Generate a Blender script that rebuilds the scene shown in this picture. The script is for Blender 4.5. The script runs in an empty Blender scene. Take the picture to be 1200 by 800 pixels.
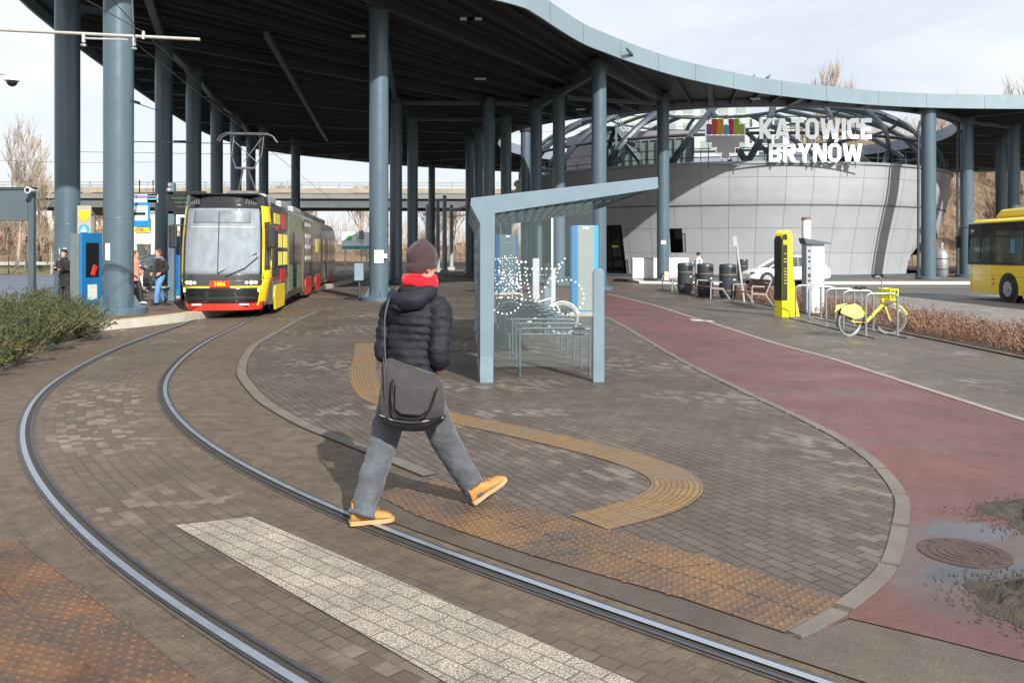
import bpy, bmesh, math, random
from math import sin, cos, pi, radians, sqrt, atan2
from mathutils import Vector, Matrix, geometry
random.seed(7)
S = bpy.context.scene
C = S.collection
# ---------------------------------------------------------------- camera
HC, HOR, F = 1.75, 296.0, 1000.0          # eye height, horizon row, focal length in photo pixels
cam = bpy.data.objects.new('camera', bpy.data.cameras.new('camera'))
C.objects.link(cam); S.camera = cam
cam.location = (0, 0, HC); cam.rotation_euler = (radians(90), 0, 0)
cam.data.sensor_width = 36; cam.data.lens = 36*F/1200
cam.data.shift_y = -(400-HOR)/1200
cam.data.clip_start = 0.1; cam.data.clip_end = 3000
# ---------------------------------------------------------------- light
SUN_EL, SUN_AZ = 33.0, 155.5              # azimuth clockwise from +Y
w = bpy.data.worlds.new('World'); S.world = w; w.use_nodes = True
nt = w.node_tree; bg = nt.nodes['Background']
sky = nt.nodes.new('ShaderNodeTexSky'); sky.sky_type = 'NISHITA'; sky.sun_disc = False
sky.sun_elevation = radians(SUN_EL); sky.sun_rotation = radians(SUN_AZ)
sky.air_density = 1.0; sky.dust_density = 1.5
tc = nt.nodes.new('ShaderNodeTexCoord'); mp = nt.nodes.new('ShaderNodeMapping')
mp.inputs['Scale'].default_value = (1.0, 1.0, 3.2); mp.inputs['Location'].default_value = (0.35, 0.2, 0.1)
nz = nt.nodes.new('ShaderNodeTexNoise'); nz.inputs['Scale'].default_value = 2.1; nz.inputs['Detail'].default_value = 7
nz.inputs['Roughness'].default_value = .55
rp = nt.nodes.new('ShaderNodeValToRGB'); rp.color_ramp.elements[0].position = .30; rp.color_ramp.elements[1].position = .62
rp.color_ramp.elements[0].color = (.52, .52, .52, 1); rp.color_ramp.elements[1].color = (1, 1, 1, 1)
mx = nt.nodes.new('ShaderNodeMixRGB'); mx.inputs['Color2'].default_value = (8.1, 8.4, 8.95, 1)
nt.links.new(tc.outputs['Generated'], mp.inputs['Vector']); nt.links.new(mp.outputs[0], nz.inputs['Vector'])
nt.links.new(nz.outputs['Fac'], rp.inputs['Fac']); nt.links.new(rp.outputs[0], mx.inputs['Fac'])
nt.links.new(sky.outputs[0], mx.inputs['Color1']); nt.links.new(mx.outputs[0], bg.inputs['Color'])
bg.inputs['Strength'].default_value = 0.080
sd = bpy.data.lights.new('sun', 'SUN'); sd.energy = 5.0; sd.angle = radians(.6); sd.color = (1, .955, .88)
so = bpy.data.objects.new('sun', sd); C.objects.link(so)
az, el = radians(SUN_AZ), radians(SUN_EL)
sdir = Vector((sin(az)*cos(el), cos(az)*cos(el), sin(el)))
so.rotation_euler = sdir.to_track_quat('Z', 'Y').to_euler()
S.view_settings.view_transform = 'Standard'; S.view_settings.look = 'None'
S.view_settings.exposure = 0.62; S.view_settings.gamma = 1.0

# ---------------------------------------------------------------- helpers
def G(x, y, z=0.0):
    Y = (HC-z)*F/(y-HOR); return Vector(((x-600)*Y/F, Y, z))
def P(x, y, Y):
    return Vector(((x-600)*Y/F, Y, HC-(y-HOR)*Y/F))
def catmull(pts, n=8, closed=False):
    pts = [Vector(p) for p in pts]; N = len(pts); out = []
    rng = range(N) if closed else range(N-1)
    for i in rng:
        if closed: a, b, c, d = pts[(i-1) % N], pts[i], pts[(i+1) % N], pts[(i+2) % N]
        else: a, b, c, d = pts[max(i-1, 0)], pts[i], pts[i+1], pts[min(i+2, N-1)]
        for k in range(n):
            t = k/n
            out.append(.5*((2*b)+(c-a)*t+(2*a-5*b+4*c-d)*t*t+(3*b-a-3*c+d)*t**3))
    if not closed: out.append(pts[-1].copy())
    return out
class MB:
    """collects geometry for one mesh"""
    def __init__(s): s.v = []; s.f = []; s.uv = []; s.m = []
    def add(s, vs, fs, mi=0, uvs=None):
        o = len(s.v); s.v += [Vector(p) for p in vs]
        for k, f in enumerate(fs):
            s.f.append([i+o for i in f]); s.m.append(mi); s.uv.append(uvs[k] if uvs else None)
        return s
    def box(s, c, d, rz=0, mi=0, taper=1.0, rx=0, ry=0):
        R = Matrix.Rotation(rz, 3, 'Z') @ Matrix.Rotation(ry, 3, 'Y') @ Matrix.Rotation(rx, 3, 'X'); c = Vector(c); vs = []
        for z in (-.5, .5):
            t = 1 if z < 0 else taper
            for x, y in ((-.5, -.5), (.5, -.5), (.5, .5), (-.5, .5)):
                vs.append(c + R @ Vector((x*d[0]*t, y*d[1]*t, z*d[2])))
        return s.add(vs, [(3, 2, 1, 0), (4, 5, 6, 7), (0, 1, 5, 4), (1, 2, 6, 5), (2, 3, 7, 6), (3, 0, 4, 7)], mi)
    def beam(s, a, b, wd, h, up=(0, 0, 1), mi=0):
        a, b = Vector(a), Vector(b); d = (b-a).normalized(); u = Vector(up)
        x = d.cross(u)
        if x.length < 1e-4: x = d.cross(Vector((0, 1, 0)))
        x.normalize(); y = x.cross(d)
        vs = [p + x*i*wd/2 + y*j*h/2 for p in (a, b) for i, j in ((-1, -1), (1, -1), (1, 1), (-1, 1))]
        return s.add(vs, [(3, 2, 1, 0), (4, 5, 6, 7), (0, 1, 5, 4), (1, 2, 6, 5), (2, 3, 7, 6), (3, 0, 4, 7)], mi)
    def tube(s, pts, r, n=8, mi=0, cap=True, ref=None, flat=1.0, ph=0):
        pts = [Vector(p) for p in pts]; N = len(pts)
        rs = r if isinstance(r, (list, tuple)) else [r]*N
        t0 = (pts[1]-pts[0]).normalized()
        u = Vector(ref) if ref else (Vector((0, 0, 1)) if abs(t0.z) < .9 else Vector((1, 0, 0)))
        vs = []
        for i, p in enumerate(pts):
            a, b = pts[max(i-1, 0)], pts[min(i+1, N-1)]
            t = (b-a).normalized() if (b-a).length > 1e-9 else t0
            u = u - t*u.dot(t)
            if u.length < 1e-5: u = t.orthogonal()
            u.normalize(); q = t.cross(u)
            ra, rb = rs[i] if isinstance(rs[i], (list, tuple)) else (rs[i], rs[i]*flat)
            for k in range(n):
                g = 2*pi*k/n+ph; vs.append(p + q*cos(g)*ra + u*sin(g)*rb)
        fs = [(i*n+k, i*n+(k+1) % n, (i+1)*n+(k+1) % n, (i+1)*n+k) for i in range(N-1) for k in range(n)]
        if cap: fs += [tuple(range(n))[::-1], tuple((N-1)*n+k for k in range(n))]
        return s.add(vs, fs, mi)
    def lathe(s, prof, n=24, c=(0, 0, 0), mi=0, cap=True):
        c = Vector(c); vs = [c+Vector((r*cos(2*pi*k/n), r*sin(2*pi*k/n), z)) for r, z in prof for k in range(n)]
        N = len(prof)
        fs = [(i*n+k, i*n+(k+1) % n, (i+1)*n+(k+1) % n, (i+1)*n+k) for i in range(N-1) for k in range(n)]
        if cap: fs += [tuple(range(n))[::-1], tuple((N-1)*n+k for k in range(n))]
        return s.add(vs, fs, mi)
    def ball(s, c, r, n=14, m=9, mi=0, R=None):
        rx, ry, rz = (r, r, r) if not isinstance(r, (tuple, list)) else r
        c = Vector(c); R = R or Matrix.Identity(3); vs = [c+R @ Vector((0, 0, -rz))]
        for j in range(1, m):
            a = -pi/2+pi*j/m
            vs += [c+R @ Vector((rx*cos(a)*cos(2*pi*k/n), ry*cos(a)*sin(2*pi*k/n), rz*sin(a))) for k in range(n)]
        vs.append(c+R @ Vector((0, 0, rz))); L = len(vs)-1
        fs = [(0, 1+(k+1) % n, 1+k) for k in range(n)]
        for j in range(m-2):
            b = 1+j*n; fs += [(b+k, b+(k+1) % n, b+n+(k+1) % n, b+n+k) for k in range(n)]
        b = 1+(m-2)*n; fs += [(b+k, b+(k+1) % n, L) for k in range(n)]
        return s.add(vs, fs, mi)
    def prism(s, poly, z0, z1, holes=None, mi=0):
        loops = [[Vector((p[0], p[1], 0)) for p in poly]] + [[Vector((p[0], p[1], 0)) for p in h] for h in (holes or [])]
        flat = [p for l in loops for p in l]; n = len(flat)
        tris = geometry.tessellate_polygon(loops)
        fs = []
        for t in tris:
            a, b, c = (flat[i] for i in t)
            if (b-a).cross(c-a).z < 0: t = t[::-1]
            fs.append(tuple(t)); fs.append(tuple(i+n for i in t))
        # bottom ones must point down
        bt = [tuple(reversed(f)) for f in fs[0::2]]; tp = fs[1::2]
        vs = [Vector((p.x, p.y, z0)) for p in flat]+[Vector((p.x, p.y, z1)) for p in flat]
        sd_ = []; o = 0
        for l in loops:
            m = len(l); ar = sum(l[i].x*l[(i+1) % m].y-l[(i+1) % m].x*l[i].y for i in range(m))
            ccw = ar > 0
            outer = l is loops[0]
            for i in range(m):
                j = (i+1) % m; q = (o+i, o+j, o+j+n, o+i+n)
                sd_.append(q if ccw == outer else q[::-1])
            o += m
        return s.add(vs, bt+tp+sd_, mi)
    def plate(s, pts, th, nrm=None, mi=0):
        """planar polygon in 3D, extruded by th along its normal"""
        pts = [Vector(p) for p in pts]
        n = Vector(nrm).normalized() if nrm is not None else geometry.normal(pts)
        N = len(pts); vs = pts+[p+n*th for p in pts]
        fs = [tuple(range(N))[::-1], tuple(range(N, 2*N))]+[(i, (i+1) % N, (i+1) % N+N, i+N) for i in range(N)]
        return s.add(vs, fs, mi)
    def build(s, name, mat, parent=None, smooth=None, bevel=0, loc=None, normals=True):
        me = bpy.data.meshes.new(name); me.from_pydata([tuple(v) for v in s.v], [], s.f)
        for m in (mat if isinstance(mat, (list, tuple)) else [mat]): me.materials.append(m)
        if any(s.m): me.polygons.foreach_set('material_index', s.m)
        if any(u is not None for u in s.uv):
            ul = me.uv_layers.new(name='uv'); 
            for p, u in zip(me.polygons, s.uv):
                if u:
                    for li, c in zip(p.loop_indices, u): ul.data[li].uv = c
        if normals:
            bm = bmesh.new(); bm.from_mesh(me); bmesh.ops.recalc_face_normals(bm, faces=bm.faces); bm.to_mesh(me); bm.free()
        if smooth:
            me.polygons.foreach_set('use_smooth', [True]*len(me.polygons)); me.set_sharp_from_angle(angle=radians(smooth))
        me.update()
        o = bpy.data.objects.new(name, me); C.objects.link(o)
        if parent: o.parent = parent
        if loc: o.location = loc
        if bevel:
            b = o.modifiers.new('b', 'BEVEL'); b.width = bevel; b.segments = 2; b.limit_method = 'ANGLE'; b.angle_limit = radians(40)
            b.harden_normals = False
        return o
def tag(o, label=None, cat=None, group=None, kind=None):
    if label: o['label'] = label
    if cat: o['category'] = cat
    if group: o['group'] = group
    if kind: o['kind'] = kind
    return o
def thing(name, label, cat, loc=(0, 0, 0), rz=0, group=None):
    o = bpy.data.objects.new(name, None); C.objects.link(o); o.location = loc; o.rotation_euler = (0, 0, rz)
    return tag(o, label, cat, group)
def kids(o): return [c for c in list(C.objects) if c.parent == o]
def copytree(o, parent=None, loc=None, rz=None, label=None):
    c = o.copy(); C.objects.link(c)
    if parent: c.parent = parent
    for ch in KIDS.get(o.name, kids(o)): copytree(ch, c)
    if loc is not None: c.location = loc
    if rz is not None: c.rotation_euler.z = rz
    if label: c['label'] = label
    return c
KIDS = {}
_o1 = 'first second third fourth fifth sixth seventh eighth ninth tenth eleventh twelfth thirteenth fourteenth fifteenth sixteenth seventeenth eighteenth nineteenth'.split()
def nth(i):
    if i <= 19: return _o1[i-1]
    t = ['twenti', 'thirti', 'forti'][i//10-2]
    return t+'eth' if i % 10 == 0 else t[:-1]+'y-'+_o1[i % 10-1]
def struct(name, mb, m, **k):
    o = mb.build(name, m, **k); o['kind'] = 'structure'; return o

# ---------------------------------------------------------------- materials
class NT:
    def __init__(s, name):
        s.m = bpy.data.materials.new(name); s.m.use_nodes = True; s.t = s.m.node_tree
        s.b = s.t.nodes['Principled BSDF']
    def n(s, typ, **k):
        x = s.t.nodes.new('ShaderNode'+typ)
        for a, v in k.items():
            if a in x.inputs.keys(): x.inputs[a].default_value = v
            else: setattr(x, a, v)
        return x
    def l(s, a, b): s.t.links.new(a, b)
    def noise(s, vec, scale, detail=4, rough=.55):
        x = s.n('TexNoise'); x.inputs['Scale'].default_value = scale; x.inputs['Detail'].default_value = detail; x.inputs['Roughness'].default_value = rough
        s.l(vec, x.inputs['Vector']); return x.outputs['Fac']
    def ramp(s, fac, a, b, ca=(0, 0, 0), cb=(1, 1, 1)):
        x = s.n('ValToRGB'); e = x.color_ramp.elements; e[0].position = a; e[1].position = b
        e[0].color = (*ca, 1); e[1].color = (*cb, 1); s.l(fac, x.inputs['Fac']); return x.outputs['Color']
    def mix(s, fac, a, b, mode='MIX'):
        x = s.n('MixRGB', blend_type=mode)
        for sock, v in (('Fac', fac), ('Color1', a), ('Color2', b)):
            if hasattr(v, 'is_linked') or hasattr(v, 'links'): s.l(v, x.inputs[sock])
            elif sock == 'Fac': x.inputs[sock].default_value = v
            else: x.inputs[sock].default_value = (*v, 1)
        return x.outputs['Color']
    def math(s, op, a, b=0.0):
        x = s.n('Math', operation=op)
        for i, v in enumerate((a, b)):
            if hasattr(v, 'links'): s.l(v, x.inputs[i])
            else: x.inputs[i].default_value = v
        return x.outputs[0]
    def coord(s, kind='Object'): return s.n('TexCoord').outputs[kind]
    def bump(s, h, strength=.3, dist=.01):
        x = s.n('Bump'); x.inputs['Strength'].default_value = strength; x.inputs['Distance'].default_value = dist
        s.l(h, x.inputs['Height']); s.l(x.outputs[0], s.b.inputs['Normal'])
def M(name, col, rough=.5, metal=0, var=.12, vs=3.0, bump=0, bs=40, dirt=None, spec=.5, alpha=1, coat=0, island=0, emis=0):
    t = NT(name); co = t.coord(); b = t.b
    b.inputs['Roughness'].default_value = rough; b.inputs['Metallic'].default_value = metal
    b.inputs['Specular IOR Level'].default_value = spec; b.inputs['Alpha'].default_value = alpha
    if coat: b.inputs['Coat Weight'].default_value = coat; b.inputs['Coat Roughness'].default_value = .08
    n1 = t.noise(co, vs, 5, .6)
    lo = tuple(c*(1-var) for c in col); hi = tuple(min(1, c*(1+var)) for c in col)
    c = t.ramp(n1, .3, .7, lo, hi)
    if island:
        g = t.n('NewGeometry').outputs['Random Per Island']
        c = t.mix(1.0, c, t.ramp(g, 0, 1, (1-island,)*3, (1+island,)*3), 'MULTIPLY')
    if dirt:
        c = t.mix(t.ramp(t.noise(co, vs*2.3, 6, .7), .55, .75), c, dirt)
    t.l(c, b.inputs['Base Color'])
    r = t.ramp(t.noise(co, vs*4, 3), .2, .8, (max(0, rough-.08),)*3, (min(1, rough+.08),)*3); t.l(r, b.inputs['Roughness'])
    if bump: t.bump(t.noise(co, bs, 4), bump, .01)
    if emis: b.inputs['Emission Color'].default_value = (*col, 1); b.inputs['Emission Strength'].default_value = emis
    return t.m

SNEAR = 62.5
def paver(name, c1, c2, mortar, bw=.2, rh=.1, rot=0, uv=False, dirt=(.11, .085, .06), dirt_lo=.5, dirt_hi=.72, ds=.55, wear=.3, speck=.0, rough=.72, light=(.32, .3, .28), ll=.58, lh=.66, msize=.006, rails=False):
    t = NT(name); co = t.coord('UV' if uv else 'Object')
    mpn = t.n('Mapping'); mpn.inputs['Rotation'].default_value = (0, 0, rot); t.l(co, mpn.inputs['Vector'])
    wob = t.noise(co, 1.5, 2)
    br = t.n('TexBrick'); t.l(mpn.outputs[0], br.inputs['Vector'])
    br.inputs['Scale'].default_value = 1; br.inputs['Brick Width'].default_value = bw; br.inputs['Row Height'].default_value = rh
    br.inputs['Mortar Size'].default_value = msize; br.inputs['Mortar Smooth'].default_value = .35; br.inputs['Bias'].default_value = -.1
    br.inputs['Color1'].default_value = (*c1, 1); br.inputs['Color2'].default_value = (*c2, 1); br.inputs['Mortar'].default_value = (*mortar, 1)
    # a second brick lookup used only to choose the few paler blocks
    b2 = t.n('TexBrick'); t.l(mpn.outputs[0], b2.inputs['Vector'])
    b2.inputs['Scale'].default_value = 1; b2.inputs['Brick Width'].default_value = bw; b2.inputs['Row Height'].default_value = rh
    b2.inputs['Mortar Size'].default_value = 0.0; b2.inputs['Color1'].default_value = (0, 0, 0, 1); b2.inputs['Color2'].default_value = (1, 1, 1, 1)
    patch = t.math('MULTIPLY', t.ramp(b2.outputs['Color'], .55, .8), t.ramp(t.noise(co, .42, 3, .5), ll, lh))
    col = t.mix(t.math('MULTIPLY', t.math('MULTIPLY', patch, t.ramp(t.noise(co, 9, 4, .7), .3, .65, (.35,)*3, (1,)*3)), wear), br.outputs['Color'], light)
    col = t.mix(1.0, col, t.ramp(t.noise(co, 2.2, 6, .7), .25, .75, (.72,)*3, (1.22,)*3), 'MULTIPLY')
    fine = t.noise(co, 60, 3, .7); col = t.mix(1.0, col, t.ramp(fine, .3, .7, (.86,)*3, (1.14,)*3), 'MULTIPLY')
    dm = t.ramp(t.noise(co, ds, 7, .68), dirt_lo, dirt_hi)
    col = t.mix(t.math('MULTIPLY', dm, .8), col, dirt)
    if rails:
        sx = t.n('SeparateXYZ'); t.l(co, sx.inputs[0]); v = sx.outputs['Y']; wn = t.noise(t.coord(), 1.7, 7, .7)
        for off, wd in ((.16, .36), (-1.50, .40), (-1.95, .55)):
            dist = t.math('ABSOLUTE', t.math('SUBTRACT', v, off)); e = t.math('ADD', t.math('ADD', dist, t.math('MULTIPLY', t.math('LESS_THAN', sx.outputs['X'], SNEAR), 9.0) if off < -1.9 else 0.0), t.math('MULTIPLY', t.math('SUBTRACT', wn, .5), -.7))
            mk = t.ramp(e, wd-.10, wd+.10, (1, 1, 1), (0, 0, 0)); g = t.ramp(t.noise(t.coord(), 6, 6, .75), .3, .7, (.062, .049, .038), (.155, .122, .090))
            col = t.mix(mk, col, t.mix(1.0, g, t.ramp(fine, .3, .7, (.8,)*3, (1.2,)*3), 'MULTIPLY'))
    col = t.mix(1.0, col, (.90, .85, .79), 'MULTIPLY')
    col = t.mix(1.0, col, t.ramp(t.noise(t.coord(), .33, 6, .62), .3, .7, (.74,)*3, (1.2,)*3), 'MULTIPLY')
    t.l(col, t.b.inputs['Base Color'])
    rr = t.ramp(t.noise(co, .8, 5, .6), .3, .7, (rough-.2,)*3, (rough+.1,)*3); t.l(rr, t.b.inputs['Roughness'])
    h = t.math('ADD', t.math('MULTIPLY', br.outputs['Fac'], -1.0), t.math('MULTIPLY', fine, .35))
    t.bump(h, .55, .006)
    return t.m
def asphalt(name, c, c2, sc=.5, rough=.75, grain=.25):
    t = NT(name); co = t.coord()
    col = t.ramp(t.noise(co, sc, 7, .65), .3, .7, c, c2)
    g = t.noise(co, 90, 2, .8); col = t.mix(1.0, col, t.ramp(g, .3, .7, (1-grain,)*3, (1+grain,)*3), 'MULTIPLY')
    col = t.mix(1.0, col, t.ramp(t.noise(co, 7, 5, .7), .3, .7, (.85,)*3, (1.15,)*3), 'MULTIPLY')
    t.l(col, t.b.inputs['Base Color']); t.b.inputs['Roughness'].default_value = rough
    t.l(t.ramp(t.noise(co, 1.1, 5), .35, .7, (rough-.18,)*3, (rough+.12,)*3), t.b.inputs['Roughness'])
    t.bump(g, .5, .004); return t.m
steel = M('coated_steel', (.080, .122, .155), .32, .15, .04, .7)
steel_d = M('dark_steel', (.035, .05, .06), .5, .1, .15, 1.5)
fascia_m = M('fascia_steel', (.185, .25, .285), .42, .1, .06, .25)
shelter_m = M('shelter_steel', (.145, .205, .25), .42, .1, .05, 2)
galv = M('galvanised', (.42, .44, .45), .38, .7, .12, 20)
chrome = M('polished_rail', (.38, .43, .50), .34, .65, .05, 2)
black = M('black_plastic', (.018, .019, .021), .42, 0, .2, 8)
blackp = M('glossy_black', (.012, .013, .015), .12, 0, .1, 3, coat=.5)
white = M('white_paint', (.74, .75, .75), .4, 0, .05, 2)
whited = M('dusty_white', (.62, .62, .60), .5, 0, .07, 3, dirt=(.42, .4, .36))
yellow = M('yellow_paint', (.86, .60, .012), .30, 0, .03, 2, coat=.15)
lemon = M('lemon_paint', (.84, .72, .02), .3, 0, .05, 2, coat=.3)
red = M('red_paint', (.62, .03, .015), .32, 0, .06, 2, coat=.3)
blue = M('blue_paint', (.015, .15, .36), .35, 0, .06, 2, coat=.2)
lblue = M('light_blue_paint', (.07, .30, .60), .35, 0, .05, 2)
grey = M('grey_paint', (.28, .30, .31), .5, 0, .08, 2)
rubber = M('rubber', (.022, .022, .022), .85, 0, .2, 6)
concrete = M('concrete', (.36, .345, .32), .85, 0, .15, 1.2, .3, 60, dirt=(.22, .19, .16))
kerb_m = M('kerb_stone', (.135, .118, .102), .85, 0, .2, 2.5, .3, 80, dirt=(.16, .13, .10))
wood = M('brown_wood', (.13, .05, .028), .5, 0, .25, 8)
def glassy(name, col, alpha, rough=.03, trans=0):
    t = NT(name); b = t.b; b.inputs['Base Color'].default_value = (*col, 1); b.inputs['Roughness'].default_value = rough
    b.inputs['Alpha'].default_value = alpha; b.inputs['Specular IOR Level'].default_value = .8
    return t.m
glass_c = glassy('clear_glass', (.22, .30, .30), .07)
glass_d = glassy('dark_glass', (.02, .028, .03), .90)
glass_w = glassy('windscreen_glass', (.34, .39, .42), .55)
glass_g = glassy('green_glass', (.16, .26, .25), .6, .15)
# ================================================================ GROUND
def sheet(name, poly, z, m, th=0.0):
    mb = MB()
    if th: mb.prism(poly, z-th, z)
    else:
        L = [Vector((p[0], p[1], 0)) for p in poly]; tris = geometry.tessellate_polygon([L]); fs = []
        for t in tris:
            a, b, c = (L[i] for i in t); fs.append(t if (b-a).cross(c-a).z > 0 else t[::-1])
        mb.add([(p.x, p.y, z) for p in L], fs)
    return struct(name, mb, m, normals=bool(th))
def ribbon(mb, line, o0, o1, z, z1=None, s0=0, mi=0):
    """strip between lateral offsets o0 < o1 (right of the direction of travel), uv in metres"""
    pts = [Vector((p[0], p[1], 0)) for p in line]; N = len(pts); s = s0; vs = []; ss = []
    for i, p in enumerate(pts):
        d = (pts[min(i+1, N-1)]-pts[max(i-1, 0)]).normalized(); r = Vector((d.y, -d.x, 0))
        if i: s += (p-pts[i-1]).length
        ss.append(s)
        a = o0[i] if isinstance(o0, list) else o0; b = o1[i] if isinstance(o1, list) else o1
        vs += [p+r*a+Vector((0, 0, z)), p+r*b+Vector((0, 0, z))]
    A = (lambda i: o0[i] if isinstance(o0, list) else o0); B = (lambda i: o1[i] if isinstance(o1, list) else o1)
    fs = [(2*i+1, 2*i+3, 2*i+2, 2*i) for i in range(N-1)]
    uv = [((ss[i], B(i)), (ss[i+1], B(i+1)), (ss[i+1], A(i+1)), (ss[i], A(i))) for i in range(N-1)]
    mb.add(vs, fs, mi, uv); return mb
def curb(mb, line, o0, o1, z0, z1):
    pts = [Vector((p[0], p[1], 0)) for p in line]; N = len(pts); vs = []
    for i, p in enumerate(pts):
        d = (pts[min(i+1, N-1)]-pts[max(i-1, 0)]).normalized(); r = Vector((d.y, -d.x, 0))
        vs += [p+r*o0+Vector((0, 0, z0)), p+r*o0+Vector((0, 0, z1)), p+r*o1+Vector((0, 0, z1)), p+r*o1+Vector((0, 0, z0))]
    fs = [(4*i+k, 4*i+4+k, 4*i+4+(k+1) % 4, 4*i+(k+1) % 4) for i in range(N-1) for k in range(3)]
    fs += [(0, 1, 2, 3), (4*N-4, 4*N-1, 4*N-2, 4*N-3)]
    return mb.add(vs, fs)
def resample(line, step):
    out = [Vector(line[0])]; acc = 0
    for a, b in zip(line, line[1:]):
        a = Vector(a); b = Vector(b); L = (b-a).length; t = step-acc
        while t <= L and L > 0: out.append(a.lerp(b, t/L)); t += step
        acc = L-(t-step)
    return out

grass_m = NT('grass'); _c = grass_m.coord()
_a = grass_m.ramp(grass_m.noise(_c, .08, 6, .6), .35, .65, (.17, .13, .06), (.10, .12, .035))
_a = grass_m.mix(1.0, _a, grass_m.ramp(grass_m.noise(_c, 3, 6, .8), .3, .7, (.7,)*3, (1.3,)*3), 'MULTIPLY')
grass_m.l(_a, grass_m.b.inputs['Base Color']); grass_m.b.inputs['Roughness'].default_value = .95; grass_m = grass_m.m
sheet('ground', [(-1500, -300), (1500, -300), (1500, 1800), (-1500, 1800)], -.05, grass_m)
asph_l = asphalt('road_asphalt', (.065, .085, .125), (.085, .105, .15), .3, .55)
asph_f = asphalt('forecourt_asphalt', (.075, .072, .068), (.10, .097, .092), .4, .7)
sheet('road_surface', [(-80, 25), (-13.5, 25), (-13.5, 42), (-9, 75), (2, 92), (2, 99), (-18, 99), (-30, 78), (-40, 68), (-90, 62)], -.03, asph_l)
sheet('bus_road', [(10.0, -6), (80, -6), (90, 112), (30, 118), (-14, 110), (-10, 60), (6.5, 44), (8.4, 30), (8.4, 8)], -.026, asph_f)
setts = paver('granite_setts', (.22, .22, .225), (.31, .31, .315), (.09, .085, .08), .16, .11, .25, wear=.1, ds=.3, dirt=(.15, .14, .13), msize=.012, rough=.8)
sheet('sett_strip', [(10.1, 3), (24, 3), (24, 28), (21, 35.5), (10.2, 35.5)], -.018, setts)

plaza = paver('plaza_pavers', (.092, .076, .065), (.122, .103, .089), (.034, .028, .024), .18, .09, radians(62), light=(.30, .27, .245), wear=.6, ll=.47, lh=.60, dirt=(.085, .064, .047), dirt_lo=.55, dirt_hi=.8, rough=.66)
plaza2 = paver('forecourt_pavers', (.088, .076, .067), (.118, .104, .092), (.05, .045, .042), .2, .1, radians(4), light=(.30, .29, .275), wear=.7, ll=.45, lh=.62, dirt=(.075, .055, .04), dirt_lo=.45, dirt_hi=.62, ds=.25, rough=.62)
track = paver('track_setts', (.098, .081, .067), (.128, .108, .091), (.075, .058, .043), .12, .095, 0, uv=True, light=(.46, .42, .37), wear=.85, ll=.47, lh=.60, dirt=(.105, .078, .054), dirt_lo=.42, dirt_hi=.62, ds=.42, rough=.72, msize=.009, rails=True)
sheet('plaza_base', [(-13, 2), (8.5, 2), (8.5, 34), (10.5, 41), (10, 60), (0, 92), (-12, 90)], 0.0, plaza2)

# ---- tram track along one centre line
outer = [G(*p) for p in ((215, 380), (150, 402), (100, 425), (50, 455), (33, 475), (22, 500), (22, 525), (30, 550), (48, 580), (75, 610), (110, 645), (150, 680), (240, 745), (350, 800))]
outer += [Vector((.32, 2.35, 0)), Vector((1.6, 1.25, 0)), Vector((3.2, .2, 0)), Vector((5.2, -.8, 0))]
TD = Vector((-.135, 1, 0)).normalized(); TN = Vector((1, .135, 0)).normalized()
T0 = Vector((-7.69, 22.45, 0))
far = [T0-TN*.7175+TD*k for k in (60, 50, 40, 30, 22, 15, 9, 4, 1)]
ol = catmull(far+outer, 6)
for _ in range(6): ol = [ol[0]]+[(ol[i-1]+ol[i]*2+ol[i+1])/4 for i in range(1, len(ol)-1)]+[ol[-1]]
ol = resample(ol, .3)
for _ in range(25): ol = [ol[0]]+[(ol[i-1]+ol[i]*2+ol[i+1])/4 for i in range(1, len(ol)-1)]+[ol[-1]]
def offs(line, o):
    N = len(line); r = []
    for i, p in enumerate(line):
        d = (line[min(i+1, N-1)]-line[max(i-1, 0)]).normalized(); r.append(p+Vector((-d.y, d.x, 0))*o)
    return r
# travelling from far to near the inner side of the bend is on the left of the direction of travel
mb = MB(); ribbon(mb, ol, -3.4, 1.6, .004)
struct('track_bed', mb, track, normals=False)
grime = NT('track_grime'); _c = grime.coord('UV')
_m = grime.n('Mapping'); _m.inputs['Scale'].default_value = (.7, 3, 1); grime.l(_c, _m.inputs['Vector'])
_a = grime.ramp(grime.noise(_m.outputs[0], 2.2, 7, .75), .3, .7, (.075, .058, .043), (.15, .115, .082))
_a = grime.mix(1.0, _a, grime.ramp(grime.noise(grime.coord(), 70, 3, .8), .3, .7, (.75,)*3, (1.25,)*3), 'MULTIPLY')
grime.l(_a, grime.b.inputs['Base Color']); grime.b.inputs['Roughness'].default_value = .8
grime.bump(grime.noise(grime.coord(), 60, 4, .8), .5, .005); grime = grime.m
groove_m = M('rail_groove', (.034, .029, .025), .8)
steel_rail = M('rail_steel', (.12, .13, .145), .4, .8, .15, 9)
joint_m = M('rail_joint_filler', (.070, .058, .048), .85, 0, .3, 12)
for k, o in enumerate((0, -1.435)):
    sg = -1 if k == 0 else 1     # groove is on the inside of each rail
    def rib(nm, a, b, z, m):
        a, b = sorted((o+sg*a, o+sg*b)); mb = MB(); ribbon(mb, ol, a, b, z); struct(nm, mb, m, normals=False)
    rib('rail_head', -.016, .026, .0175, chrome); rib('rail_shoulder', -.034, -.0155, .0150, steel_rail)
    rib('rail_groove', .027, .066, .009, groove_m); rib('guard_rail', .067, .088, .0155, steel_rail)
    rib('rail_joint', -.055, -.0345, .010, joint_m); rib('rail_joint', .0885, .108, .010, joint_m)

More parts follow.
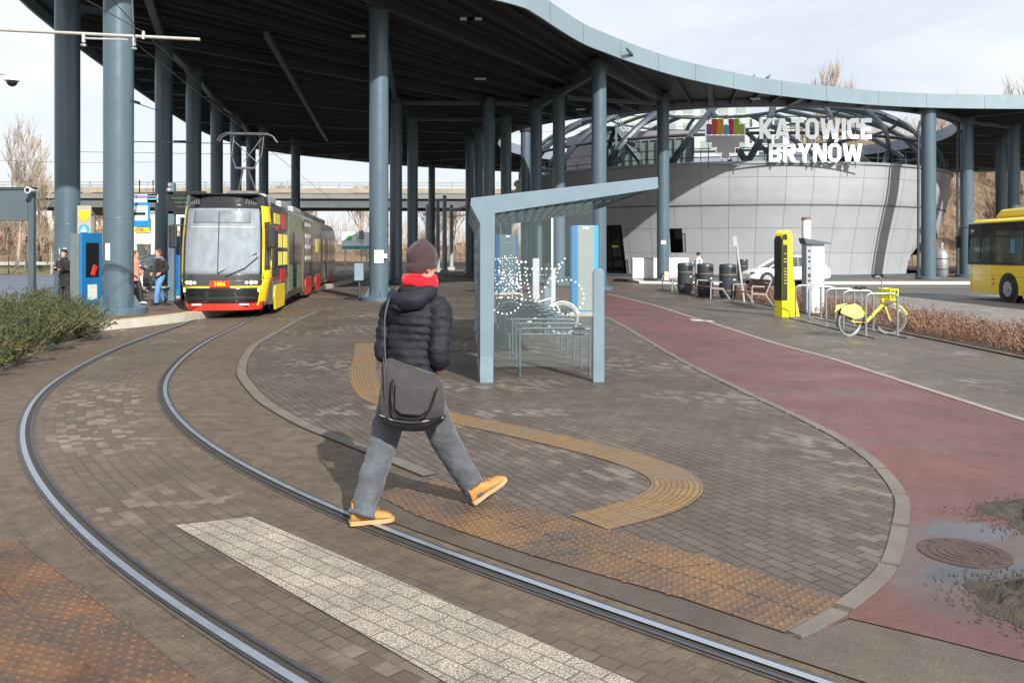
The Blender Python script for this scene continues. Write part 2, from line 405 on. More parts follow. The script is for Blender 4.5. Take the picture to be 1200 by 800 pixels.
# ---- brick island, its drain line and kerb arc
drain_px = [(372, 366), (352, 374), (320, 392), (300, 404), (288, 418), (283, 434), (287, 446), (306, 468), (330, 484), (360, 500), (400, 516), (456, 538), (505, 558)]
drain = catmull([G(*p) for p in drain_px], 6)
arc_px = [(708, 370), (730, 381), (754, 395), (804, 424), (867, 455), (925, 482), (983, 511), (1025, 538), (1050, 563), (1064, 584), (1067, 600), (1062, 635), (1055, 661), (1040, 684), (995, 721), (960, 740), (938, 750)]
arc = catmull([G(*p) for p in arc_px], 6)
tact_top = [G(*p) for p in ((512, 564), (580, 586), (660, 609), (800, 648), (900, 678), (991, 706))]
tact_bot = [G(*p) for p in ((445, 584), (490, 607), (560, 632), (625, 654), (800, 704), (920, 745))]
farleft = [G(655, 348), G(620, 343), G(560, 340), G(450, 345), G(400, 352)]
isl = [tuple(p[:2]) for p in drain]+[tuple(p[:2]) for p in tact_bot]+[tuple(p[:2]) for p in reversed(arc)]+[tuple(G(690, 359)[:2])]+[tuple(p[:2]) for p in farleft]
sheet('brick_paving', isl, .010, plaza)
mb = MB(); ribbon(mb, drain, -.065, .065, .016); struct('drain_channel', mb, M('drain_concrete', (.12, .105, .09), .85, 0, .2, 3, .3, 60, dirt=(.11, .09, .07)), normals=False)
mb = MB(); ribbon(mb, drain, -.080, -.066, .015); ribbon(mb, drain, .066, .078, .015); struct('drain_joint', mb, groove_m, normals=False)
# kerb arc: separate stones
arc2 = resample(arc, .02); mb = MB(); n = 0; i = 0
while i < len(arc2)-4:
    L = 38 if (arc2[i]-arc2[0]).length > 9 else 48
    seg = arc2[i:i+L:4]
    if len(seg) > 2: curb(mb, seg, -.0, .095, -.02, .020+random.uniform(-.002, .002))
    i += L+1
kerb_obj = struct('kerb', mb, kerb_m)
inner_row = offs(arc, -.0)
# ---- cycle path
path_m = asphalt('red_asphalt', (.090, .043, .039), (.135, .057, .052), .45, .62, .3)
_t = path_m.node_tree; _pb = _t.nodes['Principled BSDF']; W_ = NT.__new__(NT); W_.m, W_.t, W_.b = path_m, _t, _pb; _c = W_.coord()
def stain(cx, cy, ax, ay, rot, amp=.9, sc=3.0):
    m_ = W_.n('Mapping', vector_type='TEXTURE'); m_.inputs['Location'].default_value = (cx, cy, 0); m_.inputs['Rotation'].default_value = (0, 0, rot); m_.inputs['Scale'].default_value = (ax, ay, 1000); W_.l(_c, m_.inputs['Vector'])
    l_ = W_.n('VectorMath', operation='LENGTH'); W_.l(m_.outputs[0], l_.inputs[0]); return W_.math('ADD', l_.outputs['Value'], W_.math('MULTIPLY', W_.math('SUBTRACT', W_.noise(_c, sc, 7, .7), .5), amp))
_q = G(1165, 662); _old = _pb.inputs['Base Color'].links[0].from_socket; _r0 = _pb.inputs['Roughness'].links[0].from_socket
_damp = W_.ramp(stain(_q.x, _q.y, .95, .80, .3, 1.0), .75, 1.05, (1, 1, 1), (0, 0, 0)); _d2 = W_.ramp(stain(2.6, 4.1, .9, .35, -.4, 1.2, 4), .6, 1.0, (1, 1, 1), (0, 0, 0))
_pud = W_.ramp(stain(_q.x+.0, _q.y-.16, .75, .27, .15, .9, 4), .62, .80, (1, 1, 1), (0, 0, 0)); _p2 = W_.ramp(stain(_q.x+.16, _q.y+.55, .45, .26, .2, 1.0, 4), .5, .8, (1, 1, 1), (0, 0, 0))
_w = W_.math('MAXIMUM', _pud, _p2); _c1 = W_.mix(W_.math('MULTIPLY', W_.math('MAXIMUM', _damp, _d2), .75), _old, (.075, .058, .055)); _c1 = W_.mix(1.0, _c1, W_.ramp(W_.noise(_c, .9, 7, .7), .3, .7, (.86,)*3, (1.12,)*3), 'MULTIPLY')
W_.l(W_.mix(_w, _c1, (.03, .028, .03)), _pb.inputs['Base Color']); W_.l(W_.mix(_w, W_.mix(_damp, _r0, (.34,)*3), (.04,)*3), _pb.inputs['Roughness'])
_bn = _pb.inputs['Normal'].links[0].from_node; W_.l(W_.math('MULTIPLY', W_.math('SUBTRACT', 1.0, _w), .5), _bn.inputs['Strength'])
right_px = [(712, 345), (762, 357), (804, 370), (837, 380), (908, 403), (971, 420), (1033, 440), (1117, 467), (1179, 487), (1260, 512), (1400, 560), (1700, 680)]
pr = catmull([G(*p) for p in right_px], 4)
path_poly = [tuple(p[:2]) for p in pr]+[tuple(G(*p)[:2]) for p in ((1700, 930), (1330, 815), (1200, 778), (1100, 752), (995, 727))]+[tuple(p[:2]) for p in reversed(arc[:-6])]+[tuple(G(*p)[:2]) for p in ((690, 359), (655, 348), (620, 343), (585, 341), (585, 336), (620, 336), (655, 338), (690, 341))]
sheet('cycle_path', path_poly, .014, path_m)
mb = MB(); ribbon(mb, pr, -.05, .05, .02); struct('path_edging', mb, M('edge_stone', (.25, .22, .20), .85, 0, .15, 3, dirt=(.15, .11, .10)), normals=False)
sheet('path_marking', [tuple(G(*p)[:2]) for p in ((808, 374.5), (835, 376.5), (838, 378), (812, 376.5))], .019, M('worn_white_marking', (.45, .42, .38), .8))
# the pavement right of the path
plaza3 = paver('pavement_pavers', (.092, .079, .071), (.12, .106, .096), (.055, .05, .046), .2, .1, radians(72), light=(.33, .31, .29), wear=.5, ll=.55, lh=.64, dirt=(.13, .11, .095), dirt_lo=.5, dirt_hi=.8, ds=.3, rough=.6)
sheet('pavement', [tuple(p[:2]) for p in pr]+[tuple(p) for p in ((8.5, 5.5), (8.5, 33), (10.4, 41), (9, 44), (4.2, 42))][0:], .008, plaza3)
light_edge = [G(*p) for p in ((1220, 428), (1140, 407), (1070, 393), (1000, 380), (900, 364))]
mb = MB(); ribbon(mb, catmull([Vector((8.45, y, 0)) for y in (12, 18, 24, 30, 34)], 3), -.06, .06, .035); struct('hedge_kerb', mb, kerb_m, normals=False)
# ---- yellow guide path
ochre = NT('ochre_tiles'); _c = ochre.coord('UV')
_br = ochre.n('TexBrick'); ochre.l(_c, _br.inputs['Vector'])
for k_, v_ in (('Scale', 1), ('Brick Width', .2), ('Row Height', .042), ('Mortar Size', .006), ('Mortar Smooth', .4), ('Color1', (.23, .135, .052, 1)), ('Color2', (.18, .103, .038, 1)), ('Mortar', (.11, .075, .04, 1))): _br.inputs[k_].default_value = v_
_br.offset = 0
_a = ochre.mix(ochre.ramp(ochre.noise(ochre.coord(), 1.3, 6, .7), .42, .7), _br.outputs['Color'], (.135, .11, .09))
_a = ochre.mix(1.0, _a, ochre.ramp(ochre.noise(ochre.coord(), 40, 3, .8), .3, .7, (.8,)*3, (1.2,)*3), 'MULTIPLY')
ochre.l(_a, ochre.b.inputs['Base Color']); ochre.b.inputs['Roughness'].default_value = .62
ochre.bump(ochre.math('MULTIPLY', _br.outputs['Fac'], -1), .8, .01); ochre = ochre.m
gp = catmull([G(*p) for p in ((428, 403), (428, 420), (425, 440), (440, 466), (485, 480), (530, 491), (620, 510), (700, 529), (745, 542), (780, 556), (794, 570), (783, 585), (750, 599), (690, 614))], 6)
for _ in range(2): gp = [gp[0]]+[(gp[i-1]+gp[i]*2+gp[i+1])/4 for i in range(1, len(gp)-1)]+[gp[-1]]
mb = MB(); ribbon(mb, gp, -.19, .19, .0165); struct('guide_path', mb, ochre, normals=False)
# ---- studded slabs: sheet plus real low domes
def stud_mat(name, c, dirt, lo, hi):
    t = NT(name); co = t.coord()
    a = t.mix(t.ramp(t.noise(co, 1.6, 7, .7), lo, hi), c, dirt)
    a = t.mix(1.0, a, t.ramp(t.noise(co, 30, 4, .8), .3, .7, (.72,)*3, (1.28,)*3), 'MULTIPLY')
    t.l(a, t.b.inputs['Base Color']); t.b.inputs['Roughness'].default_value = .58
    t.bump(t.noise(co, 90, 3), .4, .004); return t.m
stud_a = stud_mat('studded_ochre', (.155, .085, .038), (.072, .054, .043), .36, .62)
stud_b = stud_mat('studded_orange', (.165, .076, .030), (.070, .048, .035), .34, .58)
def inside(p, poly):
    r = False; n = len(poly); j = n-1
    for i in range(n):
        a, b = poly[i], poly[j]
        if (a[1] > p[1]) != (b[1] > p[1]) and p[0] < (b[0]-a[0])*(p[1]-a[1])/(b[1]-a[1])+a[0]: r = not r
        j = i
    return r
def studs(name, poly, z, m, ang, step=.052, r=.0155, h=.006):
    sheet(name, poly, z, m)
    mb = MB(); ca, sa = cos(ang), sin(ang)
    xs = [p[0]*ca+p[1]*sa for p in poly]; ys = [-p[0]*sa+p[1]*ca for p in poly]
    i0, i1 = int(min(xs)/step), int(max(xs)/step); j0, j1 = int(min(ys)/step), int(max(ys)/step)
    n = 7
    for i in range(i0, i1+1):
        for j in range(j0, j1+1):
            u, v = i*step, j*step+(step/2 if i % 2 else 0)
            x, y = u*ca-v*sa, u*sa+v*ca
            if y > 12 or not inside((x, y), poly): continue
            c = Vector((x, y, z)); vs = [c+Vector((r*cos(2*pi*k/n), r*sin(2*pi*k/n), 0)) for k in range(n)]+[c+Vector((r*.6*cos(2*pi*k/n), r*.6*sin(2*pi*k/n), h)) for k in range(n)]
            mb.add(vs, [(k, (k+1) % n, (k+1) % n+n, k+n) for k in range(n)]+[tuple(range(n, 2*n))])
    struct(name+'_studs', mb, m, normals=False, smooth=80)
xy = lambda L: [tuple(p[:2]) for p in L]
studs('tactile_paving', xy(tact_top)+xy(tact_bot)[::-1], .0175, stud_a, atan2((tact_top[3]-tact_top[0]).y, (tact_top[3]-tact_top[0]).x))
mid = [(a+b)/2 for a, b in zip(tact_top, tact_bot)]
mb = MB(); ribbon(mb, mid, -.006, .006, .0195)
for t in range(0, 11):
    i = t/10*(len(mid)-1); k = min(int(i), len(mid)-2); f = i-k
    a = tact_top[k].lerp(tact_top[k+1], f); b = tact_bot[k].lerp(tact_bot[k+1], f)
    ribbon(mb, [a, b], -.0035, .0035, .0195)
struct('slab_joints', mb, joint_m, normals=False)
lt = [G(*p) for p in ((-160, 640), (22, 636), (131, 716), (228, 797), (420, 960))]+[G(-160, 960)]
studs('tactile_slabs', xy(lt), .012, stud_b, atan2((lt[3]-lt[1]).y, (lt[3]-lt[1]).x))
mb = MB()
for a, b in (((0, 690), (110, 790)), ((22, 636), (228, 797)), ((0, 690), (-60, 640))):
    ribbon(mb, [G(*a), G(*b)], -.004, .004, .0145)
struct('slab_joints', mb, joint_m, normals=False)
# ---- speckled white crossing strip
spk = NT('speckled_slabs'); _c = spk.coord()
_m = spk.n('Mapping'); ws0, ws1 = G(294, 607), G(620, 738); _m.inputs['Rotation'].default_value = (0, 0, -atan2((ws1-ws0).y, (ws1-ws0).x)); spk.l(_c, _m.inputs['Vector'])
_br = spk.n('TexBrick'); spk.l(_m.outputs[0], _br.inputs['Vector'])
for k_, v_ in (('Scale', 1), ('Brick Width', .2), ('Row Height', .1), ('Mortar Size', .0055), ('Mortar Smooth', .3), ('Color1', (.50, .45, .37, 1)), ('Color2', (.40, .355, .29, 1)), ('Mortar', (.10, .085, .07, 1))): _br.inputs[k_].default_value = v_
_v = spk.n('TexVoronoi'); _v.inputs['Scale'].default_value = 95; spk.l(_c, _v.inputs['Vector'])
_a = spk.mix(spk.ramp(spk.noise(_c, 95, 3, .9), .44, .54), _br.outputs['Color'], (.14, .12, .095))
_a = spk.mix(1.0, _a, spk.ramp(spk.noise(_c, 2.5, 6, .7), .3, .7, (.7,)*3, (1.25,)*3), 'MULTIPLY')
spk.l(_a, spk.b.inputs['Base Color']); spk.b.inputs['Roughness'].default_value = .8
spk.bump(spk.noise(_c, 90, 3, .8), .8, .006); spk = spk.m
_a0, _a1, _b0, _b1 = G(294, 607), G(737, 799), G(205, 617), G(512, 796)
st = [_b0, _a0, _a0.lerp(_a1, 1.6), _b0.lerp(_b1, 1.9)]
sheet('white_crossing_strip', xy(st), .0115, spk)
# ---- manhole, puddle, dirt
def blob(pts): return xy(catmull([G(*p) for p in pts], 5, True))
mc = G(1130, 650); 
iron = M('cast_iron', (.080, .050, .044), .55, .3, .2, 10, .4, 60)
mh = MB(); mh.lathe([(.25, .0), (.25, .018), (.24, .0195), (.23, .0175), (.0, .0175)], 40, (mc.x, mc.y, 0), cap=False)
for k in range(4): 
    rr = .04+.046*k; mh.lathe([(rr, .0175), (rr, .0205), (rr+.014, .0205), (rr+.014, .0175)], 36, (mc.x, mc.y, 0), cap=False)
for k in range(12): mh.box((mc.x+.205*cos(k*pi/6), mc.y+.205*sin(k*pi/6), .018), (.05, .012, .005), k*pi/6)
tag(mh.build('manhole_cover', iron, smooth=40), 'round rusty manhole cover set in the red cycle path beside a puddle', 'manhole cover')
dirt_m = M('wet_dirt', (.060, .046, .035), .8, 0, .4, 12, 1, 60, dirt=(.03, .027, .024))
def mound(pts, h, lab, seed):
    c = G(*pts[0]); mb = MB(); r = random.Random(seed); n = 48; m = 14; vs = []
    A, B = pts[1], pts[2]
    for j in range(m+1):
        for k in range(n):
            a = 2*pi*k/n; q = j/m; w_ = 1+.12*sin(3*a+seed)+.09*sin(7*a+2*seed)+r.uniform(-.03, .03)
            z = h*(1-q**1.6) if q < 1 else 0
            vs.append((c.x+A*q*w_*cos(a), c.y+B*q*w_*sin(a), .016+max(0, z*(1+r.uniform(-.38, .38))+.02*sin(a*5+q*9)*(1-q))))
    fs = [(j*n+k, j*n+(k+1) % n, (j+1)*n+(k+1) % n, (j+1)*n+k) for j in range(m) for k in range(n)]
    mb.add(vs, fs); tag(mb.build('dirt_pile', dirt_m, smooth=60), lab, 'dirt pile', kind='stuff')
mound(((1232, 612), .36, .42), .07, 'low wet pile of dark earth on the path above the puddle', 1)
mound(((1242, 714), .42, .34), .08, 'low wet pile of dark earth on the path below the puddle', 2)

_rr = [p for p in offs(ol, 1.435+.112) if p.y < 5.75]
_cut = [k for k, p in enumerate(_rr) if p.x < 2.6]; _rr = _rr[:_cut[-1]+1]
_pp = xy(_rr)+[(6.5, -1.0), (7.5, 2.5)]+xy([G(*p) for p in ((1700, 932), (1330, 816), (1200, 779), (1100, 753), (995, 728), (960, 742), (938, 752))])+xy(tact_bot[::-1])
sheet('asphalt_patch', _pp, .0125, asphalt('dirty_asphalt', (.050, .038, .030), (.105, .081, .060), .9, .5, .35))
mb = MB(); rd_ = random.Random(31)
for px, py in ((1232, 612), (1242, 714)):
    c = G(px, py)
    for k in range(900):
        a = rd_.uniform(0, 6.28); q = .30+abs(rd_.gauss(0, .11)); x, y = c.x+q*cos(a)*1.1, c.y+q*sin(a)*1.1; s_ = rd_.uniform(.002, .009)
        mb.add([V0+Vector((x, y, .018)) for V0 in (Vector((s_, 0, 0)), Vector((0, s_, 0)), Vector((-s_, 0, 0)), Vector((0, -s_, 0)), Vector((0, 0, s_)))], [(0, 1, 4), (1, 2, 4), (2, 3, 4), (3, 0, 4)])
o = mb.build('dirt_crumbs', dirt_m, normals=False); tag(o, 'loose crumbs of earth round the dirt piles on the path', 'dirt', kind='stuff')
# ---- platform (left) with kerb
plat_front = [(-9.9, 60), (-9.15, 40), (-8.62, 30), (-8.42, 24.5), (-8.55, 22), (-8.95, 20.4), (-9.45, 19.4), (-10.1, 18.9), (-12.5, 18.9), (-14.5, 21)]
pf = catmull([Vector((a, b, 0)) for a, b in plat_front], 6)
platp = paver('platform_pavers', (.12, .10, .088), (.155, .13, .115), (.06, .05, .045), .2, .1, .1, wear=.3, dirt=(.19, .105, .06), dirt_lo=.5, dirt_hi=.7, ds=.3)
sheet('platform', [tuple(p[:2]) for p in pf]+[(-15.5, 25), (-16.5, 45), (-17, 60)], .20, platp, th=.24)
mb = MB(); curb(mb, [Vector((a.x, a.y, 0)) for a in pf[:-6]], -.30, .02, 0, .204)
struct('platform_kerb', mb, M('pale_kerb', (.42, .395, .34), .8, 0, .15, 2, .2, 50, dirt=(.25, .21, .17)), normals=True)
mb = MB(); ribbon(mb, pf[:-6], -.22, -.10, .208); struct('platform_edge_line', mb, M('yellow_line', (.62, .46, .05), .7, 0, .2, 5), normals=False)
# planting bed for the junipers
bed = [tuple(G(*p)[:2]) for p in ((-30, 447), (0, 434), (40, 415), (72, 404), (115, 395), (118, 384), (60, 372), (-60, 368))]
sheet('planting_bed', bed, .03, M('bark_soil', (.10, .075, .055), .95, 0, .4, 20, 1, 60), th=.06)
mb = MB(); curb(mb, catmull([G(*p) for p in ((-30, 448), (0, 435), (40, 416), (72, 405), (116, 395))], 5), -.05, .05, 0, .045); struct('bed_kerb', mb, kerb_m)
# raised pavement round the station building and its kerb
rv = [(7.2, 52), (7.4, 48.6), (9, 47.9), (60, 47.9), (60, 110), (-5, 110), (-5, 62)]
sheet('station_pavement', rv, .12, paver('station_pavers', (.14, .115, .095), (.18, .15, .125), (.08, .065, .055), .2, .1, 0, wear=.2), th=.14)
mb = MB(); curb(mb, [Vector((p[0], p[1], 0)) for p in ((7.2, 52), (7.35, 48.5), (9, 47.8), (60, 47.8))], -.14, .14, -.03, .135); struct('station_kerb', mb, M('white_kerb', (.62, .60, .56), .8, 0, .1, 1))
sheet('road_marking', [(11, 44.2), (60, 44.2), (60, 44.35), (11, 44.35)], -.018, white)
for y0 in (33, 38, 43, 50, 58):
    sheet('road_marking', [(-27-(y0-33)*.5, y0), (-26.6-(y0-33)*.5, y0), (-21.5-(y0-33)*.3, y0+1.6), (-22-(y0-33)*.3, y0+1.6)], -.022, M('lane_paint', (.5, .52, .55), .6))
# ================================================================ CANOPY
ZB, ZT = 10.5, 11.35
front = [(-3.2, 27.4), (0, 30.2), (.79, 31.4), (1.7, 33.4), (2.9, 35.8), (4.0, 37.4), (5.8, 39.8), (8.3, 42.6), (11.3, 45.2), (14.2, 47.3), (20.1, 50.2), (25, 51.6), (31.2, 52.1), (42, 52.3), (56, 55)]
rest = [(68, 66), (68, 80), (58, 90), (40, 95), (22, 97), (8, 95.5), (-3, 91), (-11, 86), (-13.8, 83), (-19, 77), (-21.7, 72), (-22.4, 66), (-22.3, 61), (-21.4, 53.7), (-20, 45), (-18.5, 36.5), (-17, 29.6), (-15.3, 25), (-13.2, 20.4), (-11, 17), (-9.3, 16.6), (-8, 18.5), (-6, 23)]
cout = catmull([Vector((a, b, 0)) for a, b in front+rest], 6, True)
HX, HY, HR = 16.2, 68.5, 17.4
hole = [Vector((HX+HR*cos(2*pi*k/96), HY+HR*sin(2*pi*k/96), 0)) for k in range(96)]
can = thing('station_canopy', 'vast dark steel canopy roof with a pale curved fascia carried on tall round columns', 'canopy roof')
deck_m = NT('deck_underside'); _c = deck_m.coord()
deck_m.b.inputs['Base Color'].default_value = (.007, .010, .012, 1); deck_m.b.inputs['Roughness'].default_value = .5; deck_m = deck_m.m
beam_m = M('canopy_beam', (.028, .036, .042), .5, .1, .1, 1)
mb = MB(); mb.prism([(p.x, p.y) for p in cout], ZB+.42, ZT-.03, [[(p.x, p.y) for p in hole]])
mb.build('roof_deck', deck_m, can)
def band(line, th, z0, z1, closed=True):
    mb = MB(); N = len(line); vs = []
    for i, p in enumerate(line):
        d = (line[(i+1) % N]-line[i-1]).normalized(); r = Vector((d.y, -d.x, 0))*th
        vs += [p+Vector((0, 0, z0)), p+Vector((0, 0, z1)), p+r+Vector((0, 0, z1)), p+r+Vector((0, 0, z0))]
    fs = [(4*i+k, 4*((i+1) % N)+k, 4*((i+1) % N)+(k+1) % 4, 4*i+(k+1) % 4) for i in range(N) for k in range(4)]
    return mb.add(vs, fs)
area = sum(cout[i].x*cout[(i+1) % len(cout)].y-cout[(i+1) % len(cout)].x*cout[i].y for i in range(len(cout)))
band(cout, .10 if area > 0 else -.10, ZB, ZT).build('fascia', fascia_m, can, smooth=30)
band(hole, -.10, ZB, ZT).build('inner_fascia', M('inner_fascia_steel', (.20, .22, .28), .5, .1, .06, .3), can, smooth=30)
# joints between the fascia sheets
mb = MB(); acc = 0; pr_ = cout[0]
for i, p in enumerate(cout):
    acc += (p-pr_).length; pr_ = p
    if acc > 3.2:
        acc = 0; d = (cout[(i+1) % len(cout)]-cout[i-1]).normalized(); n = Vector((d.y, -d.x, 0))*(1 if area > 0 else -1)
        q = p+n*.103; mb.beam(q+Vector((0, 0, ZB+.01)), q+Vector((0, 0, ZT-.01)), .025, .012, up=tuple(n))
mb.build('fascia_seams', M('seam', (.09, .125, .145), .5), can)
co2 = [(p.x, p.y) for p in cout]
# radial beams below the deck
for k in range(96):
    a = radians(k*3.75+1.2); d = Vector((cos(a), sin(a), 0)); r0 = HR+.12; r = r0
    while r < 75 and inside((HX+d.x*r, HY+d.y*r), co2): r += .25
    r -= .4
    if r-r0 < .8: continue
    big = (k % 4 == 0)
    mb = MB(); h = .40 if big else .26
    mb.beam(Vector((HX, HY, ZB+.42-h/2))+d*r0, Vector((HX, HY, ZB+.42-h/2))+d*r, .30 if big else .09, h-.004)
    if r > 30:   # light gutters: thin paired secondary ribs further out
        for s_ in (-1, 1):
            for t_ in (1,):
                n = Vector((-d.y, d.x, 0))
                a0 = Vector((HX, HY, ZB+.35))+d*30; a1 = Vector((HX, HY, ZB+.35))+d*r
                e = n*radians(1.25)*s_
                qe = a1+e*r; mb.beam(a0+e*30, (a0+e*30).lerp(qe, .97 if inside((qe.x, qe.y), co2) else .80), .05, .11)
    mb.build('roof_beam', beam_m, can)
cols = [(139, 21.7, .72), (79, 26.3, .72), (192, 36, .70), (227, 41.5, .72), (254, 50, .70), (276.5, 54.5, .7), (294, 64, .7), (309, 60, .66), (346.5, 67, .7), (444, 31, .70), (464, 50, .72), (483.5, 56, .7), (506, 86, .68),
        (550.5, 66, .66), (560.5, 61, .66), (573, 50, .7), (593, 56, .71), (616, 62, .72), (628.5, 50.5, .70), (655, 47, .68), (702, 40.3, .70), (777, 49, .70), (1088, 52.4, .86), (1133, 57, .8), (1173, 66, .8), (1188, 60, .8)]
CP = []
for (px, Y, dia) in cols:
    X = (px-600)*Y/1000; z0 = .2 if (X < -8.4 and Y < 60) else (.12 if X > 7.3 and Y > 47.9 else 0); CP.append((X, Y))
    r = dia/2; mb = MB(); mb.lathe([(r, z0+.01), (r, ZB+.30)], 28, (X, Y, 0))
    c = mb.build('column', steel, can, smooth=40)
    mb = MB(); mb.lathe([(r+.33, z0), (r+.33, z0+.15), (r+.31, z0+.17), (r+.005, z0+.17)], 28, (X, Y, 0), cap=False); mb.build('base_flange', steel, c, smooth=40)
    if Y < 45:
        for k in range(8):
            a = k*pi/4+.3; d = Vector((cos(a), sin(a), 0)); b = Vector((X, Y, z0+.171)); t = Vector((-sin(a), cos(a), 0))*.012
            mb = MB(); mb.plate([b+d*(r-.01)-t/2, b+d*(r+.18)-t/2, b+d*(r+.02)-t/2+Vector((0, 0, .3)), b+d*(r-.01)-t/2+Vector((0, 0, .3))], .012, t)
            mb.build('gusset', steel, c)
    if Y < 60:
        mb = MB(); zz = 2.4+z0; mb.lathe([(r+.001, zz), (r+.006, zz+.005), (r+.006, zz+.02), (r+.001, zz+.025)], 28, (X, Y, 0), cap=False); mb.build('weld_ring', steel, c, smooth=60)
    mb = MB(); mb.lathe([(r+.06, ZB-.0), (r+.1, ZB+.1), (r+.1, ZB+.3)], 24, (X, Y, 0)); mb.build('column_head', beam_m, c, smooth=40)
def brace(a, b, w_=.26, h=.2, dz=0):
    mb = MB(); A = Vector((*a, ZB+.0-dz)); B = Vector((*b, ZB+.0-dz)); d = (B-A).normalized()
    mb.beam(A+d*.45, B-d*.45, w_, h); mb.build('cross_brace', M_br, can)
M_br = M('brace_steel', (.07, .09, .105), .45, .1, .08, 1)
br = [(20, 21, 0), (20, 19, 0), (19, 21, .21), (0, 1, 0), (0, 2, 0), (2, 3, 0), (3, 4, 0), (4, 5, 0), (5, 6, 0), (22, 23, 0), (10, 15, 0), (15, 18, 0), (18, 20, .21), (9, 10, 0), (11, 16, 0), (23, 25, 0)]
for i, j, dz in br: brace(CP[i], CP[j], dz=dz)
for px, py, Y2 in (((312, 38), (381, 165), 0),):
    pass
A = P(312, 38, 34); B = P(383, 168, 66)
mb = MB(); mb.beam((A.x, A.y, ZB-.05), (B.x, B.y, ZB-.05), .22, .2); mb.build('cross_brace', M_br, can)
lampm = M('downlight_lens', (.55, .58, .58), .3)
for px, py in ((420, 33), (548, 12), (556, 12), (563, 85), (680, 122), (885, 109)):
    q = G(px, py) if False else None
    Y = (ZB+.3-HC)*1000/(HOR-py); X = (px-600)*Y/1000
    mb = MB(); mb.box((X, Y, ZB-.03), (.55, .16, .07)); mb.build('downlight', lampm, can)

# ================================================================ STATION DRUM
DX, DY = 17.0, 69.5
bld = thing('station_building', 'round drum shaped station building clad in pale grey panels under a steel ribbed dome', 'building', (DX, DY, 0))
prof = [(15.25, .12), (15.32, .6), (15.5, 1.6), (15.82, 3.0), (16.2, 4.4), (16.42, 5.1), (16.58, 5.9), (16.70, 7.0), (16.74, 7.25)]
def rad(z):
    for (r0, z0), (r1, z1) in zip(prof, prof[1:]):
        if z <= z1: return r0+(r1-r0)*(z-z0)/(z1-z0)
    return prof[-1][0]
def azi(px, z=1.5):
    """azimuth on the drum for a photo column (near side), by marching along the sight line"""
    d = Vector(((px-600)/1000, 1)); t = 40
    while t < 80:
        q = d*t-Vector((DX, DY))
        if q.length < rad(z): break
        t += .02
    q = d*t-Vector((DX, DY)); return atan2(q.y, q.x)
# openings: (az left at bottom, az right bottom, az left top, az right top, z0, z1)
ops = []
def op(pxl0, pxr0, pxl1, pxr1, z0, z1): ops.append((azi(pxl0, z0), azi(pxr0, z0), azi(pxl1, z1), azi(pxr1, z1), z0, z1))
op(700, 737, 700, 727, .13, 3.6); op(785, 803, 785, 801, 1.75, 3.3); op(1060, 1092, 1078, 1096, .13, 3.4)
panel = NT('cladding_panels'); _c = panel.coord()
panel.l(panel.ramp(panel.noise(_c, .5, 3), .3, .7, (.33, .325, .335), (.37, .365, .375)), panel.b.inputs['Base Color']); panel.b.inputs['Roughness'].default_value = .5
_g = panel.n('NewGeometry').outputs['Random Per Island']
panel.l(panel.mix(1.0, panel.ramp(panel.noise(_c, .6, 4), .3, .7, (.275, .287, .31), (.31, .322, .345)), panel.ramp(_g, 0, 1, (.955,)*3, (1.04,)*3), 'MULTIPLY'), panel.b.inputs['Base Color'])
panel = panel.m
zrow = [.12, 1.75, 3.3, 4.75, 6.45, 7.25]
mb = MB(); back = MB()
NP = 60
def isop(a, z):
    for al0, ar0, al1, ar1, z0, z1 in ops:
        if z0 <= z <= z1:
            t = (z-z0)/(z1-z0)
            if al0+(al1-al0)*t <= a <= ar0+(ar1-ar0)*t: return True
    return False
def onp(r, a, z): return Vector((r*cos(a), r*sin(a), z))
for k in range(NP):
    for j in range(len(zrow)-1):
        a0 = -pi+2*pi*k/NP+.0006; a1 = -pi+2*pi*(k+1)/NP-.0006; z0 = zrow[j]+.009; z1 = zrow[j+1]-.009
        n, m = 8, 10
        da = .004*0
        for ii in range(n):
            for jj in range(m):
                aa0 = a0+(a1-a0)*ii/n; aa1 = a0+(a1-a0)*(ii+1)/n; zz0 = z0+(z1-z0)*jj/m; zz1 = z0+(z1-z0)*(jj+1)/m
                if isop((aa0+aa1)/2, (zz0+zz1)/2): continue
                mb.add([onp(rad(zz0), aa0, zz0), onp(rad(zz0), aa1, zz0), onp(rad(zz1), aa1, zz1), onp(rad(zz1), aa0, zz1)], [(0, 1, 2, 3)])
bm_o = mb.build('wall', panel, bld, normals=False)
_bm = bmesh.new(); _bm.from_mesh(bm_o.data); bmesh.ops.remove_doubles(_bm, verts=_bm.verts, dist=.002); _bm.to_mesh(bm_o.data); _bm.free()
bm_o.data.polygons.foreach_set('use_smooth', [True]*len(bm_o.data.polygons))
mb = MB(); mb.lathe([(rad(z)-.07, z) for z in (.13, 1, 2, 3)], 96, cap=False); 
jm = M('panel_joint', (.19, .195, .205), .7)
back = MB()
for k in range(240):
    for j in range(24):
        a0 = -pi+2*pi*k/240; a1 = -pi+2*pi*(k+1)/240; z0 = .13+7.1*j/24; z1 = .13+7.1*(j+1)/24
        if isop((a0+a1)/2, (z0+z1)/2): continue
        back.add([onp(rad(z0)-.05, a0, z0), onp(rad(z0)-.05, a1, z0), onp(rad(z1)-.05, a1, z1), onp(rad(z1)-.05, a0, z1)], [(0, 1, 2, 3)])
back.build('wall_backing', jm, bld, normals=False)
mb = MB(); mb.lathe([(16.69, 7.25), (16.85, 7.27), (16.85, 7.42), (16.5, 7.44), (16.3, 7.3)], 120, cap=False); mb.build('parapet_cap', M('parapet_metal', (.26, .29, .30), .4, .3), bld, smooth=40)
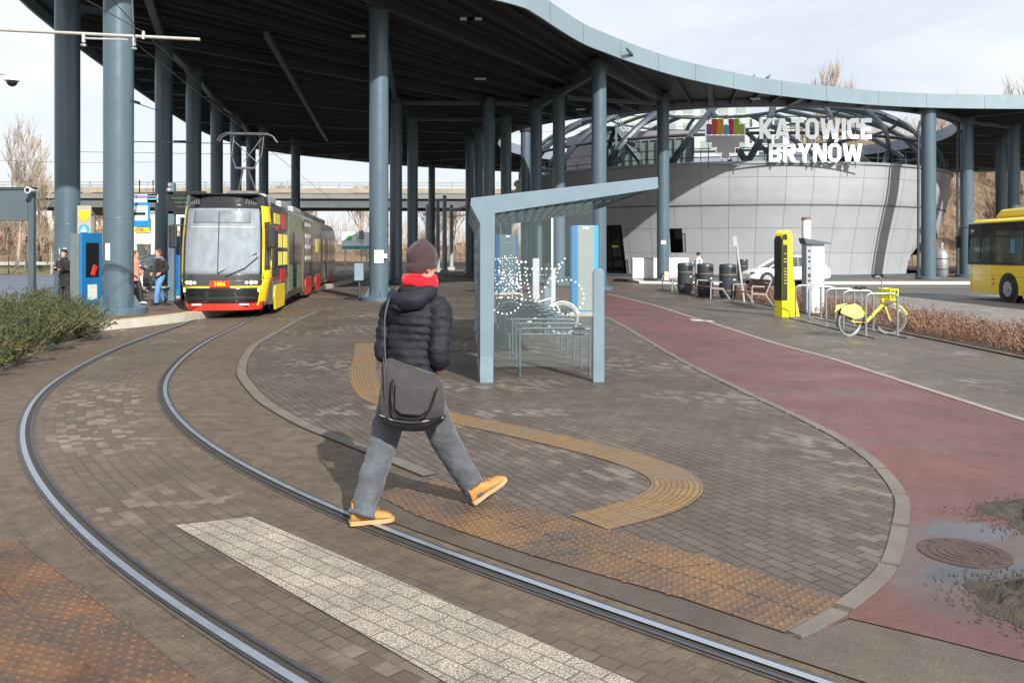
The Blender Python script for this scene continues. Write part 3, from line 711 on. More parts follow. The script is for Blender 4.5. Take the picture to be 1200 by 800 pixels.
mb = MB(); mb.lathe([(rad(4.75)+.01, 4.71), (rad(4.75)+.06, 4.73), (rad(4.75)+.06, 4.77), (rad(4.75)+.02, 4.79)], 120, cap=False); mb.build('shadow_gap_trim', M('trim_dark', (.09, .095, .10), .5), bld, smooth=40)
mb = MB(); mb.lathe([(0.1, 7.1), (16.4, 7.1)], 64, cap=False); mb.build('roof_terrace', grey, bld)
mb = MB(); mb.lathe([(15.27, .12), (15.37, .12), (15.39, .34), (15.25, .34)], 96, cap=False); mb.build('plinth', M('plinth_dark', (.06, .085, .10), .6), bld, smooth=40)
# behind the openings: dark glazed recess
for n, (al0, ar0, al1, ar1, z0, z1) in enumerate(ops):
    mb = MB(); g0 = 14.5 if n != 2 else 14.7
    pts = [onp(g0, al0-.02, z0), onp(g0, ar0+.02, z0), onp(g0+.9, ar1+.02, z1), onp(g0+.9, al1-.02, z1)]
    mb.add(pts, [(0, 1, 2, 3)])
    w_ = mb.build('window' if n == 1 else ('entrance_glazing' if n == 0 else 'recess_wall'), glass_d if n < 2 else panel, bld)
    if n != 1 or True:
        fr = MB()
        for t in ((0, .33, .66, 1) if n == 0 else (0, 1)):
            a = pts[0].lerp(pts[1], t)*1.004; b = pts[3].lerp(pts[2], t)*1.004; fr.beam(a, b, .09, .09)
        fr.beam(pts[3]*1.004, pts[2]*1.004, .09, .09)
        if n == 0: fr.beam(pts[0].lerp(pts[3], .62)*1.004, pts[1].lerp(pts[2], .62)*1.004, .07, .09)
        fr.build('window_frame', black, w_)
mb = MB(); a_ = (ops[0][0]+ops[0][1])/2+.004; mb.box(onp(14.98, a_, 2.35), (.5, .04, .5), a_+pi/2); mb.build('door_poster', M('poster_yellow', (.75, .7, .05), .5), bld)
# soffit of the recess at the right
# dome ribs
rib_m = M('dome_rib', (.03, .043, .055), .45, .1, .08, 1)
def dome(r_t):   # t 0..1 from parapet to crown ring
    a = r_t*radians(78); return 16.35*cos(a)**.9 if a < pi/2 else 0, 7.35+6.6*sin(a)
NR = 22
for k in range(NR):
    for sg in ((1,) if k % 4 else (1, -1)):
        pts = []
        for i in range(13):
            t = i/12; r, z = dome(t*.92); a = 2*pi*k/NR+sg*t*.30
            pts.append(Vector((r*cos(a), r*sin(a), z)))
        mb = MB(); mb.tube(pts, .155, 6, ref=(0, 0, 1), flat=1.5); mb.build('dome_rib', rib_m, bld, smooth=40)
for t, rr in ((.22, .11), (.5, .13), (.75, .09), (.92, .15)):
    r, z = dome(t); mb = MB(); mb.tube([Vector((r*cos(2*pi*k/72), r*sin(2*pi*k/72), z)) for k in range(73)], rr, 8, cap=False); mb.build('ring_beam', rib_m, bld, smooth=50)
# rail along the parapet
mb = MB()
for k in range(80):
    a = 2*pi*k/80; mb.beam(onp(16.45, a, 7.4), onp(16.45, a, 8.3), .04, .04)
for z in (7.75, 8.3): mb.tube([onp(16.45, 2*pi*k/96, z) for k in range(97)], .03, 5, cap=False)
mb.build('parapet_railing', rib_m, bld)
# upper pavilion on the terrace
pav_w = M('pavilion_wall', (.26, .245, .265), .6, 0, .05, .4)
def arcwall(name, r, a0, a1, z0, z1, m, th=.2, n=20, z1b=None, parent=bld):
    mb = MB(); vs = []
    for i in range(n+1):
        a = a0+(a1-a0)*i/n; zt = z1+((z1b if z1b is not None else z1)-z1)*i/n
        for rr, z in ((r, z0), (r, zt), (r-th, zt), (r-th, z0)): vs.append(onp(rr, a, z))
    fs = [(4*i+k, 4*i+4+k, 4*i+4+(k+1) % 4, 4*i+(k+1) % 4) for i in range(n) for k in range(4)]+[(0, 1, 2, 3), (4*n+3, 4*n+2, 4*n+1, 4*n)]
    mb.add(vs, fs); return mb.build(name, m, parent, smooth=40)
A0, A1 = radians(-178), radians(-112)
arcwall('pavilion_base', 12.6, A0, A1, 7.1, 7.7, pav_w)
arcwall('pavilion_top', 12.6, A0, A1, 9.55, 11.0, pav_w, z1b=10.0)
gl = arcwall('pavilion_window', 12.5, A0+.55, A1, 7.9, 9.55, glassy('pavilion_glass', (.16, .22, .21), .95, .05), th=.05)
arcwall('pavilion_wall', 12.61, A0, A0+.55, 7.9, 9.55, pav_w)
mb = MB()
for i in range(13): a = A0+.55+(A1-A0-.55)*i/12; mb.beam(onp(12.6, a, 7.9), onp(12.6, a, 9.55), .12, .12)
mb.build('window_frame', M('window_frame_dark', (.05, .06, .065), .5), gl)
# fire stair on the terrace
stm = M('stair_steel', (.07, .095, .11), .5, .2)
sg0 = P(722, 150, 57)-Vector((DX, DY, 0)); sg1 = P(752, 188, 57)-Vector((DX, DY, 0))
mb = MB()
for dy in (0, .9): mb.beam(sg0+Vector((0, dy, 0)), sg1+Vector((0, dy, 0)), .07, .28); mb.beam(sg0+Vector((0, dy, .9)), sg1+Vector((0, dy, .9)), .05, .05)
for i in range(13):
    q = sg0.lerp(sg1, i/12); mb.box(q+Vector((0, .45, .05)), (.26, .86, .04)); mb.beam(q+Vector((0, 0, 0)), q+Vector((0, 0, .9)), .025, .025)
sgm = P(712, 186, 57)-Vector((DX, DY, 0))
for i in range(9):
    q = sgm.lerp(sg0, i/8); mb.box(q+Vector((0, 1.5, .05)), (.26, .86, .04))
for dy in (1.05, 1.95): mb.beam(sgm+Vector((0, dy, 0)), sg0+Vector((0, dy, 0)), .07, .24)
mb.box(sg0+Vector((-.5, .9, .1)), (1.2, 2, .06)); mb.beam(sg1+Vector((0, 0, 0)), Vector((sg1.x, sg1.y, 7.1)), .1, .1); mb.beam(sg0, Vector((sg0.x, sg0.y, 7.1)), .12, .12); mb.beam(sg0+Vector((0, 1.9, 0)), Vector((sg0.x, sg0.y+1.9, 7.1)), .12, .12)
mb.build('fire_stair', stm, bld)

# ================================================================ SIGN
SY = 52.5
sc_ = SY/1000
sign = thing('station_sign', 'white block letters KATOWICE BRYNÓW with a coloured pixel heart emblem on the drum parapet', 'sign', (0, SY, 0))
letm = M('sign_white_glow', (.82, .84, .86), .4, 0, .02, 1, emis=.28)  # added glow brightens the letters and emblem rim under the canopy's shadow
T = .205   # stroke width of the block letters, cap height 1
def oct_(x0, y0, x1, y1, c): return [(x0+c, y0), (x1-c, y0), (x1, y0+c), (x1, y1-c), (x1-c, y1), (x0+c, y1), (x0, y1-c), (x0, y0+c)]
def glyph(ch):
    t = T
    if ch in 'OÓ': return .74, [(oct_(0, 0, .74, 1, .20), [oct_(t, t*.85, .74-t, 1-t*.85, .07)])]
    if ch == 'K': return .78, [([(0, 0), (t, 0), (t, .36), (.50, 0), (.80, 0), (.40, .52), (.78, 1), (.49, 1), (t, .66), (t, 1), (0, 1)], [])]
    if ch == 'A': return .84, [([(0, 0), (t*1.02, 0), (.275, .17), (.565, .17), (.84-t*1.02, 0), (.84, 0), (.56, 1), (.28, 1)], [[(.32, .36), (.52, .36), (.42, .78)]])]
    if ch == 'T': return .72, [([(.36-t/2, 0), (.36+t/2, 0), (.36+t/2, .79), (.72, .79), (.72, 1), (0, 1), (0, .79), (.36-t/2, .79)], [])]
    if ch == 'W': return 1.14, [([(.17, 0), (.44, 0), (.57, .52), (.70, 0), (.97, 0), (1.14, 1), (.91, 1), (.82, .34), (.67, .92), (.47, .92), (.32, .34), (.23, 1), (0, 1)], [])]
    if ch == 'I': return t, [([(0, 0), (t, 0), (t, 1), (0, 1)], [])]
    if ch == 'C': return .66, [([(.20, 0), (.66, 0), (.66, .20), (.30, .20), (t, .27), (t, .73), (.30, .80), (.66, .80), (.66, 1), (.20, 1), (0, .80), (0, .20)], [])]
    if ch == 'E': return .62, [([(0, 0), (.62, 0), (.62, .20), (t, .20), (t, .41), (.56, .41), (.56, .60), (t, .60), (t, .80), (.62, .80), (.62, 1), (0, 1)], [])]
    if ch == 'B': return .72, [([(0, 0), (.54, 0), (.72, .16), (.72, .40), (.61, .52), (.70, .64), (.70, .85), (.54, 1), (0, 1)], [[(t, .19), (.44, .19), (.48, .24), (.48, .36), (.44, .41), (t, .41)], [(t, .61), (.43, .61), (.46, .65), (.46, .77), (.43, .81), (t, .81)]])]
    if ch == 'R': return .74, [([(0, 0), (t, 0), (t, .34), (.30, .34), (.47, 0), (.76, 0), (.55, .38), (.72, .52), (.72, .84), (.56, 1), (0, 1)], [[(t, .54), (.43, .54), (.48, .59), (.48, .76), (.43, .81), (t, .81)]])]
    if ch == 'Y': return .80, [([(.40-t/2, 0), (.40+t/2, 0), (.40+t/2, .38), (.80, 1), (.54, 1), (.40, .66), (.26, 1), (0, 1), (.40-t/2, .38)], [])]
    if ch == 'N': return .78, [([(0, 0), (t*.95, 0), (t*.95, .60), (.50, 0), (.78, 0), (.78, 1), (.78-t*.95, 1), (.78-t*.95, .40), (.28, 1), (0, 1)], [])]
def letters(word, x0, x1, yt, yb):
    H = (yb-yt)*sc_; zb = HC-(yb-HOR)*sc_; gap = .11
    tot = sum(glyph(c)[0] for c in word)+gap*(len(word)-1); kx = (x1-x0)*sc_/tot; x = (x0-600)*sc_
    for ch in word:
        w_, polys = glyph(ch); mb = MB()
        if ch == 'Ó': polys = polys+[([(.34, 1.07), (.50, 1.07), (.64, 1.27), (.42, 1.27)], [])]
        for pl_, hs in polys: mb.prism(pl_, 0, .08, hs)
        mb.v = [Vector((v.x*kx+x, -v.z, v.y*H+zb)) for v in mb.v]
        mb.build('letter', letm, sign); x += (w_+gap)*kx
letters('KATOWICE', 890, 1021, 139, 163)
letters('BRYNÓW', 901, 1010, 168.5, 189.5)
# support frame of the sign
mb = MB()
q = lambda px, py: Vector(((px-600)*sc_, .22, HC-(py-HOR)*sc_))
for px in (831, 866, 905, 948, 955, 1004): mb.beam(q(px, 136), q(px, 197), .05, .05)
for py in (136, 192.5): mb.beam(q(829, py), q(1016, py), .06, .06)
mb.beam(q(895, 150), q(1018, 150), .05, .05)
mb.build('support_frame', M('sign_frame', (.10, .12, .13), .5), sign)
# pixel heart emblem
emb = MB(); 
def rr(px0, py0, px1, py1, dy, th, mi): 
    a, b = q(px0, py1), q(px1, py0); emb.box(((a.x+b.x)/2, dy, (a.z+b.z)/2), (b.x-a.x, th, b.z-a.z), mi=mi)
cols7 = [(827.5, 833.5, 146), (833.5, 840, 140), (840, 847, 140), (847, 853.3, 147), (853.3, 859, 140), (859, 865.5, 140), (865.5, 871.8, 146)]
for i, (a, b, t) in enumerate(cols7): rr(a, t, b, 158.2, -.1, .12, 1+i)
for a, b, t, u in ((827.5, 871.8, 159.2, 167.5), (833.5, 866, 167.5, 173), (839.5, 860.5, 173, 179.5), (845.5, 854, 179.5, 186)): rr(a, t, b, u, -.1, .12, 8)
for i, (a, b, t) in enumerate(cols7): rr(a-1, t-1, b+1, 158.8, -.04, .14, 0)
for a, b, t, u in ((827.5, 871.8, 158.3, 167.5), (833.5, 866, 166, 173), (839.5, 860.5, 172, 179.5), (845.5, 854, 178, 186)): rr(a-1, t-.2, b+1, u+1, -.035, .13, 0)
em = lambda n, c: M(n, c, .4, 0, .03, 1)
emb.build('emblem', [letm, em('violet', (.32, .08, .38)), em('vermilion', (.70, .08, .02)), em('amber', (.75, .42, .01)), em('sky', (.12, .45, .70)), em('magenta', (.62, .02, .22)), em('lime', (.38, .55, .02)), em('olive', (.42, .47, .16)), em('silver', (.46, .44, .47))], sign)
# ================================================================ TRAM
tram = thing('tram', 'yellow, black and red articulated tram in an advertising wrap standing at the platform', 'tram', (T0.x, T0.y, .02), atan2(.135, 1))
W = 1.175
def rowpar(z):
    """half width and nose offset of the front at height z"""
    if z < 1.0: hw = 1.02+.155*(z-.2)/.8; y0 = .02+.10*abs(z-.75)
    else: hw = W-.10*max(0, (z-1.8)/1.45)**2; y0 = .045+.30*((z-1.0)/2.25)**1.3
    return hw, y0
def fs_(t, z, off=0):
    """front surface: t in -1..1 runs round the nose; |t|>0.62 bends into the flank"""
    hw, y0 = rowpar(z); a = t*pi/2; D = 1.15
    x = hw*(1 if t > 0 else -1)*abs(sin(a))**.86; y = y0+D*(1-abs(cos(a))**.62)
    n = Vector((sin(a)*.9, -cos(a)-.05, .0)).normalized()
    return Vector((x, y, z))+n*off
def patch(name, t0, t1, z0, z1, m, off=.01, n=16, k=10, parent=tram, zf0=None, zf1=None):
    mb = MB(); vs = []
    for j in range(k+1):
        for i in range(n+1):
            t = t0+(t1-t0)*i/n; a = zf0(t) if zf0 else z0; b = zf1(t) if zf1 else z1
            vs.append(fs_(t, a+(b-a)*j/k, off))
    fs = [(j*(n+1)+i, j*(n+1)+i+1, (j+1)*(n+1)+i+1, (j+1)*(n+1)+i) for j in range(k) for i in range(n)]
    o = mb.add(vs, fs).build(name, m, parent, smooth=50, normals=False)
    s = o.modifiers.new('s', 'SOLIDIFY'); s.thickness = .02; s.offset = -1
    return o
tdark = M('tram_charcoal', (.045, .047, .05), .3, 0, .15, 1.5, coat=.3)
tgrey = M('tram_grey', (.20, .20, .20), .35, 0, .2, 1.2, coat=.3)
tbrown = M('tram_brown', (.13, .10, .085), .35, 0, .25, 1.0, coat=.3)
tbeige = M('tram_beige', (.30, .26, .22), .4, 0, .3, 1.2, coat=.2)
# nose shell leaves the windscreen open
for nm, z0, z1, t0, t1 in (('nose', .30, 1.02, -1, 1), ('nose_pillar', 1.02, 3.0, -1, -.60), ('nose_pillar', 1.02, 3.0, .60, .70), ('nose_top', 3.0, 3.27, -1, 1)):
    patch(nm, t0, t1, z0, z1, yellow if nm != 'nose_top' else blackp, 0)
patch('nose_pillar', .70, 1.0, 1.02, 1.25, yellow, 0); patch('nose_pillar', .70, 1.0, 2.55, 3.0, yellow, 0)
patch('nose_pillar', .965, 1.0, 1.25, 2.55, yellow, 0, n=3)
patch('cab_window', .70, .965, 1.25, 2.55, glassy('cab_glass', (.08, .09, .1), .6), -.01, n=6)
mb = MB(); mb.box((0, .75, 3.29), (1.9, 1.0, .05)); mb.build('cab_roof', blackp, tram, bevel=.02)
ws = patch('windscreen', -.60, .60, 1.14, 3.0, None, .012, n=24, k=14)
wm = NT('windscreen'); _c = wm.coord()
_m = wm.n('Mapping'); _m.inputs['Scale'].default_value = (1.4, 1, .9); wm.l(_c, _m.inputs['Vector'])
wm.b.inputs['Roughness'].default_value = .04; wm.b.inputs['Base Color'].default_value = (.34, .39, .44, 1); wm.l(wm.ramp(wm.noise(_m.outputs[0], 3.0, 9, .62), .36, .64, (.44,)*3, (.66,)*3), wm.b.inputs['Alpha']); wm.b.inputs['Specular IOR Level'].default_value = .9
ws.data.materials.clear(); ws.data.materials.append(wm.m)
patch('windscreen_top', -.62, .62, 2.92, 3.02, blackp, .02); patch('windscreen_base', -.62, .62, .99, 1.16, tdark, .02)
for s_ in (-1, 1):
    a, b = sorted((s_*.585, s_*.63)); patch('windscreen_seal', a, b, 1.1, 2.95, blackp, .018, n=3)
patch('headlamp_panel', -.64, .64, .86, 1.0, tdark, .022)
patch('bumper', -.60, .60, .40, .80, blackp, .05, n=20)
patch('bumper_lip', -.58, .58, .48, .56, black, .075, n=20)
patch('red_apron', -.80, .80, .20, .42, red, .03, n=20)
patch('red_apron_side', -.66, -.60, .30, .80, yellow, .03, n=3); patch('red_apron_side', .60, .66, .30, .80, yellow, .03, n=3)
lamp_m = M('headlamp', (.75, .76, .72), .1, 0, .05, 3)
for s_ in (-1, 1):
    for tt, rr_ in ((.50, .055), (.42, .065), (.34, .05)):
        c = fs_(tt*s_, .93, .03); mb = MB(); mb.ball(c, (rr_, .035, rr_), 12, 7); mb.build('headlight', lamp_m, tram, smooth=80)
    c = fs_(.33*s_, .36, .07); mb = MB(); mb.box(c, (.24, .03, .035)); mb.build('fog_lamp', white, tram)
    c = fs_(.57*s_, .74, .06); mb = MB(); mb.box(c, (.05, .03, .11)); mb.build('marker_lamp', white, tram)
    mb = MB()
    for k in range(5): c = fs_((.34+.045*k)*s_, 3.1, .012); mb.box(c, (.028, .03, .15), ry=.15*s_)
    mb.build('air_slots', M('slot', (.12, .12, .12), .6), tram)
mb = MB(); c = fs_(0, .90, .035); mb.box(c, (.52, .03, .17)); pl = mb.build('number_plate', red, tram, bevel=.01)
def txt(s, size, loc, m, parent=None, ex=.004, rz=0, rx=pi/2, bold=.0, name='lettering', align='CENTER', sx=1.0):
    cu = bpy.data.curves.new(name, 'FONT'); cu.body = s; cu.size = size; cu.extrude = ex; cu.offset = bold; cu.align_x = align; cu.align_y = 'CENTER'; cu.resolution_u = 2
    tmp = bpy.data.objects.new('tmp', cu); C.objects.link(tmp); bpy.context.view_layer.update()
    me = bpy.data.meshes.new_from_object(tmp.evaluated_get(bpy.context.evaluated_depsgraph_get())); bpy.data.objects.remove(tmp)
    me.materials.clear(); me.materials.append(m)
    for p_ in me.polygons: p_.material_index = 0
    o = bpy.data.objects.new(name, me); C.objects.link(o); o.location = loc; o.rotation_euler = (rx, 0, rz); o.scale = (sx, 1, 1)
    if parent: o.parent = parent
    return o
txt('1006', .15, c+Vector((0, -.022, 0)), yellow, pl, bold=.004)
patch('destination_band', -.40, .40, 2.52, 2.86, M('band_grey', (.16, .19, .21), .25, 0, .2, 3), .016, n=14)
patch('sun_blind_edge', -.50, .50, 2.40, 2.42, M('blind_pale', (.5, .52, .54), .5), .016, n=14)
# wipers
mb = MB(); mb.tube([fs_(.05, 1.1, .06), fs_(.30, 1.32, .06), fs_(.52, 1.62, .06)], .014, 6); mb.tube([fs_(-.02, 1.18, .05), fs_(.50, 1.72, .05)], .012, 5); mb.build('wiper', black, tram)
mb = MB(); mb.tube([fs_(-.02, 1.2, .02), fs_(-.02, 2.8, .02)], .013, 6); mb.build('centre_rod', black, tram)
# mirrors
for s_ in (-1, 1):
    a = fs_(.72*s_, 2.45, 0); b = a+Vector((s_*.26 if s_ < 0 else .18, -.1, .03)); mb = MB(); mb.tube([a, b], .022, 6); arm = mb.build('mirror_arm', black, tram)
    mb = MB(); mb.box(b+Vector((0, -.02, -.32)), (.22, .10, .62)); mb.build('mirror', black, tram, bevel=.035)
# interior: floor, seat, desk
mb = MB(); mb.box((0, 5, .35), (2.1, 8.5, .08)); mb.build('cab_floor', tdark, tram)
mb = MB(); mb.box((0, .65, .98), (1.5, .45, .32)); mb.build('dashboard', tdark, tram, bevel=.05)
mb = MB(); mb.box((0.1, 1.75, 1.5), (.5, .12, .8)); mb.box((.1, 1.5, 1.05), (.5, .5, .12)); mb.build('driver_seat', tdark, tram, bevel=.04)
mb = MB(); mb.box((0, 2.3, 1.7), (2.15, .05, 2.6)); mb.build('cab_bulkhead', tgrey, tram)
# car bodies
def ring(y, hw=W, zb=.30, zt=3.2):
    p = [(-hw, zb), (-hw, 1.0), (-hw, 2.5), (-hw+.06, 2.95), (-hw+.22, zt-.02), (-hw+.5, zt+.03), (hw-.5, zt+.03), (hw-.22, zt-.02), (hw-.06, 2.95), (hw, 2.5), (hw, 1.0), (hw, zb)]
    return [Vector((x, y, z)) for x, z in p]
def carbody(y0, y1, mside, name='car_body'):
    mb = MB(); A, B = ring(y0), ring(y1); n = len(A)
    mb.add(A+B, [(i, i+1, i+1+n, i+n) for i in range(n-1)]+[tuple(range(n))[::-1], tuple(range(n, 2*n)), (0, n, 2*n-1, n-1)])
    return mb.build(name, mside, tram, smooth=35)
secs = [(1.19, 8.85, tdark), (9.2, 16.5, tbrown), (16.85, 25.6, tbeige)]
for y0, y1, m in secs: carbody(y0, y1, m)
for y in (9.02, 16.67):
    for k in range(4):
        mb = MB(); hw = W-.10; A, B = ring(y-.17+k*.09, hw, .35, 3.1), ring(y-.11+k*.09, hw, .35, 3.1); n = len(A)
        mb.add(A+B, [(i, i+1, i+1+n, i+n) for i in range(n-1)]+[tuple(range(n))[::-1], tuple(range(n, 2*n))]); mb.build('gangway_bellows', rubber, tram)
def side(name, y0, y1, z0, z1, m, off=.012, th=.012, parent=tram):
    mb = MB(); mb.box((W+off-th/2, (y0+y1)/2, (z0+z1)/2), (th, y1-y0, z1-z0)); return mb.build(name, m, parent, bevel=0)
winm = M('tram_window', (.055, .06, .065), .06, 0, .2, 2, coat=.6)
wadv = M('window_advert_yellow', (.72, .60, .08), .35, 0, .05, 2)
green = NT('advert_foliage'); _c = green.coord()
green.l(green.ramp(green.noise(_c, 9, 5, .8), .38, .62, (.025, .06, .015), (.36, .42, .26)), green.b.inputs['Base Color']); green.b.inputs['Roughness'].default_value = .3; green = green.m
# section one: yellow lettered windows, then leafy picture panels
side('side_band', 1.25, 4.6, .95, 3.0, tdark, .006)
side('side_panel', 1.25, 4.6, .42, .95, tgrey, .006)
for y0, y1 in ((1.45, 2.15), (2.3, 3.2), (3.3, 4.4)):
    g = side('window', y0, y1, 1.3, 2.35, winm, .02)
    if y0 > 2:
        for zc in (1.56, 2.08):
            nb = int((y1-y0)/.26)
            for k in range(nb):
                yy = y0+.06+k*.26; side('advert_letter', yy, yy+.19, zc-.2, zc+.2, wadv, .03, parent=g)
mb = side('advert_block', 1.5, 2.7, 2.55, 2.85, wadv, .02); side('advert_block', 3.1, 3.9, 2.45, 2.9, red, .02); side('advert_block', 1.9, 2.3, 2.38, 2.5, red, .02)
side('side_stripe', 1.25, 4.6, .98, 1.02, red, .02); side('advert_block', 2.8, 3.9, .85, 1.25, red, .025)
pic = side('picture_panel', 4.65, 8.75, .5, 3.0, green, .01)
for y0, y1 in ((4.9, 5.8), (6.9, 8.2)): side('window', y0, y1, 1.35, 2.3, winm, .02)
side('door', 5.85, 6.35, .45, 2.4, glass_d, .022); side('door', 6.38, 6.88, .45, 2.4, glass_d, .022)
# section two
side('advert_panel', 9.3, 16.4, .95, 3.0, tbrown, .008)
for y0, y1 in ((9.5, 11.2), (12.6, 14), (14.3, 16.2)): side('window', y0, y1, 1.35, 2.35, winm, .02)
for k in range(4): side('advert_line', 9.7, 11.6, 2.72-k*.42, 2.86-k*.42, whited, .03)
side('advert_block', 13.9, 15.2, 1.75, 2.3, wadv, .03); side('door', 11.3, 11.85, .45, 2.4, glass_d, .022); side('door', 11.9, 12.45, .45, 2.4, glass_d, .022)
side('side_panel', 9.3, 16.4, .75, .98, tdark, .02)
for y0, y1 in ((17.2, 18.6), (20.2, 21.6), (22, 23.4), (23.7, 25.2)): side('window', y0, y1, 1.35, 2.35, winm, .02)
side('door', 18.8, 19.3, .45, 2.4, glass_d, .022); side('door', 19.35, 19.9, .45, 2.4, glass_d, .022)
side('side_panel', 16.95, 25.5, .5, 1.15, M('tram_silver', (.5, .5, .5), .3, .1, .2, 1), .01)
# bogie skirts and wheels
for y, m in ((2.6, yellow), (10.9, red), (15.0, red), (22.4, red)):
    mb = MB(); pts = [(y-1.15, .50), (y-.95, .12), (y+.95, .12), (y+1.15, .50), (y+1.0, .80), (y-1.0, .80)]
    mb.plate([Vector((W+.03, a, b)) for a, b in pts], .05, (-1, 0, 0)); mb.build('bogie_skirt', m, tram, bevel=.01)
    for yy in (y-.75, y+.75):
        for s_ in (-1, 1): mb = MB(); mb.tube([Vector((s_*.66, yy, .32)), Vector((s_*.78, yy, .32))], .30, 20); mb.build('wheel', steel_d, tram, smooth=40)
mb = MB(); mb.box((0, 13, .42), (2.0, 24.5, .3)); mb.build('underframe', black, tram)
# door leaves opened on the platform side, seen as a black post beside the nose
mb = MB(); mb.box((-W-.06, 1.35, 1.55), (.07, .5, 2.3)); mb.build('open_door', blackp, tram, bevel=.02)
# roof kit
for y, L in ((4, 2.2), (7.2, 1.8), (11, 2.6), (14.5, 1.8), (19, 3), (23, 2)):
    mb = MB(); mb.box((0, y, 3.36), (1.5, L, .26)); mb.build('roof_box', M('roof_box_grey', (.33, .34, .34), .5), tram, bevel=.06)
# pantograph
pg = M('pantograph_steel', (.16, .16, .17), .45, .5, .2, 8)
pan = MB(); yb = 3.9
mb = MB(); mb.box((0, yb, 3.55), (.9, 1.0, .1)); 
mb.tube([(-.28, yb+.3, 3.6), (-.05, yb-.1, 4.35)], .03, 6); mb.tube([(.28, yb+.3, 3.6), (.05, yb-.1, 4.35)], .03, 6)
mb.tube([(-.3, yb-.1, 4.32), (.3, yb-.1, 4.32)], .035, 6)
mb.tube([(-.28, yb-.1, 4.35), (-.42, yb+.0, 4.7), (-.40, yb+.25, 5.35)], .016, 5); mb.tube([(.28, yb-.1, 4.35), (.48, yb+.0, 4.75), (.5, yb+.25, 5.35)], .016, 5)
mb.tube([(-.4, yb+.2, 5.2), (.35, yb-.05, 4.5)], .014, 5); mb.tube([(.45, yb+.2, 5.3), (-.05, yb-.1, 4.5)], .014, 5)
for yy in (yb+.12, yb+.42): mb.tube([(-.88, yy, 5.18), (-.78, yy, 5.34), (-.6, yy, 5.43), (.6, yy, 5.43), (.78, yy, 5.36), (.9, yy, 5.18)], .017, 6)
for x in (-.5, .5): mb.tube([(x, yb+.12, 5.41), (x, yb+.42, 5.41)], .02, 5)
mb.build('pantograph', pg, tram)

# ================================================================ OVERHEAD LINE
line = thing('overhead_line', 'overhead tram wires held by a pale tube arm reaching in from the left', 'overhead line')
YA = 15.4
mb = MB(); mb.tube([P(-60, 32.5, YA), P(0, 35, YA), P(234, 46.5, YA)], .030, 8); mb.tube([P(98, 45, YA-.02), P(150, 47, YA-.02)], .018, 6); mb.build('support_arm', M('insulated_arm', (.42, .40, .37), .5, .2, .15, 10), line, smooth=50)
mb = MB()
for px, py in ((98, 44), (157, 48)): mb.tube([P(px, py-4, YA), P(px, py+6, YA)], .035, 8); mb.lathe([(.0, 0), (.05, .02), (.05, .05), (0, .07)], 10, P(px, py+5, YA)-Vector((0, 0, .1)))
mb.tube([P(168, 37, YA), P(168, 46, YA)], .03, 8); mb.build('wire_clamp', galv, line)
pantop = Vector((T0.x, T0.y, 0))+TD*4.2+Vector((0, 0, 5.50))
def wire(name, pts, r=.009, parent=line): mb = MB(); mb.tube(pts, r, 4); return mb.build(name, M_w, parent)
M_w = M('wire_copper', (.13, .12, .11), .5, .5, .1, 5)
wire('contact_wire', [Vector((-4.6, 6, 5.5)), Vector((-6.2, 14, 5.5)), P(158, 50, YA), pantop, Vector((T0.x, T0.y, 0))+TD*30+Vector((0, 0, 5.5)), Vector((T0.x, T0.y, 0))+TD*62+Vector((0, 0, 5.6))], .010)
wire('stay_wire', [P(90, -6, 13.5), P(168, 38, YA), P(290, 150, 48)], .009)
wire('stay_wire', [P(154, -10, YA), P(157, 42, YA)], .012)
for a, b in ((P(0, 188, 60), P(182, 190, 60)), (P(157, 166, 24), P(430, 168, 60)), (P(92, 178, 50), P(440, 180, 70)), (P(300, 166, 60), P(1000, 140, 95))): wire('span_wire', [a, a.lerp(b, .5)-Vector((0, 0, .12)), b], .014)
for a, b in ((P(154, 119, 21.6), P(183, 129, 36)),): wire('stay_wire', [a, b], .014)
for a, b in ((P(153, 118, 21.6), P(163, 121, 23)), (P(204, 166, 30), P(217, 166, 31)), (P(362, 166, 50), P(385, 166.5, 52))):
    mb = MB(); mb.tube([a, b], .04, 8); mb.build('insulator', black, line, smooth=40)
A_ = P(318, 170, 48); B_ = P(480, 166, 60); wire('head_span_tube', [A_, B_], .05)
# ================================================================ BUS
BX, BY = 17.6, 33.0      # front left corner; the bus runs towards the camera (local +x away from the kerb, +y back)
bus = thing('city_bus', 'yellow low floor city bus with black window band at the right edge', 'bus', (BX, BY, -.02), 0)
bl = 11.8
def busring(y, x0=0, zt=3.02): return [Vector((x, y, z)) for x, z in ((x0, .28), (x0, 1.2), (x0+.03, 2.5), (x0+.08, 2.92), (x0+.22, zt), (1.25, zt+.06), (2.28-x0, zt), (2.42-x0, 2.92), (2.47-x0, 2.5), (2.5-x0, 1.2), (2.5-x0, .28))]
WY = -2.75
mb = MB(); R_ = [busring(0.12, .22, 2.95), busring(-.02, .10, 3.0), busring(-.25, 0), busring(WY+.62), busring(WY-.62), busring(-8.2), busring(-9.4), busring(-bl)]
n = len(R_[0]); vs = [p for r in R_ for p in r]; fs = []
for j in range(len(R_)-1):
    for i in range(n-1): fs.append((j*n+i, j*n+i+1, (j+1)*n+i+1, (j+1)*n+i))
fs += [tuple(range(n))[::-1], tuple(range((len(R_)-1)*n, len(R_)*n))]
mb.add(vs, fs); mb.build('body', yellow, bus, smooth=35)
busg = M('bus_window', (.018, .015, .013), .10, 0, .2, 1, coat=.2)
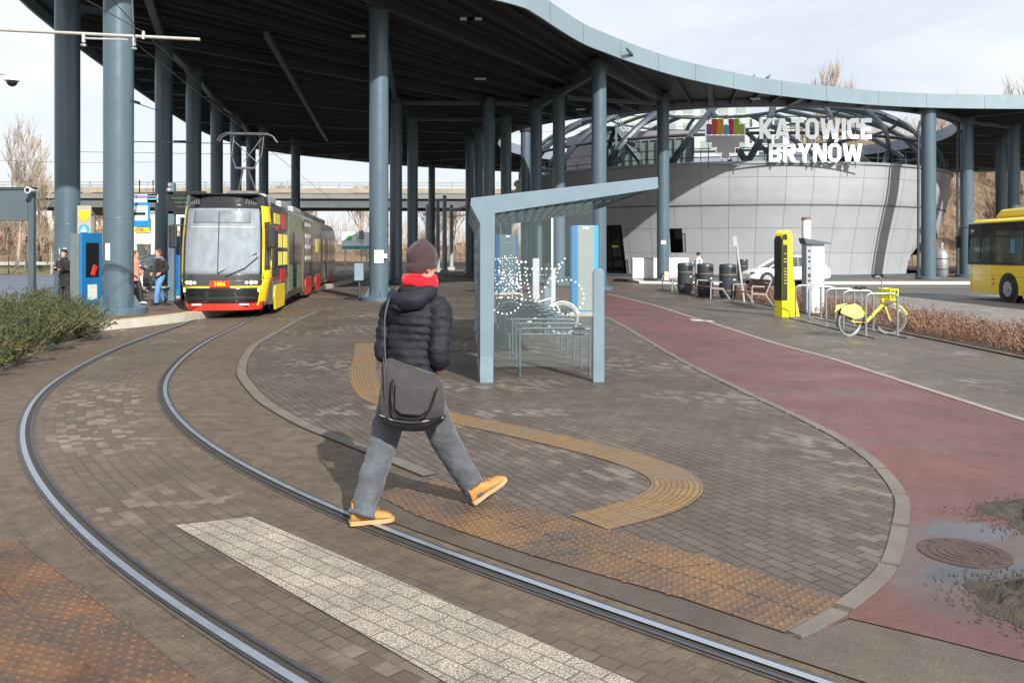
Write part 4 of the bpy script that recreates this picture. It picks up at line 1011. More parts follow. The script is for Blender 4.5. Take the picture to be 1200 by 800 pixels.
def bside(name, y0, y1, z0, z1, m, off=.012, th=.012, parent=bus, dx=0):
    mb = MB(); a = .0; lean = lambda z: max(0, (z-1.2))*.023
    mb.add([Vector((lean(z)-off+dx+k, y, z)) for k in (0, th) for y, z in ((y0, z0), (y1, z0), (y1, z1), (y0, z1))], [(0, 1, 2, 3), (7, 6, 5, 4), (0, 4, 5, 1), (1, 5, 6, 2), (2, 6, 7, 3), (3, 7, 4, 0)])
    return mb.build(name, m, parent)
bside('window_band', -.05, -11.3, 1.32, 2.86, busg)
bin_ = M('bus_glass_tint', (.05, .068, .06), .05, 0, .7, 3, coat=.4)
for y0, y1 in ((-.2, -.9), (-1.0, -1.55), (-1.95, -3.6), (-3.75, -5.3), (-6.8, -8.4), (-8.6, -10.4)):
    w_ = bside('window', y0, y1, 1.42, 2.32, bin_, .022)
bside('window', -1.95, -3.6, 2.38, 2.55, bin_, .022)
bside('window_notice', -2.9, -3.15, 1.75, 2.25, M('notice_teal', (.06, .22, .30), .3), .032); bside('window_notice', -3.25, -3.5, 1.68, 2.25, M('notice_slate', (.05, .09, .12), .3), .032)
bside('window_divider', -.92, -.98, 1.4, 2.3, black, .03)
for y in (-.3, -1.7, -4.1, -5.5): bside('panel_joint', y, y-.012, .32, 1.28, M('joint_ochre', (.3, .2, .01), .5), .004)
bside('panel_joint', -.05, -11, .92, .932, M('joint_ochre2', (.35, .24, .01), .5), .004)
for z in (.62, .78): bside('marker_lamp', -1.75, -1.88, z, z+.05, M('amber_lens', (.6, .15, .02), .3), .02)
mb = MB(); mb.tube([Vector((-.004, WY, .46)), Vector((.02, WY, .46))], .60, 32); mb.build('wheel_arch', black, bus, smooth=40)
for y in (WY, -8.8):
    wh = MB(); wh.tube([Vector((-.03, y, .48)), Vector((.0, y, .48)), Vector((.28, y, .48))], [.43, .48, .48], 32); w_ = wh.build('wheel', rubber, bus, smooth=50)
    mb = MB(); mb.tube([Vector((-.035, y, .48)), Vector((-.045, y, .48))], .27, 24); mb.tube([Vector((-.08, y, .48)), Vector((-.04, y, .48))], .10, 16)
    for k in range(10): mb.ball((-.05, y+.19*cos(k*.628), .48+.19*sin(k*.628)), .02, 6, 5)
    mb.build('rim', galv, w_, smooth=40)
mb = MB(); mb.box((1.25, -2.6, 3.2), (1.9, 2.6, .32), taper=.85); mb.build('roof_unit', yellow, bus, bevel=.08)
mb = MB(); mb.tube([(.1, .1, 2.75), (-.12, .3, 2.72), (-.16, .32, 2.5)], .02, 6); arm = mb.build('mirror_arm', black, bus)
mb = MB(); mb.box((-.17, .32, 2.2), (.2, .1, .5)); mb.build('mirror', black, bus, bevel=.04)
txt('394', .17, (-.02, -.42, 2.58), whited, bus, rz=-pi/2, bold=.003)
mb = MB(); mb.box((1.25, .16, 2.0), (1.95, .03, 1.3)); mb.build('windscreen', busg, bus)

# ================================================================ CAR
def car(name, label, loc, rz, paint, group=None, dark=False):
    t = thing(name, label, 'car', loc, rz, group)
    # stations along x (nose at -x), half widths and heights of shoulder
    L = 4.7; st = [(-2.35, .62, .52, .30), (-2.22, .80, .68, .26), (-1.9, .90, .80, .24), (-1.3, .93, .92, .24), (-.8, .94, .98, .24), (0, .95, 1.0, .24), (.9, .95, 1.02, .24), (1.6, .94, 1.05, .24), (2.15, .88, 1.04, .28), (2.33, .78, .92, .36), (2.36, .7, .6, .40)]
    mb = MB(); vs = []
    for x, hw, zt, zb in st: vs += [Vector((x, s*y, z)) for s, y, z in ((-1, hw-.06, zb), (-1, hw, zb+.15), (-1, hw, (zb+zt)/2+.05), (-1, hw-.07, zt), (-1, hw-.32, zt+.05), (1, hw-.32, zt+.05), (1, hw-.07, zt), (1, hw, (zb+zt)/2+.05), (1, hw, zb+.15), (1, hw-.06, zb))]
    n = 10; N = len(st)
    fs = [(j*n+i, j*n+(i+1) % n, (j+1)*n+(i+1) % n, (j+1)*n+i) for j in range(N-1) for i in range(n)]+[tuple(range(n))[::-1], tuple(range((N-1)*n, N*n))]
    mb.add(vs, fs); b = mb.build('body', paint, t, smooth=60); s = b.modifiers.new('s', 'SUBSURF'); s.levels = s.render_levels = 2
    cab = [(-1.15, .70, 1.0, .98), (-.35, .62, 1.46, 1.0), (.25, .60, 1.60, 1.0), (.9, .60, 1.58, 1.0), (1.6, .58, 1.36, 1.02), (2.15, .60, 1.08, 1.04)]
    mb = MB(); vs = []
    for x, hw, zt, zb in cab: vs += [Vector((x, -hw-.16, zb-.06)), Vector((x, -hw, zt-.06)), Vector((x, -hw+.14, zt)), Vector((x, hw-.14, zt)), Vector((x, hw, zt-.06)), Vector((x, hw+.16, zb-.06))]
    n = 6; N = len(cab); fs = [(j*n+i, j*n+i+1, (j+1)*n+i+1, (j+1)*n+i) for j in range(N-1) for i in range(n-1)]+[tuple(range(n))[::-1], tuple(range((N-1)*n, N*n))]
    mb.add(vs, fs); g = mb.build('glasshouse', glass_car, t, smooth=50)
    for s_ in (-1, 1):
        mb = MB(); mb.tube([Vector((x, s_*(hw-.01), zt-.03)) for x, hw, zt, zb in cab], .045, 6); mb.build('roof_rail', paint, t, smooth=50)
        mb = MB(); mb.beam((.42, s_*.79, 1.0), (.46, s_*.62, 1.54), .08, .03); mb.build('door_pillar', black, t)
        mb = MB(); mb.ball((-2.1, s_*.72, .70), (.22, .13, .055), 12, 8, R=Matrix.Rotation(-s_*.5, 3, 'Z')); mb.build('headlight', blackp, t, smooth=60)
        mb = MB(); mb.ball((-.62, s_*1.03, 1.06), (.10, .10, .07), 10, 7); mb.build('mirror', paint, t, smooth=60)
        for x in (-1.42, 1.45):
            mb = MB(); mb.tube([Vector((x, s_*.955, .36)), Vector((x, s_*.90, .36))], .40, 24); mb.build('wheel_arch', black, t, smooth=40)
            mb = MB(); mb.tube([Vector((x, s_*.72, .345)), Vector((x, s_*.95, .345)), Vector((x, s_*.968, .345))], [.345, .345, .32], 24); w_ = mb.build('wheel', rubber, t, smooth=50)
            mb = MB(); mb.tube([Vector((x, s_*.965, .345)), Vector((x, s_*.975, .345))], .24, 20)
            for k in range(5): a = k*1.2566; mb.beam((x, s_*.985, .345), (x+.23*cos(a), s_*.985, .345+.23*sin(a)), .05, .02)
            mb.build('rim', galv if not dark else black, w_, smooth=40)
    mb = MB(); mb.box((.3, 0, 1.6), (1.1, .9, .02)); mb.build('roof', glass_car if paint is white else paint, t, bevel=.01)
    return t
glass_car = M('car_glass', (.05, .07, .07), .05, 0, .3, 2, coat=.8)
carw = M('car_white', (.78, .79, .80), .25, 0, .03, 1, coat=.6)
car('parked_car', 'white electric car parked before the drum building behind the yellow totem', (14.85, 46.6, -.026), radians(9), carw)
cdk = M('car_dark', (.05, .055, .065), .25, .2, .1, 1, coat=.6)
car('parked_car', 'dark car on the left road seen under the blue stop sign', (-31, 68, -.03), radians(200), cdk, dark=True)
car('parked_car', 'second dark car on the left road just right of the stop sign pole', (-29.2, 71.5, -.03), radians(190), cdk, dark=True)

# ================================================================ CYCLE SHELTER
sh = thing('cycle_shelter', 'blue grey steel and glass cycle shelter with a lean up roof and dotted bicycle graphic', 'cycle shelter', (0, 0, 0))
Y0, Y1 = 11.45, 18.6; dxs = -.055
def sp(px, py, k=0.0):
    """point of the front frame carried k metres back along the shelter"""
    p = P(px, py, Y0); return Vector((p.x+dxs*k, p.y+k, p.z))
def frame(k, name):
    mb = MB(); D = .10
    prof_ = [(552, 232), (771, 207.5), (771.5, 221), (580, 250), (578, 449.5), (562.5, 450), (562.5, 262), (551, 240)]
    mb.plate([sp(*p, k) for p in prof_], D, (0, 1, 0)); o = mb.build(name, shelter_m, sh, bevel=.006); return o
frame(0, 'front_frame')
for k in (2.3, 4.7, 7.05): frame(k, 'roof_frame')
# lower cover of the post and front short post with rounded head
mb = MB(); mb.box(sp(570, 434)+Vector((0, -.012, 0)), (.17, .02, .36)); mb.build('post_cover', M('post_cover_steel', (.15, .21, .25), .5), sh, bevel=.004)
mb = MB(); c = sp(701.5, 320); pts = [sp(695.2, 448), sp(708.3, 448)]; r_ = (pts[1]-pts[0]).length/2; top = sp(701.7, 321)
pl_ = [pts[0], pts[1]]+[top+Vector((r_*cos(a), 0, r_*sin(a))) for a in [pi*i/10 for i in range(11)]]
mb.plate(pl_, .07, (0, 1, 0)); mb.build('post', shelter_m, sh, bevel=.006)
pl2 = [p+Vector((dxs*7, 7.0, 0)) for p in pl_]; mb = MB(); mb.plate(pl2, .07, (0, 1, 0)); mb.build('post', shelter_m, sh)
# back wall panels (left side)
for k in range(3):
    a, b = .12+k*2.35, 2.28+k*2.35
    mb = MB(); q0, q1 = sp(563.5, 444, a), sp(563.5, 444, b); h = sp(563.5, 256).z
    mb.add([q0, q1, Vector((q1.x, q1.y, h)), Vector((q0.x, q0.y, h))], [(0, 1, 2, 3)])
    o = mb.build('rear_panel', M('rear_glass', (.10, .13, .14), .25) if k < 1 else glass_c, sh); s = o.modifiers.new('s', 'SOLIDIFY'); s.thickness = .012
mb = MB(); mb.plate([sp(552, 233.5, .1), sp(563, 263, .1), sp(563, 263, 7.1), sp(552, 233.5, 7.1)], .01); mb.build('gutter', shelter_m, sh)
# front glass + dots
mb = MB(); g_ = [sp(579, 430), sp(695, 430), sp(695, 236), sp(579, 252)]; mb.plate([p+Vector((0, .04, 0)) for p in g_], .012, (0, 1, 0)); fg = mb.build('glass_pane', glass_c, sh)
g2 = [p+Vector((dxs*7, 7.0, 0)) for p in g_]; mb = MB(); mb.plate(g2, .012, (0, 1, 0)); mb.build('glass_pane', glass_c, sh)
mb = MB(); dm_ = M('white_dot', (.85, .86, .86), .5, 0, .02, 1)
def dot(px, py, r): 
    c = sp(px, py)+Vector((0, .034, 0)); k = 10
    mb.add([c]+[c+Vector((r*cos(2*pi*i/k), 0, r*sin(2*pi*i/k))) for i in range(k)], [(0, 1+i, 1+(i+1) % k) for i in range(k)])
rd = random.Random(5)
def arcdots(cx, cy, r, a0, a1, n, s): 
    for i in range(n): a = radians(a0+(a1-a0)*i/(n-1)); dot(cx+r*cos(a), cy-r*sin(a), s)
def linedots(pts, n, s):
    L = [Vector((p[0], p[1], 0)) for p in pts]; L = resample(L, sum((b-a).length for a, b in zip(L, L[1:]))/n)
    for p in L: dot(p.x, p.y, s)
arcdots(664, 348, 20.5, -150, 75, 15, .011)
arcdots(592, 348, 20, 140, 395, 18, .011)
linedots([(618, 315), (655, 315), (662, 303)], 9, .012); linedots([(606, 307), (616, 307)], 2, .016); linedots([(655, 310), (640, 335), (628, 352)], 8, .011)
linedots([(615, 314), (622, 352)], 8, .011); linedots([(606, 322), (606, 350), (627, 353)], 9, .010); linedots([(655, 315), (650, 330), (664, 328)], 6, .011)
for yy in range(301, 350, 4):
    for xx in range(581, 606, 4):
        if rd.random() < .62: dot(xx+rd.uniform(-1.2, 1.2), yy+rd.uniform(-1, 1), rd.choice((.005, .006, .0075)))
linedots([(581, 303), (604, 302)], 9, .006); linedots([(581, 322), (640, 322)], 16, .006); linedots([(608, 310), (612, 350)], 9, .013)
for i in range(55): dot(600+rd.gauss(0, 12), 330+rd.gauss(0, 15), rd.choice((.006, .009, .012)))
mb.build('dot_graphic', dm_, fg, normals=False)
# roof: glass strips between cross ribs
def rp_(t, k, dz=0): a = sp(566, 238, k); b = sp(768, 214, k); p = a.lerp(b, t); return Vector((p.x, p.y, p.z+dz))
nb = 14
for i in range(nb):
    k0 = .1+i*.5; k1 = k0+.49
    mb = MB(); mb.add([rp_(0, k0), rp_(1, k0), rp_(1, k1), rp_(0, k1)], [(0, 1, 2, 3)]); o = mb.build('roof_glass', glass_g, sh); s = o.modifiers.new('s', 'SOLIDIFY'); s.thickness = .012
for i in range(1, 15):
    t = i/15; mb = MB(); mb.beam(rp_(t, .1, -.05), rp_(t, 7.1, -.05), .03, .06); mb.build('roof_batten', M('batten_steel', (.22, .31, .34), .45), sh)
# edge beam at the high side
mb = MB(); mb.beam(rp_(1, 0.05, -.03), rp_(1, 7.15, -.03), .06, .13); mb.build('edge_beam', shelter_m, sh)
# racks: hoops inside the shelter
rackm = M('rack_steel', (.13, .17, .20), .4, .6, .1, 10)
r0 = None
for i in range(10):
    Yk = 12.0+i*.82; x0 = -.015-.055*(Yk-Y0)+.10 if False else None
    xl = .11-.062*(Yk-12.0); xr = xl+.92
    if r0 is None:
        r0 = thing('cycle_rack', 'grey tube cycle hoop under the shelter, first from the open front', 'cycle rack', (xl, Yk, 0), 0, 'cycle hoops under the shelter')
        mb = MB(); mb.tube(catmull([(0, 0, 0), (0, 0, .4), (0, 0, .63), (.05, 0, .68), (.49, 0, .685), (.93, 0, .68), (.98, 0, .63), (.98, 0, .4), (.98, 0, 0)], 4), .017, 8); mb.build('hoop', rackm, r0, smooth=50)
        mb = MB(); mb.tube([(.02, 0, .60), (.96, 0, .60)], .012, 6); mb.build('cross_bar', rackm, r0, smooth=50)
        KIDS[r0.name] = kids(r0)
    else: copytree(r0, loc=(xl, Yk, 0), label='grey tube cycle hoop under the shelter, %s from the open front' % nth(i+1))

# ================================================================ BICYCLES
def bicycle(label, loc, rz, frame_m, tyre_m, panel_m=None, steer=0, lean=0, basket=True, R=.325):
    t = thing('bicycle', label, 'bicycle', loc, rz); t.rotation_euler = (lean, 0, rz)
    wb = 1.1
    def wheel(x, parent, st=0):
        Rm = Matrix.Rotation(st, 3, 'Z'); c = Vector((x, 0, R))
        mb = MB(); mb.tube([c+Rm @ Vector(((R-.02)*cos(a), 0, (R-.02)*sin(a))) for a in [2*pi*i/36 for i in range(37)]], .021, 8, cap=False); w_ = mb.build('wheel', tyre_m, parent, smooth=60)
        mb = MB(); mb.tube([c+Rm @ Vector(((R-.048)*cos(a), 0, (R-.048)*sin(a))) for a in [2*pi*i/36 for i in range(37)]], .011, 6, cap=False); mb.build('rim', galv, w_, smooth=60)
        mb = MB()
        for k in range(18): a = 2*pi*k/18; mb.tube([c+Rm @ Vector((.02*cos(a+1.4), .02*(-1)**k, .02*sin(a+1.4))), c+Rm @ Vector(((R-.05)*cos(a), 0, (R-.05)*sin(a)))], .0025, 3)
        mb.tube([c+Rm @ Vector((0, -.05, 0)), c+Rm @ Vector((0, .05, 0))], .025, 8); mb.build('spokes', galv, w_)
    wheel(0, t); wheel(wb, t, steer)
    bb = Vector((.43, 0, .29)); ht = Vector((.86, 0, .78)); hb = Vector((.90, 0, .60)); stt = Vector((.30, 0, .62)); ra = Vector((0, 0, R))
    mb = MB(); mb.tube([bb, hb.lerp(ht, .3)], .034 if panel_m else .02, 8); mb.tube([bb, stt], .022, 8)
    if not panel_m: mb.tube([stt, ht], .018, 8)
    mb.tube([hb, ht], .026, 8)
    for s in (-1, 1): mb.tube([ra+Vector((0, s*.06, 0)), bb+Vector((0, s*.03, 0))], .012, 6); mb.tube([ra+Vector((0, s*.06, 0)), stt+Vector((0, s*.015, -.02))], .011, 6)
    mb.build('frame', frame_m, t, smooth=50)
    Rm = Matrix.Rotation(steer, 3, 'Z'); fc = Vector((wb, 0, 0)); piv = lambda v: fc+Rm @ (Vector(v)-fc)
    mb = MB()
    for s in (-1, 1): mb.tube([piv((wb, s*.055, R)), piv((wb-.10, s*.05, .60)), piv((wb-.15, s*.02, .64))], .015, 6)
    mb.tube([hb, piv((wb-.15, 0, .64))], .02, 6); mb.build('fork', frame_m, t, smooth=50)
    mb = MB(); SH = .17 if panel_m else 0; mb.tube([ht, ht+Vector((-.03, 0, .22+SH))], .016, 6); top = ht+Vector((-.03, 0, .24+SH))
    hp = [top+Rm @ Vector(v) for v in ((-.18, -.31, .06), (-.06, -.24, .06), (0, -.08, 0), (0, .08, 0), (-.06, .24, .06), (-.18, .31, .06))]
    mb.tube(catmull(hp, 4), .013, 6); hb_ = mb.build('handlebar', galv, t, smooth=50)
    for a, b in ((0, 1), (5, 4)): mb = MB(); mb.tube([hp[a], hp[a].lerp(hp[b], .9)], .019, 8); mb.build('grip', black, hb_, smooth=50)
    mb = MB(); mb.tube([stt, stt+Vector((-.06, 0, .30+SH*.5))], .014, 6); mb.build('seat_post', galv, t, smooth=50)
    mb = MB(); c = stt+Vector((-.09, 0, .32+SH*.5)); mb.ball(c, (.13, .075, .035), 14, 8); mb.ball(c+Vector((.12, 0, .0)), (.10, .03, .025), 10, 6); mb.build('saddle', black, t, smooth=60)
    mb = MB(); mb.tube([bb+Vector((0, -.012, 0)), bb+Vector((0, .012, 0))], .09, 20)
    for s in (-1, 1): mb.tube([bb, bb+Vector((s*.03, s*.07, -s*.17))], .011, 6); mb.box(bb+Vector((s*.03, s*.12, -s*.17)), (.10, .09, .02))
    mb.build('crank', black, t, smooth=40)
    mb = MB(); mb.tube([Vector((R_f*cos(a), 0, R+R_f*sin(a))) for R_f in (R+.03,) for a in [radians(d_) for d_ in range(40, 200, 12)]], (.03 if panel_m else .016), 6, flat=.35, ref=(0, 1, 0)); mb.build('mudguard', black if panel_m else galv, t, smooth=60)
    mb = MB(); mb.tube([piv((wb+(R+.03)*cos(a), 0, R+(R+.03)*sin(a))) for a in [radians(d_) for d_ in range(20, 140, 12)]], .014, 6, flat=.4, ref=(0, 1, 0)); mb.build('mudguard', frame_m, t, smooth=60)
    if panel_m:
        for s in (-1, 1):
            mb = MB(); pts = [Vector((-.34, s*.075, .52)), Vector((-.30, s*.075, .66)), Vector((.05, s*.075, .70)), Vector((.22, s*.07, .62)), Vector((.33, s*.06, .42)), (Vector((.05, s*.075, .38)))]
            mb.plate(pts, .006, (0, s, 0)); sg_ = mb.build('skirt_panel', panel_m, t)
            mb = MB()
            for k in range(3):
                for l in range(2): mb.box((-.14+k*.12, s*.084, .62-.09*l), (.075, .002, .018))
            mb.build('panel_print', grey, sg_)
        mb = MB(); mb.box((.18, 0, .40), (.34, .13, .14)); mb.build('chain_case', M('case_grey', (.10, .12, .15), .5), t, bevel=.03)
        b = Vector((1.02, 0, .86)); mb = MB()
        for z in (-.1, .12): mb.tube([b+Vector(v) for v in ((-.10, -.16, z), (.13, -.14, z), (.13, .14, z), (-.10, .16, z), (-.10, -.16, z))], .012, 5)
        for v in ((.13, -.14), (.13, .14), (-.10, -.16), (-.10, .16), (.13, 0), (.02, -.15), (.02, .15), (-.1, 0)): mb.tube([b+Vector((*v, -.1)), b+Vector((*v, .12))], .012, 5)
        mb.box(b+Vector((-.1, 0, .02)), (.02, .28, .2)); mb.box(b+Vector((0, 0, -.1)), (.24, .3, .02))
        mb.build('front_carrier', frame_m, t, smooth=50)
    return t
bikey = M('bike_yellow', (.80, .70, .02), .3, 0, .04, 4, coat=.3)
bikel = M('bike_lime', (.72, .76, .18), .35, 0, .05, 3)
bicycle('yellow rental bicycle leaning at the nearest outdoor hoop beside the hedge', (7.02, 17.75, .0), atan2(.42, 1), bikey, M('tyre_grey', (.20, .20, .20), .7), bikel, steer=-.75, lean=.05)
bicycle('plain white bicycle parked among the hoops under the shelter', (-.04, 17.9, .012), .03, white, M('tyre_silver', (.30, .31, .31), .6), None, R=.34)
# ================================================================ STREET FURNITURE
# litter bins
binm = M('bin_charcoal', (.035, .042, .05), .38, .1, .15, 3); band_m = M('bin_band', (.35, .27, .2), .4, .4, .1, 5)
def bin_(label, x, y, z=.0, rz=0, s=1.0):
    t = thing('litter_bin', label, 'litter bin', (x, y, z), rz, 'charcoal litter bins'); t.scale = (s, s, s)
    mb = MB(); r = .33; op_ = MB()
    mb.lathe([(.28, 0), (.28, .10), (r, .12), (r, .92)], 32, cap=True); mb.build('body', binm, t, smooth=40)
    mb = MB(); n = 32; zz = [.95, 1.22]
    for k in range(n):
        a0, a1 = 2*pi*k/n, 2*pi*(k+1)/n; am = (a0+a1)/2
        mb.add([(r*cos(a0), r*sin(a0), .92), (r*cos(a1), r*sin(a1), .92), (r*cos(a1), r*sin(a1), 1.0), (r*cos(a0), r*sin(a0), 1.0)], [(0, 1, 2, 3)])
        if abs((am-(-pi/2+.9)+pi) % (2*pi)-pi) > .62:
            mb.add([(r*cos(a0), r*sin(a0), 1.0), (r*cos(a1), r*sin(a1), 1.0), (r*cos(a1), r*sin(a1), 1.17), (r*cos(a0), r*sin(a0), 1.17)], [(0, 1, 2, 3)])
    mb.lathe([(r, 1.17), (r, 1.24), (r-.04, 1.30), (.12, 1.32), (.0, 1.32)], 32, cap=False); mb.lathe([(r-.03, .92), (r-.03, 1.2)], 24)
    mb.build('hood', binm, t, smooth=40, normals=False)
    mb = MB(); mb.lathe([(r-.028, .99), (r-.028, 1.19)], 24, cap=False); mb.build('opening', M('hole_black', (.004, .004, .004), .9), t)
    for z0 in (.90, .30):
        mb = MB(); mb.lathe([(r, z0), (r+.008, z0), (r+.008, z0+.025), (r, z0+.025)], 32, cap=False); mb.build('trim_band', band_m, t, smooth=40)
    mb = MB(); mb.box((.16, -.29, .72), (.1, .02, .06)); mb.build('sticker', whited, t)
    return t
for lab, px, py in (('charcoal litter bin nearest the leaning bench, rightmost of the front row', 853, 349.5), ('charcoal litter bin in the middle of the front row of three', 826.5, 347), ('charcoal litter bin at the far left end of the front row of three', 803, 343.5)):
    q_ = G(px, py); bin_(lab, q_.x, q_.y)
q_ = G(878, 333); bin_('charcoal litter bin half hidden behind the nose of the white car', 13.3, 49.2, .12, .5, .95)
# benches
alu = M('cast_aluminium', (.24, .245, .25), .5, .3, .08, 5)
def bench(label, x, y, rz, L=1.95, back=False):
    t = thing('park_bench', label, 'bench', (x, y, 0), rz, 'slatted benches between the bins')
    # local: sits facing -x, length along y
    for k, yy in enumerate((-L/2, L/2)):
        mb = MB(); w_ = .045
        fr = [((-.30, 0), (-.28, .66)), ((-.28, .66), (.14, .64)), ((-.28, .42), (.22, .38)), ((.16, .38), (.44, 0)), ((.16, .38), (.36, .86)), ((.14, .64), (.26, .62)), ((.0, .40), (.10, .0))]
        for i, (a, b) in enumerate(fr):
            if i in (5, 6) or (i == 4 and not back): continue
            mb.beam((a[0], yy, a[1]), (b[0], yy, b[1]), w_, .035, up=(0, 1, 0))
        mb.build('end_frame', alu, t, bevel=.006)
    for i in range(4): mb = MB(); mb.box((-.24+i*.125, 0, .435-.008*i), (.11, L-.07, .03)); mb.build('seat_slat', wood, t, bevel=.005)
    for i in range(4 if back else 0): mb = MB(); mb.box((.19+i*.045, 0, .50+i*.105), (.03, L-.07, .095), ry=.42); mb.build('back_slat', wood, t, bevel=.005)
    return t
bench('nearest brown slatted bench with pale metal ends, by the leaning sign post', 8.0, 28.6, .05, back=True)
bench('backless brown bench partly hidden behind the middle and right bins', 7.7, 33.0, .05)
bench('backless brown bench between the middle and left bins', 7.75, 36.0, .05)
bench('furthest brown bench, left of all the bins', 7.45, 39.4, .05)
# leaning sign post
t = thing('sign_post', 'thin pale post with a small grey sign, leaning behind the nearest bench', 'sign post', (7.9, 30.2, 0))
a, b = P(872, 343, 30.2)-Vector((7.9, 30.2, 0)), P(862, 279, 30.2)-Vector((7.9, 30.2, 0)); a.z = 0
mb = MB(); mb.tube([a, b], .04, 10); mb.build('post', M('old_post', (.40, .40, .37), .6, .2, .15, 6), t, smooth=50)
mb = MB(); c = P(861, 283, 30.1)-Vector((7.9, 30.2, 0)); mb.box(c, (.14, .03, .34), ry=-.14); mb.build('sign_plate', M('plate_grey', (.30, .33, .38), .5), t, bevel=.004)
# yellow totem
t = thing('information_totem', 'bright yellow and black rounded totem column with a flared foot, standing by the hoops', 'totem', (7.42, 23.3, 0), radians(24))
def tot(y): return
H_ = 2.36; mb = MB()
# profile in local x (flares to +x at the foot), face -y carries the black panel
pr2 = [(-.19, 0), (.42, 0), (.34, .35), (.24, .85), (.19, 1.3), (.17, 1.8), (.16, 2.2)]
topa = [( .16*cos(a), 2.2+.16*sin(a)) for a in [pi*i/10 for i in range(1, 10)]]
topb = [(-.19+.03, 2.2)]
poly = pr2+topa+[(-.165, 2.18), (-.19, 1.9)]
mb.plate([Vector((x, .16, z)) for x, z in poly], -.32, (0, 1, 0)); mb.build('body', lemon, t, bevel=.012)
pn = [(-.165, .46), (.10, .46), (.10, 2.18)]+[(.135*cos(a)-.03, 2.18+.13*sin(a)) for a in [pi*i/8 for i in range(1, 8)]]+[(-.165, 2.18)]
mb = MB(); mb.plate([Vector((-.197, -y_*1.02+.0-.03+.0, z)) if False else Vector((-.1965, y_, z)) for y_, z in [(-.145, .46), (.145, .46), (.145, 2.1), (.08, 2.2), (-.08, 2.2), (-.145, 2.1)]], .012, (-1, 0, 0)); mb.build('black_panel', M('totem_black', (.03, .03, .025), .3), t)
mb = MB(); mb.plate([Vector((y_, -.165, z)) for y_, z in [(-.19, .46), (-.02, .46), (-.02, 2.2), (-.08, 2.27), (-.16, 2.24), (-.19, 2.1)]], .01, (0, -1, 0)); pn_ = mb.build('black_panel', M('totem_black2', (.035, .033, .022), .3), t)
txt('M', .16, (-.105, -.18, 2.02), lemon, pn_, bold=.012)
mb = MB()
for k, z in enumerate((1.72, 1.58, 1.50, 1.32, 1.24, 1.16, 1.08, 1.0, .92)): mb.box((-.105, -.178, z), (.10 if k % 3 else .07, .004, .018))
mb.build('panel_print', M('print_yellow', (.5, .45, .1), .5), pn_)
mb = MB()
for k in range(7): mb.box((.06, -.166, 1.25+k*.09), (.03, .006, .05))
for k in range(6): mb.box((.12, -.166, .35+k*.05), (.03, .006, .03))
mb.build('edge_print', M('print_olive', (.35, .32, .05), .5), t)
# white service pillar
t = thing('service_pillar', 'tall white service pillar with a grey button strip and dark slanted cap', 'service pillar', (8.68, 24.6, 0), radians(-4))
mb = MB(); mb.box((.08, 0, 1.0), (.34, .45, 2.0)); mb.build('body', white, t, bevel=.01)
mb = MB(); mb.box((-.17, -.0, 1.0), (.16, .47, 2.0)); st_ = mb.build('button_strip', M('pillar_grey', (.30, .33, .37), .4), t, bevel=.006)
mb = MB()
for z in (1.8, 1.62, 1.5, 1.3, 1.1, .95): mb.box((-.17, -.238, z), (.06, .01, .05 if z != 1.1 else .1))
mb.build('buttons', black, st_)
mb = MB(); mb.plate([Vector((-.34, -.32, 2.17)), Vector((.42, -.32, 2.03)), Vector((.42, -.32, 2.0)), Vector((.1, -.32, 1.99)), Vector((-.28, -.32, 2.0))], .64, (0, 1, 0)); mb.build('cap', M('cap_slate', (.08, .10, .12), .5), t, bevel=.004)
# white topped bollard column behind it
t = thing('vent_column', 'slim round column, white above and slate below, rising behind the white service pillar', 'column', (10.0, 29.0, 0))
mb = MB(); mb.lathe([(.15, 1.9), (.15, 2.85), (.12, 2.86)], 24); mb.build('upper_tube', white, t, smooth=40)
mb = MB(); mb.lathe([(.16, 2.86), (.16, 2.93), (.1, 2.96)], 24); mb.build('cap', M('cap_brown', (.16, .12, .1), .6), t, smooth=40)
mb = MB(); mb.lathe([(.155, 0), (.155, 1.9)], 24); mb.build('lower_tube', M('slate_tube', (.22, .30, .32), .5), t, smooth=40)
# outdoor hoops on two floor rails
hoopm = M('hoop_steel', (.36, .38, .39), .35, .7, .08, 10)
t0_ = None; labs = ['outdoor cycle hoop nearest the camera, with the yellow bicycle leaning on it', 'second outdoor cycle hoop from the camera', 'middle outdoor cycle hoop of the five', 'fourth outdoor cycle hoop from the camera', 'furthest outdoor cycle hoop, beside the yellow totem']
for lab, y in zip(labs, (17.75, 18.95, 20.0, 21.15, 22.15)):
    if t0_ is None:
        t0_ = thing('cycle_hoop', lab, 'cycle rack', (7.36, y, 0), 0, 'five outdoor cycle hoops')
        mb = MB(); mb.tube(catmull([(0, 0, .03), (0, 0, .5), (0, 0, .78), (.03, 0, .86), (.12, 0, .90), (.33, 0, .90), (.54, 0, .90), (.63, 0, .86), (.66, 0, .78), (.66, 0, .5), (.66, 0, .03)], 4), .026, 10); mb.build('hoop', hoopm, t0_, smooth=50)
        mb = MB(); mb.box((0, 0, .025), (.09, .16, .015)); mb.box((.66, 0, .025), (.09, .16, .015)); mb.build('foot_plate', hoopm, t0_)
        KIDS[t0_.name] = kids(t0_)
    else: copytree(t0_, loc=(7.36, y, 0), label=lab)
for x, l in ((7.36, 'left'), (8.02, 'right')):
    mb = MB(); mb.box((x, 19.9, .022), (.07, 5.3, .02)); tag(mb.build('floor_rail', M('rail_dark', (.10, .10, .10), .5, .5), bevel=.003), 'flat %s floor rail joining the feet of the outdoor hoops' % l, 'floor rail')
